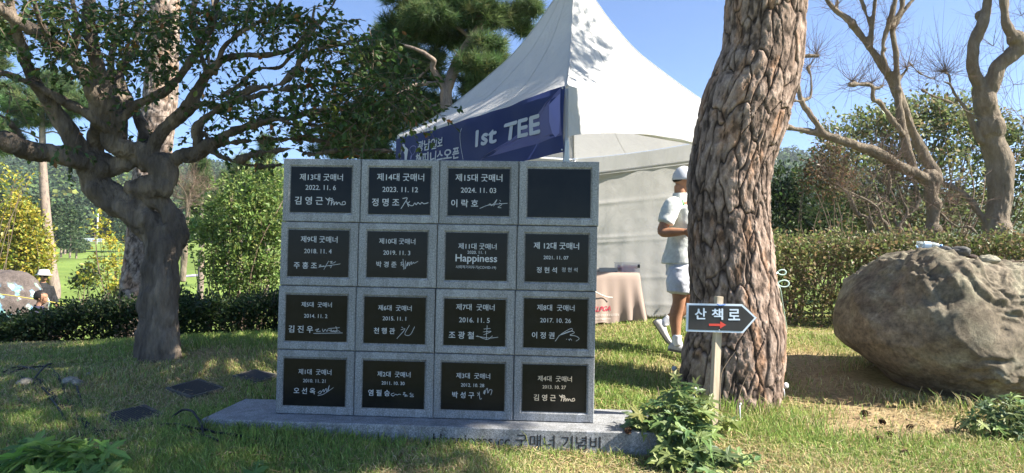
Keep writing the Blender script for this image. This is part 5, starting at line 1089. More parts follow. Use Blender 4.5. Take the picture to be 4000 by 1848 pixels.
# ------------------------------------------------------------------ table with cloth inside the tent
FR = P(2497, 1066, 8.0); te = unit(np.array([-.92, -.40, 0])); tb_ = unit(np.array([-.40, .92, 0])); TLn, TW_ = 1.45, .62
tz = FR[2]; mid = FR + te * TLn / 2 + tb_ * TW_ / 2; tg = on(mid[0], mid[1])
tt_ = thing('table', 'folding table under the beige cloth inside the tent', 'table', tg)
def tq(a, b, z): return np.array([FR[0], FR[1], 0]) + te * a + tb_ * b + np.array([0, 0, z])
Mt = np.eye(4); Mt[:3, 0] = te; Mt[:3, 1] = -tb_; Mt[:3, 2] = (0, 0, 1); Mt[:3, 3] = (FR[0], FR[1], 0)
mb = MB(); box(mb, 0.01, TLn - .01, -TW_ + .01, -.01, tz - .035, tz - .006, M=Mt); mb.build('tabletop', M['wood'], tt_)
for a in (.08, TLn - .08):
    for b in (.07, TW_ - .07):
        p = tq(a, b, 0); mb = MB(); addtube(mb, [(p[0], p[1], float(gz(p[0], p[1])) - .01), (p[0], p[1], tz - .036)], .014, 8); mb.build('leg', M['metal'], tt_, smooth=True)
# cloth: perimeter rings draped over the table edge
per = []; m_ = 60
for k in range(m_): per.append((TLn * k / m_, 0, 0, -1))
for k in range(30): per.append((TLn, TW_ * k / 30, 1, 0))
for k in range(m_): per.append((TLn * (1 - k / m_), TW_, 0, 1))
for k in range(30): per.append((0, TW_ * (1 - k / 30), -1, 0))
per = np.array(per); npn = len(per); cn = np.array([TLn / 2, TW_ / 2]); rows = []
cd = np.minimum.reduce([np.hypot(per[:, 0] - a, per[:, 1] - b) for a in (0, TLn) for b in (0, TW_)])
ph = np.arange(npn)
for f_ in (0, .5, .97, 1.0):
    q = cn + (per[:, :2] - cn) * f_; rows.append(np.array([tq(a, b, tz + (.002 if f_ < 1 else -.002)) for a, b in q]))
for k in range(1, 15):
    t = k / 14; corner = np.exp(-(cd / .16) ** 2)
    wav = (.012 + .055 * corner * t) * np.sin(ph * .95) * t + .02 * t * np.sin(ph * .31); out = .012 + .03 * t + wav + .10 * corner * t
    q = per[:, :2] + per[:, 2:] * out[:, None]; g = np.array([float(gz(*tq(a, b, 0)[:2])) for a, b in q]) + .015 + .03 * np.sin(ph * .21) ** 2
    rows.append(np.array([tq(a, b, tz - .004 + (gg - tz) * t) for (a, b), gg in zip(q, g)]))
V = np.array(rows); nr = len(rows); i = np.arange(nr - 1)[:, None] * npn; j = np.arange(npn)[None]; j2 = (j + 1) % npn
mb = MB(); mb.add(V.reshape(-1, 3), np.stack([i + j, i + j2, i + npn + j2, i + npn + j], -1).reshape(-1, 4))
M['cloth'] = mat('beige_tablecloth', (.30, .235, .20), .85, .15)
tcl = thing('tablecloth', 'dusty beige tablecloth with a red logo reaching the grass', 'tablecloth', tg); mb.build('cloth', M['cloth'], tcl, smooth=True)
_bv = BVHTree.FromPolygons([Vector(x) for x in V.reshape(-1, 3)], np.stack([i + j, i + j2, i + npn + j2, i + npn + j], -1).reshape(-1, 4).tolist())
def front(u, v, off=.075):
    d = unit(P(u, v, 1.) - CAM); h = _bv.ray_cast(Vector(CAM), Vector(d))
    if h[0] is not None: return np.array(h[0]) - d * (.006 + .03 * (off > .1))
    return front0(u, v, off)
def front0(u, v, off=.075):   # point on the plane of the cloth's front
    d = P(u, v, 1.) - CAM; p0 = tq(0, 0, 0); k = np.dot(p0 - CAM - tb_ * off, tb_) / np.dot(d, tb_); return CAM + d * k
def ftext(name, body, u0, u1, v, m, bold, ys, slope, slant=0):
    mb = MB(); v_, t = text_mesh(body); x = (v_[:, 0] - v_[:, 0].min()) / np.ptp(v_[:, 0]); y = (v_[:, 1] - v_[:, 1].min()) / np.ptp(v_[:, 1]) - .5
    for i_, (dx, dy) in enumerate(((0, 0), (bold * 30, 0), (0, bold * 24)) if bold > .015 else ((0, 0),)): mb.add(np.array([front(u0 + (u1 - u0) * a + slant * b * ys + dx, v - b * ys + slope * a + dy) for a, b in zip(x, y)]) - tb_ * .0008 * i_, t)
    mb.build(name, m, tcl)
M['logo_red'] = mat('red_print', (.42, .03, .06), .7); M['logo_w'] = mat('white_print', (.62, .57, .52), .8); M['logo_y'] = mat('yellow_print', (.55, .40, .05), .8)
ftext('lettering', 'KLPGA', 2318, 2387, 1208, M['logo_red'], .03, 19, -4, .25)
ftext('lettering', '(사)한국여자프로골프협회', 2322, 2418, 1233, M['logo_w'], .01, 11, -3); ftext('lettering', 'www.klpga.com', 2322, 2385, 1247, M['logo_w'], .01, 9, -2)
# things on the table
def on_table(u, b): # point on top: at screen u, depth b from the front edge
    best = min(np.linspace(0, TLn, 400), key=lambda a: abs((lambda p: CX + F * np.dot(p - CAM, _rt) / np.dot(p - CAM, _fw))(tq(a, b, tz)) - u)); return tq(best, b, tz + .003)
bxp = on_table(2450, .16); bx = thing('plastic_box', 'clear plastic box with pink contents on the tablecloth', 'box', bxp)
Mb = np.eye(4); Mb[:3, 0] = -te; Mb[:3, 1] = tb_; Mb[:3, 3] = bxp
M['clearbox'] = mat('frosted_plastic', (.86, .84, .85), .3, .4); _b = M['clearbox'].node_tree.nodes['Principled BSDF']; _b.inputs['Alpha'].default_value = .38
mb = MB(); box(mb, -.13, .13, -.08, .08, 0, .105, M=Mb, bev=.006); mb.build('tub', M['clearbox'], bx)
mb = MB(); box(mb, -.136, .136, -.086, .086, .1065, .118, M=Mb, bev=.004); mb.build('lid', M['clearbox'], bx)
mb = MB(); box(mb, .085, .118, -.096, -.087, .055, .095, M=Mb, bev=.003); mb.build('latch', mat('black_plastic', (.02, .02, .02), .4), bx)
mb = MB()
for _ in range(90):
    a, b, c = rng.uniform(-.11, .11), rng.uniform(-.065, .065), rng.uniform(.018, .075); p = (Mb @ np.array([a, b, c, 1]))[:3]; ball(mb, p, rng.uniform(.012, .022), 1, [(.55, .08, .14), (.7, .35, .4), (.75, .6, .6)][rng.integers(3)])
mb.build('contents', mat('pink_contents', attr=True, rough=.6), bx)
p = on_table(2370, .2); Mb2 = np.eye(4); Mb2[:3, 0] = -te; Mb2[:3, 1] = tb_; Mb2[:3, 3] = p
mb = MB(); box(mb, -.16, .09, -.1, .1, 0, .008, M=Mb2, bev=.002); box(mb, -.16, .09, -.1, -.092, .0085, .05, M=Mb2); box(mb, -.16, .09, .092, .1, .0085, .05, M=Mb2); box(mb, .082, .09, -.0915, .0915, .0085, .05, M=Mb2)
tag(mb.build('tray', mat('grey_tray', (.34, .33, .30), .6), base=p), 'shallow grey tray left of the plastic box on the table', 'tray')
p = on_table(2440, .04); Mb3 = np.eye(4); Mb3[:3, 0] = -te; Mb3[:3, 1] = tb_; Mb3[:3, 3] = p
mb = MB(); box(mb, -.12, .07, -.03, .03, 0, .006, M=Mb3); tag(mb.build('booklet', mat('dark_booklet', (.10, .05, .06), .6), base=p), 'thin dark booklet lying before the plastic box', 'booklet')
mb = MB(); pts = [front(u, v, .11) for u, v in ((2325, 1140), (2345, 1150), (2370, 1160), (2393, 1162))]; addtube(mb, pts, .006, 6, 12); tag(mb.build('rope_end', mat('white_rope', (.7, .7, .66), .8), base=pts[0]), 'short white rope end in front of the tablecloth', 'rope')

# ------------------------------------------------------------------ people
M['skin'] = mottled('skin', (.36, .19, .12), (.42, .23, .15), 9, .55, 0, detail=3, s2=20); M['skin_tan'] = mottled('tanned_skin', (.40, .20, .115), (.47, .25, .15), 9, .5, 0, detail=3, s2=20)
M['hair'] = mottled('black_hair', (.012, .010, .009), (.03, .026, .023), 30, .5, .5, .004, stretch=(1, 1, .2))
def rings(mb, rows, sides=24, cap=True, M4=None):
    """rows: (x,y,z,rx,ry)"""
    a = np.linspace(0, 2 * np.pi, sides, endpoint=False); rows = np.array(rows, float); n = len(rows)
    V = np.stack([rows[:, 0:1] + rows[:, 3:4] * np.cos(a), rows[:, 1:2] + rows[:, 4:5] * np.sin(a), rows[:, 2:3] + 0 * a[None]], -1).reshape(-1, 3)
    if M4 is not None: V = V @ M4[:3, :3].T + M4[:3, 3]
    i = np.arange(n - 1)[:, None] * sides; j = np.arange(sides)[None]; j2 = (j + 1) % sides
    k = mb.n; mb.add(V, np.stack([i + j, i + j2, i + sides + j2, i + sides + j], -1).reshape(-1, 4))
    if cap:
        for b, rev in ((0, 1), ((n - 1) * sides, 0)):
            c = V[b:b + sides].mean(0)[None]; kk = mb.n; mb.add(c, np.zeros((0, 3), int)); jj = np.arange(sides)
            tri = np.stack([k + b + jj, k + b + (jj + 1) % sides, np.full(sides, kk)], -1); mb.f.append(tri[:, ::-1] if rev else tri); mb.mi.append(np.zeros(sides, int))
def headmesh(mb, c, s, yaw):
    """head: skull, jaw, nose, ears, brow; facing +x turned by yaw; c centre of the skull, s head height"""
    Rz = np.array([[math.cos(yaw), -math.sin(yaw), 0], [math.sin(yaw), math.cos(yaw), 0], [0, 0, 1]]); T = lambda p: np.array(c) + Rz @ (np.array(p, float) * s)
    def eb(p, r):
        v, f = ICO[3]; mb.add((v * np.array(r) * s) @ Rz.T + T(p), f)
    eb((-.02, 0, .08), (.43, .34, .40)); eb((.10, 0, -.16), (.30, .27, .34)); eb((.17, 0, -.36), (.17, .17, .13)); eb((.385, 0, -.10), (.075, .055, .10)); eb((.34, 0, .0), (.06, .05, .12))
    eb((.30, 0, .06), (.12, .26, .05)); eb((.345, 0, -.26), (.06, .12, .035)); eb((.335, 0, -.30), (.06, .11, .03))
    for y in (-.34, .34): eb((-.02, y, -.06), (.08, .035, .14))
    for y in (-.13, .13): eb((.26, y, -.13), (.12, .10, .09))
def eyes(mb, c, s, yaw):
    Rz = np.array([[math.cos(yaw), -math.sin(yaw), 0], [math.sin(yaw), math.cos(yaw), 0], [0, 0, 1]])
    for y in (-.13, .13): ball(mb, np.array(c) + Rz @ (np.array((.355, y, -.02)) * s), s * .032, 2)
def hand(mb, w, d, up, s=.085, side=1, curl=.5):
    d = unit(np.array(d, float)); n = unit(np.cross(d, up)); b = np.cross(n, d)
    addtube(mb, [w, w + d * s * .5, w + d * s], [.026, .036, .034], 8)
    for k, (o, L) in enumerate(((-.028, .075), (-.009, .085), (.010, .08), (.028, .062))):
        p0 = w + d * s + b * o; p1 = p0 + d * L * .45 - n * curl * .02 * side; p2 = p1 + unit(d * (1 - curl) - n * curl * side) * L * .55; addtube(mb, [p0 - d * .02, p0, p1, p2], [.0095, .0095, .0085, .007], 6)
    p0 = w + d * s * .3 - b * .03; addtube(mb, [p0, p0 - b * .03 + d * .03, p0 - b * .03 + d * .065 - n * side * .01], [.013, .0115, .009], 6)
# --- walker beside the big pine
WD = 6.35
Q = lambda u, v, d=0.: P(u, v, WD + d)
wf = Q(2650, 1400); wb = on(wf[0], wf[1]); wk = thing('person', 'person in white cap, pale polo shirt and white shorts stepping behind the big pine', 'person', wb)
z_ = lambda v, u=2665: Q(u, v)[2]
mb = MB()
hc = Q(2672, 703); headmesh(mb, hc, .225, .25)
addtube(mb, [Q(2655, 725), Q(2657, 762), Q(2660, 800)], [.052, .055, .07], 14)
rings(mb, [(*Q(2662, 1090), .115, .15), (*Q(2662, 1010), .115, .145), (*Q(2668, 930), .105, .14), (*Q(2668, 860), .12, .165), (*Q(2662, 800), .10, .16), (*Q(2660, 780), .06, .08)])
sh = Q(2626, 805, -.17); el = Q(2586, 905, -.22); wr = Q(2672, 905, -.30); addtube(mb, [Q(2645, 800, -.1), sh, (sh + el) / 2, el, (el * .5 + wr * .5) + [0, 0, -.004], wr], [.055, .058, .05, .043, .042, .03], 14, 26); hand(mb, wr, wr - el, (0, 0, 1), side=-1)
sh2 = Q(2690, 805, .17); el2 = Q(2705, 910, .24); wr2 = Q(2760, 900, .05); addtube(mb, [Q(2670, 800, .1), sh2, (sh2 + el2) / 2, el2, wr2], [.055, .058, .048, .042, .029], 14, 24); hand(mb, wr2, wr2 - el2, (0, 0, 1), side=1)
hipN = Q(2655, 1060, -.09); kn = Q(2652, 1180, -.10); an = Q(2643, 1335, -.10); addtube(mb, [hipN, (hipN + kn) / 2, kn, Q(2639, 1235, -.08), Q(2640, 1285, -.09), an], [.088, .078, .058, .060, .046, .036], 16, 30)
hipF = Q(2668, 1060, .09); kf = Q(2688, 1185, .09); af = Q(2597, 1262, .08); addtube(mb, [hipF, (hipF + kf) / 2, kf, kf * .62 + af * .38 + [0, 0, -.012], kf * .25 + af * .75, af], [.088, .078, .058, .058, .044, .036], 16, 30)
o = mb.build('body', M['skin_tan'], wk); remesh(o, .0085, True, 2)
mb = MB(); eyes(mb, hc, .225, .25); mb.build('eyes', M['hair'], wk)
mb = MB(); rings(mb, [(hc[0] - .036, hc[1], hc[2] - .022, .06, .062), (hc[0] - .028, hc[1], hc[2] - .01, .078, .073), (hc[0] - .02, hc[1], hc[2] + .01, .086, .077), (hc[0] - .01, hc[1], hc[2] + .04, .09, .078)]); mb.build('hair', M['hair'], wk, smooth=True)
M['capw'] = mottled('white_cap_cloth', (.62, .66, .74), (.72, .75, .80), 30, .8, .15, .002)
mb = MB(); ct = hc + [-.002, 0, -.004]; rows = [(ct[0], ct[1], ct[2] + .135 * math.sin(a), .108 * math.cos(a) + .001, .090 * math.cos(a) + .001) for a in np.linspace(0, 1.5, 12)]; rings(mb, rows, 32, True); mb.build('cap_crown', M['capw'], wk, smooth=True)
mb = MB(); n = 24; aa = np.linspace(-1.15, 1.15, n); Rz = np.array([[math.cos(.25), -math.sin(.25), 0], [math.sin(.25), math.cos(.25), 0], [0, 0, 1]])
A_ = np.stack([.09 * np.cos(aa), .085 * np.sin(aa), 0 * aa + .004], -1); B_ = np.stack([.09 * np.cos(aa) + .085 * np.cos(aa) ** .6, .088 * np.sin(aa), -.022 * np.cos(aa) - .002], -1)
V = np.vstack([A_, B_, A_ + [0, 0, .006], B_ + [0, 0, .006]]) @ Rz.T + ct; i = np.arange(n - 1); mb.add(V, np.vstack([np.stack([i, i + n, i + n + 1, i + 1], -1), np.stack([i + 2 * n, i + 2 * n + 1, i + 3 * n + 1, i + 3 * n], -1), np.stack([i + n, i + 3 * n, i + 3 * n + 1, i + n + 1], -1)])); mb.build('cap_brim', M['capw'], wk, smooth=True)
M['polo'] = mottled('mint_white_polo_cloth', (.66, .70, .67), (.74, .77, .74), 4, .85, .25, .02, s2=16)
mb = MB(); rings(mb, [(*Q(2645, 1030), .142, .172), (*Q(2652, 990), .138, .166), (*Q(2662, 930), .124, .16), (*Q(2664, 870), .134, .182), (*Q(2660, 815), .122, .185), (*Q(2658, 790), .085, .125), (*Q(2657, 772), .066, .075)], 32)
e2 = sh * .32 + el * .68; addtube(mb, [Q(2640, 800, -.1), sh + [0, 0, .004], (sh + e2) / 2, e2], [.07, .078, .076, .078], 16, 14)
e3 = sh2 * .32 + el2 * .68; addtube(mb, [Q(2670, 800, .1), sh2 + [0, 0, .004], e3], [.07, .076, .078], 16, 14)
o = mb.build('polo_shirt', M['polo'], wk); remesh(o, .011, True, 2)
co = get_co(o); no = get_no(o); fd = fbm(co * np.array([5, 5, 9]) + np.c_[co[:, 2] * 3, 0 * co[:, 0], 0 * co[:, 0]], 3, 201); set_co(o, co + no * (.007 * fd + .003 * np.abs(fbm(co * 14, 2, 205)))[:, None])
mb = MB(); k = Q(2658, 768); rings(mb, [(k[0] - .004, k[1], k[2] - .012, .075, .082), (k[0] - .004, k[1], k[2] + .012, .068, .074), (k[0] - .006, k[1], k[2] + .03, .062, .066)], 24, False); mb.build('collar', M['polo'], wk, smooth=True)
M['shorts'] = mottled('white_shorts_cloth', (.62, .65, .72), (.72, .74, .80), 5, .8, .25, .02, s2=18)
mb = MB(); rings(mb, [(*Q(2656, 1075), .128, .168), (*Q(2656, 1035), .13, .162), (*Q(2654, 1010), .122, .155)], 28)
addtube(mb, [Q(2655, 1050, -.085), Q(2654, 1095, -.095), Q(2651, 1143, -.10)], [.105, .112, .118], 20, 12); addtube(mb, [Q(2664, 1050, .085), Q(2672, 1095, .095), Q(2682, 1143, .095)], [.105, .112, .118], 20, 12)
o = mb.build('shorts', M['shorts'], wk); remesh(o, .011, True, 2)
co = get_co(o); no = get_no(o); set_co(o, co + no * (.012 * fbm(co * np.array([6, 6, 10]), 3, 211))[:, None])
M['sock'] = mat('white_sock', (.72, .74, .78), .9); M['shoe'] = mottled('white_grey_shoe', (.50, .50, .49), (.68, .68, .66), 12, .6, .1, .003, s2=40); M['sole'] = mat('dark_sole', (.12, .12, .11), .7)
def shoe(an, ground_dir, up, L=.27):
    d = unit(np.array(ground_dir, float)); n = unit(np.array(up, float)); n = unit(n - d * np.dot(n, d)); b = np.cross(n, d); Mx = np.eye(4); Mx[:3, 0], Mx[:3, 1], Mx[:3, 2], Mx[:3, 3] = d, b, n, an
    mb = MB(); S = []
    prof = [(-.075, .036, .030), (-.06, .042, .055), (-.02, .041, .075), (.03, .043, .062), (.08, .048, .042), (.13, .049, .034), (.17, .042, .028), (.195, .022, .016)]
    V = []; a = np.linspace(0, 2 * np.pi, 20, endpoint=False)
    for x, wy, hz in prof: V += [(x, wy * math.cos(q), -.085 + .018 + (hz + .0) * max(0, math.sin(q)) + .006 * min(0, math.sin(q))) for q in a]
    V = np.array(V) @ Mx[:3, :3].T + an; i = np.arange(len(prof) - 1)[:, None] * 20; j = np.arange(20)[None]; j2 = (j + 1) % 20; mb.add(V, np.stack([i + j, i + j2, i + 20 + j2, i + 20 + j], -1).reshape(-1, 4))
    for b0, rv in ((0, 0), ((len(prof) - 1) * 20, 1)):
        jj = np.arange(18) + 1; tri = np.stack([np.full(18, b0), b0 + jj, b0 + jj + 1], -1); mb.f.append(tri if rv else tri[:, ::-1]); mb.mi.append(np.zeros(18, int))
    sh_ = mb.build('shoe', M['shoe'], wk, smooth=True)
    mb = MB(); V = []
    for z in (-.086, -.066):
        V += [(x, (wy + .004) * sgn, z + .02 * max(0, (x - .13) / .07) ** 2) for sgn in (1, -1) for x, wy, hz in (prof if sgn == 1 else prof[::-1])]
    V = np.array(V) @ Mx[:3, :3].T + an; m = len(V) // 2; i = np.arange(m); mb.add(V, np.stack([i, (i + 1) % m, m + (i + 1) % m, m + i], -1)); c0 = V[:m].mean(0); c1 = V[m:].mean(0)
    mb.add(np.vstack([V[:m], c0[None]]), np.stack([(i + 1) % m, i, np.full(m, m)], -1)); mb.add(np.vstack([V[m:], c1[None]]), np.stack([i, (i + 1) % m, np.full(m, m)], -1)); s2 = mb.build('sole', M['sole'], wk); s2.parent = sh_; s2.location = (0, 0, 0)
    co = get_co(s2); return sh_
shoe(an + [0.01, 0, -.005], (.80, -.35, -.10), (0, 0, 1)); shoe(af + [-.0, 0, -.004], (.52, -.25, -.80), (.80, 0, .5))
mb = MB(); addtube(mb, [an + (kn - an) * .17, an + [0, 0, .02], an + [.012, 0, -.03]], [.043, .042, .045], 16, 8); addtube(mb, [af + (kf - af) * .22, af, af + [.0, 0, -.02]], [.044, .042, .045], 16, 8); mb.build('socks', M['sock'], wk, smooth=True)
mb = MB(); addtube(mb, [Q(2662, 775, -.07), Q(2668, 790, -.155), Q(2676, 815, -.16), Q(2690, 850, -.15), Q(2700, 890, -.145)], .006, 6, 14); mb.build('lanyard', mat('green_lanyard', (.12, .45, .14), .6), wk)

# --- two far people beyond the hedge
def far_person(label, D, u, vtop, hgt, yaw, coat, sit=False, hat=None, skin='skin'):
    tp_ = P(u, vtop, D); b = np.array([tp_[0], tp_[1], tp_[2] - hgt]); g = float(gz(b[0], b[1])); b[2] = g if abs(g - b[2]) < .35 else b[2]
    t = thing('person', label, 'person', b); z0 = tp_[2]; x, y = tp_[0], tp_[1]; s = .235; k = hgt / 1.68 if not sit else 1
    Rz = np.array([[math.cos(yaw), -math.sin(yaw), 0], [math.sin(yaw), math.cos(yaw), 0], [0, 0, 1]]); W = lambda a, b_, c: np.array([x, y, z0]) + Rz @ np.array([a, b_, c])
    mb = MB(); hc = W(0, 0, -.125); headmesh(mb, hc, s, yaw); addtube(mb, [hc - [0, 0, .06], W(-.02, 0, -.24), W(-.03, 0, -.32)], [.05, .055, .07], 12)
    Mr = np.eye(4); Mr[:3, :3] = Rz; Mr[:3, 3] = (x, y, z0)
    rings(mb, [(-.03, 0, -.85, .12, .16), (-.03, 0, -.6, .11, .16), (-.03, 0, -.42, .10, .17), (-.03, 0, -.32, .07, .1)], 18, True, Mr)
    hz = -.86; legs = z0 - b[2]
    for sd in (-1, 1):
        addtube(mb, [W(-.03, .17 * sd, -.37), W(-.02, .24 * sd, -.62), W(.16, .20 * sd, -.78), W(.22, .18 * sd, -.79)], [.05, .045, .038, .03], 10, 14); hand(mb, W(.22, .18 * sd, -.79), Rz @ np.array([1, -.2 * sd, -.1]), (0, 0, 1), side=sd)
        kz = (hz - legs) / 2
        addtube(mb, [W(-.03, .09 * sd, hz + .04), W(.03, .1 * sd, kz), W(0, .1 * sd, -legs + .05)], [.085, .055, .04], 12, 12); addtube(mb, [W(-.05, .1 * sd, -legs + .03), W(.08, .1 * sd, -legs + .035), W(.18, .1 * sd, -legs + .02)], [.035, .04, .025], 10)
    o = mb.build('body', M[skin], t); remesh(o, .013, True, 1)
    mb = MB(); rings(mb, [(-.03, 0, -.95, .15, .20), (-.03, 0, -.75, .14, .19), (-.03, 0, -.5, .135, .20), (-.03, 0, -.38, .12, .195), (-.03, 0, -.31, .08, .11), (-.025, 0, -.265, .065, .075)], 22, True, Mr)
    for sd in (-1, 1): addtube(mb, [W(-.03, .16 * sd, -.37), W(-.02, .245 * sd, -.62), W(.16, .20 * sd, -.78)], [.068, .065, .052], 12, 14)
    o = mb.build('jacket', coat, t); remesh(o, .014, True, 2); co = get_co(o); set_co(o, co + get_no(o) * (.012 * fbm(co * 7, 3, 220))[:, None])
    mb = MB()
    for sd in (-1, 1): addtube(mb, [W(-.03, .09 * sd, hz), W(.03, .1 * sd, (hz - legs) / 2), W(0, .1 * sd, -legs + .08)], [.10, .075, .06], 12, 12)
    mb.build('trousers', mat('dark_trousers', (.03, .03, .035), .85), t, smooth=True)
    mb = MB(); eyes(mb, hc, s, yaw); mb.build('eyes', M['hair'], t)
    mb = MB(); v, f = ICO[4]; hv = v * np.array([.47, .385, .45]) * s * (1 + .05 * fbm(v * 5, 3, 230))[:, None]; keep = ~((v[:, 0] > .42) & (v[:, 2] < .42)) & (v[:, 2] > -.62); mp = -np.ones(len(v), int); mp[keep] = np.arange(keep.sum()); ff = mp[f]; ff = ff[(ff >= 0).all(1)]
    mb.add((hv[keep] + np.array([-.035, 0, .085]) * s) @ Rz.T + hc, ff); mb.build('hair', M['hair'], t, smooth=True)
    if hat is not None:
        mb = MB(); c = hc + [0, 0, .0]; rings(mb, [(c[0], c[1], c[2] + .015, .175, .165), (c[0], c[1], c[2] + .045, .122, .112), (c[0], c[1], c[2] + .10, .112, .102), (c[0], c[1], c[2] + .135, .09, .082), (c[0], c[1], c[2] + .142, .02, .02)], 28, True); mb.build('bucket_hat', hat, t, smooth=True)
        mb = MB(); ball(mb, c + Rz @ np.array([.085, 0, -.01]), np.array([.035, .075, .022]), 3); mb.build('sunglasses', mat('dark_lens', (.01, .01, .015), .15), t, smooth=True)
    return t
far_person('person in a black jacket and white bucket hat standing by the slim pine', 15.0, 172, 1055, 1.6, -.5, mottled('black_jacket', (.012, .012, .014), (.03, .03, .032), 6, .7, .3, .02), hat=mat('cream_hat', (.62, .60, .55), .85))
far_person('dark-haired person in a navy jacket seen from behind the hedge', 11.8, 162, 1133, 1.66, .25, mottled('navy_jacket', (.035, .035, .07), (.06, .06, .10), 6, .8, .3, .02))

# painted boulder at the far left
pb = P(15, 1190, 13.2); v, f = ico(6); V = v * np.array([.72, .6, .68]) * (1 + .10 * fbm(v * 1.5, 3, 240) + .012 * fbm(v * 9, 3, 243))[:, None]; V[:, 2] = np.where(V[:, 2] > 0, V[:, 2] * 1.0, V[:, 2] * 1.35)
pn = fbm(v * np.array([7, 7, 3.4]) + np.c_[3 * v[:, 2], 0 * v[:, 0], 0 * v[:, 0]], 3, 245); pn2 = fbm(v * 9, 3, 247)
m1 = np.clip((pn - .08) * 9, 0, 1)[:, None] * np.clip((.72 - v[:, 2]) * 6, 0, 1)[:, None]; pc = np.where(pn2[:, None] > .15, np.array([.20, .42, .66]), np.where(pn2[:, None] > -.25, np.array([.34, .60, .46]), np.array([.55, .66, .66])))
base_ = np.array([.125, .105, .10]) * (1 + .2 * fbm(v * 12, 3, 249))[:, None]; cv = base_ * (1 - m1) + pc * m1
mb = MB(); mb.add(V + pb, f, np.clip(cv, .02, .9)); tag(mb.build('painted_boulder', M['stone'], smooth=True, base=on(pb[0], pb[1])), 'dark boulder with pale blue and green markings at the left edge', 'boulder')
mb = MB(); pts = [P(-120, 1140, 12.3), P(0, 1149, 12.3), P(130, 1168, 12.3), P(190, 1178, 12.6), P(240, 1186, 13.4), P(300, 1192, 15)]; addtube(mb, pts, .008, 6, 30); yr = thing('barrier_rope', 'thin yellow rope strung in front of the marked boulder', 'rope', on(*pts[0][:2])); mb.build('rope', mat('yellow_rope', (.65, .55, .12), .7), yr)
for p in (pts[0], pts[-1]): mb = MB(); addtube(mb, [on(p[0], p[1]) - [0, 0, .1], p + [0, 0, .05]], .012, 6); mb.build('stake', M['metal'], yr, smooth=True)

# far white board, flagpole, pale sheet on the far green
p = P(362, 948, 148); g = on(p[0], p[1]); bt = thing('advertising_board', 'long low white board on the far green', 'board', g)
mb = MB(); box(mb, g[0] - 2.5, g[0] + 2.4, g[1], g[1] + .15, g[2] + .05, g[2] + .85); mb.build('panel', mat('white_board', (.78, .80, .84), .6), bt)
mb = MB()
for q in range(7): box(mb, g[0] - 2.0 + q * .62, g[0] - 1.65 + q * .62, g[1] - .006, g[1] - .003, g[2] + .33, g[2] + .55)
mb.build('printing', mat('grey_blue_print', (.35, .42, .60), .7), bt)
p = P(381, 880, 140); g = on(p[0], p[1]); fp = thing('flagpole', 'thin white pole rising before the wooded hill', 'pole', g); mb = MB(); zt = P(381, 840, 140)[2]; addtube(mb, [g, (g[0], g[1], zt)], .14, 8); mb.build('shaft', mat('white_paint', (.75, .76, .74), .5), fp, smooth=True); mb = MB(); ball(mb, (g[0], g[1], zt + .1), .22, 2); mb.build('finial', M['metal'], fp, smooth=True)
p = G(738, 1080); mb = MB(); gxx, gyy = np.meshgrid(np.linspace(-.75, .75, 16), np.linspace(-.8, .8, 12)); zz = .06 + .05 * fbm(np.stack([gxx * 2, gyy * 2, 0 * gxx], -1), 2, 260); V = np.stack([p[0] + gxx, p[1] + gyy, gz(p[0] + gxx, p[1] + gyy) + zz], -1).reshape(-1, 3); i = np.arange(11)[:, None] * 16 + np.arange(15)[None]; mb.add(V, np.stack([i, i + 1, i + 17, i + 16], -1).reshape(-1, 4)); k = mb.n; mb.add(V - [0, 0, .05], np.stack([i, i + 16, i + 17, i + 1], -1).reshape(-1, 4))
tag(mb.build('ground_sheet', mat('lilac_sheet', (.46, .42, .55), .8), smooth=True, base=p), 'pale lilac sheet lying on grass left of the glossy shrub', 'sheet')

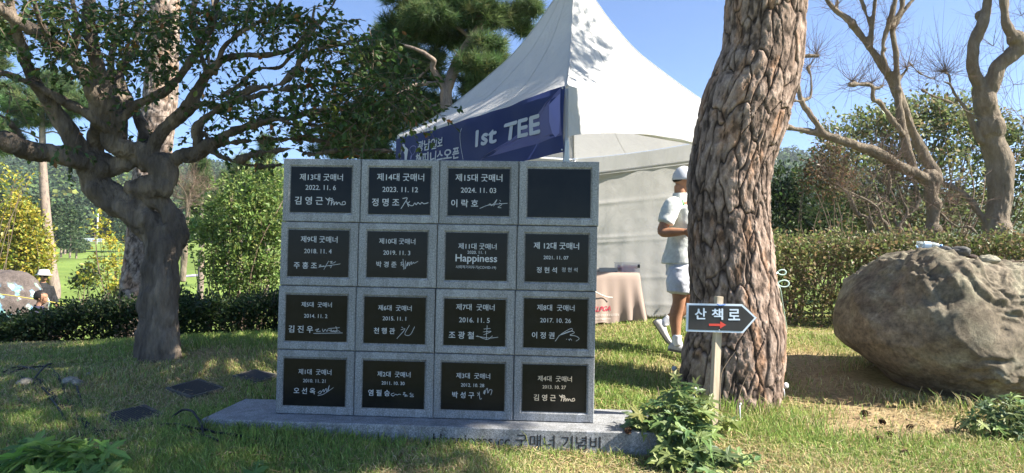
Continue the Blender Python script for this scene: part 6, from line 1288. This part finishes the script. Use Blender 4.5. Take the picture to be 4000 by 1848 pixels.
# ------------------------------------------------------------------ small things on the ground near the wall
M['grate'] = mat('dark_grate_metal', (.035, .033, .03), .6, .4, metal=.3); M['concrete'] = mottled('old_concrete', (.09, .085, .075), (.17, .16, .14), 12, .95, .4, .01)
zc = lambda x, y: (x * .5445, 1200 + y * .5445)
GR = []
for quad, lab in (([(765, 795), (1010, 735), (1130, 780), (880, 880)], 'dark ribbed grate nearest the camera on the left lawn'), ([(1200, 590), (1440, 550), (1590, 605), (1370, 650)], 'dark ribbed grate in the middle of the left lawn'), ([(1690, 510), (1830, 475), (1985, 508), (1850, 548)], 'dark ribbed grate closest to the memorial wall'), ([(430, 288), (560, 245), (760, 252), (640, 292)], 'thin-framed mesh cover at the foot of the dark hedge')):
    pts = [G(*zc(*q)) for q in quad]; c = np.mean(pts, 0); e1 = unit((pts[3] - pts[0] + pts[2] - pts[1]) * [1, 1, 0]); e2 = unit((pts[1] - pts[0] + pts[2] - pts[3]) * [1, 1, 0]); w1 = np.linalg.norm(pts[3] - pts[0]) * .5 + np.linalg.norm(pts[2] - pts[1]) * .5; w2 = np.linalg.norm(pts[1] - pts[0]) * .5 + np.linalg.norm(pts[2] - pts[3]) * .5
    w1, w2 = min(w1, .75), min(w2, .6); e2 = unit(e2 - e1 * np.dot(e1, e2)); gz_ = float(gz(c[0], c[1])); sl1 = (float(gz(*(c + e1 * .15)[:2])) - float(gz(*(c - e1 * .15)[:2]))) / .3; sl2 = (float(gz(*(c + e2 * .15)[:2])) - float(gz(*(c - e2 * .15)[:2]))) / .3; E1, E2 = e1, e2; e1 = unit(e1 + [0, 0, sl1]); e2 = unit(e2 + [0, 0, sl2]); nz = unit(np.cross(e1, e2)); nz = nz * np.sign(nz[2]); Mg = np.eye(4); Mg[:3, 0], Mg[:3, 1], Mg[:3, 2], Mg[:3, 3] = e1, e2, nz, (c[0], c[1], gz_)
    GR.append((c, E1, E2, w1, w2)); t = thing('drain_grate', lab, 'grate', (c[0], c[1], gz_))
    mb = MB(); h = .024; b = .02
    for a0, a1, b0, b1 in ((-w1 / 2 - b, w1 / 2 + b, -w2 / 2 - b, -w2 / 2), (-w1 / 2 - b, w1 / 2 + b, w2 / 2, w2 / 2 + b), (-w1 / 2 - b, -w1 / 2, -w2 / 2 + .001, w2 / 2 - .001), (w1 / 2, w1 / 2 + b, -w2 / 2 + .001, w2 / 2 - .001)): box(mb, a0, a1, b0, b1, -.12, h, M=Mg)
    mb.build('frame', M['concrete'], t)
    mb = MB(); box(mb, -w1 / 2 + .003, w1 / 2 - .003, -w2 / 2 + .003, w2 / 2 - .003, -.03, h - .018, M=Mg)
    nn = 15
    for q in range(nn): a = -w2 / 2 + w2 * (q + .5) / nn; box(mb, -w1 / 2 + .004, w1 / 2 - .004, a - w2 / nn * .3, a + w2 / nn * .3, h - .0175, h + .002, M=Mg)
    mb.build('grating', M['grate'], t)
M['cable'] = mat('black_rubber_cable', (.012, .012, .013), .6, .3)
CB = [([(0, 515), (160, 455), (340, 440), (395, 490), (450, 590), (520, 700), (590, 820), (660, 900), (730, 945)], 'cable'), ([(20, 480), (130, 440), (300, 490), (380, 510), (430, 560), (480, 680), (560, 800), (650, 880), (740, 940)], 'cable'),
      ([(255, 620), (250, 560), (300, 500), (340, 450), (370, 420)], 0), ([(260, 540), (320, 600), (430, 690), (520, 770), (600, 850), (700, 930), (760, 945)], 0), ([(250, 560), (330, 640), (440, 720), (560, 830), (650, 920), (720, 940)], 0), ([(130, 500), (200, 545), (300, 560), (400, 670), (480, 740), (580, 860), (680, 940)], 0), ([(480, 500), (540, 560), (560, 640), (600, 720), (620, 780)], 0),
      ([(560, 870), (700, 905), (850, 915), (980, 870), (1100, 860), (1250, 880), (1400, 910), (1600, 940), (1860, 960)], 0), ([(880, 885), (1000, 850), (1130, 850), (1240, 870), (1370, 920), (1480, 960), (1560, 1000)], 0), ([(1230, 825), (1310, 815), (1390, 850), (1440, 900), (1460, 960)], 0), ([(1230, 880), (1290, 920), (1390, 970), (1440, 1010)], 0), ([(1120, 890), (1240, 885), (1350, 900), (1500, 970)], 0), ([(300, 950), (420, 965), (540, 955), (650, 935)], 0), ([(330, 640), (420, 770), (500, 880), (600, 960)], 0)]
cl_lab = ['black cable looping from the left edge past the tree', 'black cable doubled beside another at the left edge', 'short black cable hooped upright among the cable bundle', 'black cable on the upper side of the slanting bundle', 'black cable in the middle of the slanting bundle', 'black cable on the lower side of the slanting bundle', 'black cable running beside the small pale stones', 'long black cable trailing under the plinth towards the wall', 'black cable lying along the nearest grate', 'black cable arching up from the grass before the plinth', 'black cable end pointing at the camera before the plinth', 'short black cable crossing the others before the plinth', 'black cable just above the lobed leaves bottom left', 'black cable nearest the camera in the slanting bundle']
for (pts, _), lab in zip(CB, cl_lab):
    g = np.array([G(*zc(*q)) for q in pts]); s = spline(g, 90); s[:, 2] = gz(s[:, 0], s[:, 1]) + .012 + .022 * np.clip(fbm(np.c_[s[:, 0] * 3, s[:, 1] * 3, 0 * s[:, 0] + len(lab)], 3, 270) + .25, 0, 1) + (.045 * np.sin(np.linspace(0, np.pi, 90)) if 'arch' in lab or 'hooped' in lab else 0)
    mb = MB(); addtube(mb, s, .0075, 7); tag(mb.build('cable', M['cable'], smooth=True, base=g[0]), lab, 'cable', 'black cables lying on the left lawn')
for i_, (x, y, w_, lab) in enumerate([(505, 565, .06, 'pale half-buried stone among the cables, left one'), (552, 570, .045, 'pale half-buried stone among the cables, right one'), (180, 575, .06, 'pale stone near the left edge under the cables'), (640, 500, .03, 'small grey stone beyond the cables')]):
    p = G(*zc(x, y)); pebble('stone', lab, p, (w_, w_ * .8, w_ * .6), (.30, .28, .24), 40 + i_)
# pine cones
def cone(p, r, lab):
    mb = MB(); n = 90; k = np.arange(n); t = (k + .5) / n; ph_ = k * 2.39996; rr_ = r * np.sin(np.pi * (t * .86 + .1)); c = np.c_[rr_ * np.cos(ph_), rr_ * np.sin(ph_), (t - .5) * r * 2.2]; ax = unit(c * [1, 1, .3] + [0, 0, .3 * r]); leaves(mb, c * .55, ax, r * .75, .5, var(n, (.13, .075, .045), .25)); ball(mb, (0, 0, 0), r * .5, 1, (.08, .05, .03))
    o = mb.build('pine_cone', mat('cone_scales', attr=True, rough=.9)); o.location = p + np.array([0, 0, r * .7]); o.rotation_euler = (rng.uniform(.8, 1.6), rng.uniform(-1, 1), rng.uniform(0, 6)); tag(o, lab, 'pine cone', 'fallen pine cones')
for (x, y, lab) in ((472, 910, 'pine cone on bare earth nearest the boulder shade'), (558, 955, 'pine cone on bare earth below the boulder shade'), (700, 980, 'wider pine cone beside dry grass under the boulder'), (598, 1015, 'pine cone at the lower edge of the bare path'), (670, 1110, 'pine cone alone on the sunlit lawn bottom right'), (545, 1040, 'pine cone on the sunny grass left of the path cones')):
    cone(G(3000 + x * .797, 900 + y * .797), .022, lab)
pc_ = P(2455, 1668, 4.0); pc_[2] = slz; cone(pc_, .019, 'reddish pine cone lying on the plinth by the leafy plant')
# plastic caps and the mint cord at the pine
M['capp'] = mat('milky_plastic', (.62, .64, .66), .35, .4)
for (u, v, D, lab, r) in ((2634, 1440, 5.6, 'grey square plastic cap on the left root of the pine', .022), (2713, 1522, 4.75, 'round milky disc in front of the pine\'s base', .018), (3064, 1506, 5.3, 'white plastic cup lying at the right side of the pine', .024), (2891, 1578, 4.7, 'small pale disc low in the grass before the pine', .008)):
    p = P(u, v, D); g = on(p[0], p[1]); t = thing('peg', lab, 'peg', g); mb = MB()
    d = unit(np.array([rng.normal() * .3 + (.8 if 'cup' in lab else 0), -.8, .15])); addtube(mb, [p - d * r * .9, p + d * r * .3, p + d * r * .9], [r * .7, r * .8, r], 14); mb.build('head', M['capp'], t, smooth=True)
    mb = MB(); addtube(mb, [g - [0, 0, .03], (g + p) / 2, p - d * r * .8], .005, 6); mb.build('pin', M['metal'], t, smooth=True)
mb = MB(); pe = G(3073, 1292); pts = [P(3030, 1110, 5.45), P(3046, 1130, 5.8), P(3058, 1200, 6.6), pe + [0, 0, .02]]; addtube(mb, pts, .009, 7, 30)
for cu, cv_, ru, rv in ((3054, 1064, 16, 10), (3060, 1108, 22, 13)): addtube(mb, [P(cu + ru * math.cos(a), cv_ + rv * math.sin(a) * (1 + .2 * math.cos(a)), 5.6) for a in np.linspace(-2.9, 2.9, 16)], .0055, 6)
addtube(mb, [P(3038, 1064, 5.6), P(3030, 1072, 5.5), P(3028, 1095, 5.48), P(3038, 1108, 5.6)], .007, 6, 10)
tag(mb.build('tie_cord', mat('mint_cord', (.50, .66, .60), .7), smooth=True, base=pe), 'mint green cord looped at the big pine and pegged to the grass', 'cord')

# ------------------------------------------------------------------ leafy plants with lobed leaves
def lobed_tpl():
    t = np.linspace(-2.55, 2.55, 61); r = (.50 + .24 * np.cos(t * 5.1)) * (1.0 - .08 * np.abs(t)); r = r * (1 + .13 * np.cos(t * 20.4))
    x = .36 + r * np.cos(t); y = r * np.sin(t); return np.vstack([[[.36, 0]], np.c_[x, y], [[.30, .03]], [[0.0, .012]], [[0, -.012]], [[.30, -.03]]])
TPL = lobed_tpl(); nT = len(TPL); TF = [[0, k, k + 1] for k in range(1, 61)] + [[0, 61, 62], [0, 65, 1], [0, 62, 65], [62, 63, 64], [62, 64, 65]]
def lobed(mb, c, ax, nrm, size, cols):
    N = len(c); ax = unit(ax); sd = unit(np.cross(nrm, ax)); n = np.cross(ax, sd); s = np.asarray(size).reshape(-1, 1, 1)
    zz = (-.35 * TPL[:, 0] ** 2 + .35 * np.abs(TPL[:, 1]) - .35 * TPL[:, 1] ** 2)
    V = c[:, None] + s * (TPL[None, :, 0:1] * ax[:, None] + TPL[None, :, 1:2] * sd[:, None] + zz[None, :, None] * n[:, None]); o = np.arange(N)[:, None, None] * nT
    mb.add(V.reshape(-1, 3), (np.array(TF)[None] + o).reshape(-1, 3), np.repeat(cols, nT, 0))
def leafy(name, label, D, spots, ls, cols, pr, cat='plant', base_px=None):
    us_ = np.array([s[0] for s in spots]); b = on(*P(base_px[0], base_px[1], D)[:2]); t = thing(name, label, cat, b); LB = MB(); SB = MB()
    for (u, v, ru, rv, n, dd) in spots:
        c = P(u, v, D + dd); r = np.array([px(ru, D), px(ru, D) * .8, px(rv, D)]); p = inell(n, c, r, .25); root = on(c[0] + rng.normal() * .05, c[1] + .05)
        a = unit((p - c) * [1, 1, .4] + rng.normal(size=(n, 3)) * [.02, .02, .01] + [0, -.012, -.003]); nr = unit(np.array([0, -.35, 1.]) + rdir(n) * .5)
        lobed(LB, p, a, nr, ls * rng.uniform(.6, 1.25, n), mixc(n, cols, pr, .15, .06))
        for k in range(0, n, 3): addtube(SB, [root - [0, 0, .02], (root + p[k]) / 2 + rng.normal(size=3) * .02, p[k] - [0, 0, .01], p[k]], [.004, .003, .0015], 4, 8)
    LB.build('foliage', M['leaf'], t); SB.build('stems', mat('green_stem', (.16, .18, .06), .7), t, smooth=True); return t
PG = [(.15, .22, .085), (.20, .27, .09), (.27, .32, .10), (.10, .16, .08)]
leafy('leafy_plant', 'tall clump of lobed green leaves at the foot of the sign post', 4.05, [(2650, 1620, 105, 60, 62, 0), (2560, 1640, 70, 40, 34, .05), (2500, 1650, 40, 30, 12, .05), (2700, 1590, 75, 45, 36, .1), (2640, 1530, 30, 55, 14, .1), (2720, 1560, 30, 50, 12, .15), (2680, 1690, 80, 60, 52, -.1), (2680, 1765, 85, 45, 42, -.2), (2800, 1800, 110, 35, 46, -.2), (2880, 1810, 90, 40, 44, -.25), (2780, 1820, 130, 40, 50, -.3), (2640, 1810, 60, 40, 30, -.25), (2835, 1640, 30, 30, 8, .35), (2715, 1640, 45, 50, 26, -.02)], .095, PG, [.35, .35, .15, .15], base_px=(2740, 1780))
leafy('leafy_plant', 'bright clump of large lobed leaves in the bottom left corner', 3.45, [(200, 1780, 90, 40, 26, 0), (330, 1765, 60, 45, 20, 0), (170, 1760, 60, 30, 10, .05), (260, 1850, 120, 30, 26, -.1), (120, 1800, 40, 40, 8, 0), (420, 1830, 50, 30, 10, 0), (380, 1870, 60, 20, 10, -.1), (30, 1840, 40, 30, 8, 0)], .12, [(.20, .33, .08), (.25, .38, .09), (.15, .26, .07)], [.4, .35, .25], base_px=(230, 1860))
leafy('leafy_plant', 'single lobed sprig at the bottom edge left of centre', 3.5, [(975, 1828, 30, 20, 6, 0)], .09, [(.14, .24, .06)], [1], base_px=(975, 1850))
leafy('leafy_plant', 'leafy green clump under the boulder at the right edge', 4.35, [(3930, 1600, 90, 50, 70, 0), (3850, 1650, 60, 40, 36, -.05), (3980, 1680, 70, 50, 50, -.1), (3900, 1700, 60, 40, 30, -.1), (4040, 1620, 60, 70, 40, 0), (3790, 1640, 30, 30, 14, .1)], .062, PG, [.45, .25, .1, .2], base_px=(3930, 1740))
# ------------------------------------------------------------------ grass blades and dry litter
def blades(mb, x, y, h, wd, cols, lean):
    N = len(x); z = gz(x, y); b = np.c_[x, y, z - .004]; a = rng.random(N) * 6.283; d = np.c_[np.cos(a), np.sin(a), 0 * a]; s = np.c_[-np.sin(a), np.cos(a), 0 * a]; tw = rng.random(N) * 6.283; s = np.c_[np.cos(tw), np.sin(tw), 0 * a]
    l = (lean * rng.uniform(.3, 1.4, N))[:, None]; h = h[:, None]; w_ = np.asarray(wd).reshape(-1, 1)
    m = b + [0, 0, .58] * h + d * h * l * .35; t = b + [0, 0, 1] * h * (1 - .28 * l) + d * h * l
    V = np.stack([b - s * w_, b + s * w_, m + s * w_ * .75, m - s * w_ * .75, t], 1).reshape(-1, 3); o = np.arange(N)[:, None] * 5
    cc = np.repeat(cols, 5, 0).reshape(N, 5, 3); k = mb.n; mb.add(V, o + np.array([[0, 1, 2, 3]]), cc.reshape(-1, 3)); f = o + np.array([[3, 2, 4]]) + k; mb.f.append(f); mb.mi.append(np.zeros(N, int))
def wall_local(x, y):
    dx, dy = x - WX, y - WY; return dx * cyw + dy * syw, -dx * syw + dy * cyw
def free(x, y):
    a, b = wall_local(x, y); ok = ~((a > -.39) & (a < 2.38) & (b > -.19) & (b < .425))
    for c, e1, e2, w1, w2 in GR: p = np.c_[x - c[0], y - c[1]]; ok &= ~((np.abs(p @ e1[:2]) < w1 / 2 - .01) & (np.abs(p @ e2[:2]) < w2 / 2 - .01) & (rng.random(len(x)) > .12))
    ok &= ~((((x - BC[0]) / 1.0) ** 2 + ((y - BC[1] - .15) / .62) ** 2) < .8)
    return ok
N = 350000
y = 2.95 * (9.6 / 2.95) ** rng.random(N) ; x = rng.uniform(-1, 1, N) * (y * .80 + .95)
k = free(x, y); x, y = x[k], y[k]; pm = path_mask(x, y); sm = straw_mask(x, y)
k = rng.random(len(x)) > pm * .93; x, y, pm, sm = x[k], y[k], pm[k], sm[k]; N = len(x)
a, b = wall_local(x, y)
h = rng.uniform(.024, .062, N) * (1 + .5 * fbm(np.c_[x * 1.7, y * 1.7, 0 * x], 3, 300))
front_ = np.exp(-((b + .26) / .12) ** 2) * (a > -.5) * (a < 2.5); h *= 1 + .5 * front_ * rng.random(N)
lush = np.exp(-(((x - 1.95) / .5) ** 2 + ((y - 4.35) / .45) ** 2)); h *= 1 + .9 * lush
bl = np.exp(-(((np.hypot((x - BC[0]) / 1.1, (y - BC[1]) / .75)) - 1) / .12) ** 2); h *= 1 + 1.8 * bl * (rng.random(N) < .35)
fl_ = (x < -.6) & (y < 4.6); h *= np.where(fl_, 1.25, 1)
pine_ = np.exp(-((np.hypot(x - 1.62, y - 5.35) - .42) / .12) ** 2); h *= 1 + 1.3 * pine_ * (rng.random(N) < .4)
st = rng.random(N) < np.clip(sm * .66 + pm * .6 - .5 * lush - .25 * front_ - .18 * fl_, .04, .92)
cols = np.where(st[:, None], mixc(N, [(.50, .43, .21), (.43, .36, .19), (.56, .50, .29)], [.4, .4, .2], .18, .05), mixc(N, [(.23, .33, .08), (.30, .39, .10), (.17, .26, .065), (.38, .42, .14)], [.4, .3, .2, .1], .18, .06))
GB = MB(); blades(GB, x, y, np.clip(h, .012, .2), .0016 + .0009 * rng.random(N) + .00022 * y, cols, np.where(st, 1.0, .55) * np.ones(N))
# long stems against the plinth
n = 420; a = rng.uniform(-.5, 2.45, n); b = -.19 - np.abs(rng.normal(size=n)) * .06 - .006; tx = WX + a * cyw - b * syw; ty = WY + a * syw + b * cyw
blades(GB, tx, ty, rng.uniform(.035, .10, n) * np.where(rng.random(n) < .06, 2.2, 1), .0028, mixc(n, [(.14, .21, .05), (.18, .25, .07), (.36, .31, .15)], [.5, .3, .2]), np.full(n, .6))
tag(GB.build('grass', M['grass']), 'short mixed green and dry lawn grass around the memorial wall', 'grass', kind='stuff')
N = 80000; y = 2.95 * (9.0 / 2.95) ** rng.random(N); x = rng.uniform(-1, 1, N) * (y * .80 + .3); k = free(x, y) & (rng.random(N) < .35 + .5 * straw_mask(x, y)); x, y = x[k], y[k]; N = len(x)
z = gz(x, y); an_ = rng.random(N) * 6.283; L = rng.uniform(.03, .09, N)[:, None]; d = np.c_[np.cos(an_), np.sin(an_), rng.normal(size=N) * .12]; s = np.c_[-np.sin(an_), np.cos(an_), 0 * an_]; c = np.c_[x, y, z + rng.uniform(.004, .03, N)]
w_ = (.0011 + .0003 * y)[:, None]; V = np.stack([c - d * L * .5 - s * w_, c - d * L * .5 + s * w_, c + d * L * .5 + s * w_, c + d * L * .5 - s * w_], 1).reshape(-1, 3)
mb = MB(); mb.add(V, np.arange(4 * N).reshape(-1, 4), np.repeat(mixc(N, [(.36, .28, .14), (.26, .17, .09), (.44, .37, .21)], [.5, .3, .2], .2, .05), 4, 0)); tag(mb.build('dry_litter', M['litter']), 'fallen pine needles and dry straw scattered over the lawn', 'litter', kind='stuff')
# a few tall dry stalks by the pine
for (u0, v0_, u1, v1, D, lab) in ((2815, 1480, 2873, 1372, 4.75, 'pale bent dry stalk rising right of the sign post'), (2880, 1590, 2925, 1455, 4.75, 'thin dry stalk leaning on the pine\'s base'), (2590, 1585, 2570, 1510, 4.25, 'short dry stalk sticking out of the leafy clump')):
    p0 = P(u0, v0_, D); g = on(p0[0], p0[1]); p1 = P(u1, v1, D); mb = MB(); addtube(mb, [g - [0, 0, .02], p0, (p0 + p1) / 2 + [-.01, 0, .012], p1], [.0035, .003, .0028, .0015], 5, 14); tag(mb.build('dry_stalk', M['twig_pale'], base=g), lab, 'stalk')

# ------------------------------------------------------------------ air: thin haze round the whole scene
hm = bpy.data.materials.new('haze'); hm.use_nodes = True; hn = hm.node_tree.nodes; hn.remove(hn['Principled BSDF']); pv = hn.new('ShaderNodeVolumePrincipled')
pv.inputs['Color'].default_value = (.80, .88, .95, 1); pv.inputs['Density'].default_value = .00042; pv.inputs['Anisotropy'].default_value = .3
hm.node_tree.links.new(pv.outputs[0], hn['Material Output'].inputs['Volume'])
mb = MB(); box(mb, -900, 900, -140, 1100, -110, 140); tag(mb.build('haze', hm), kind='stuff', label='thin pale air haze over the valley', cat='haze')
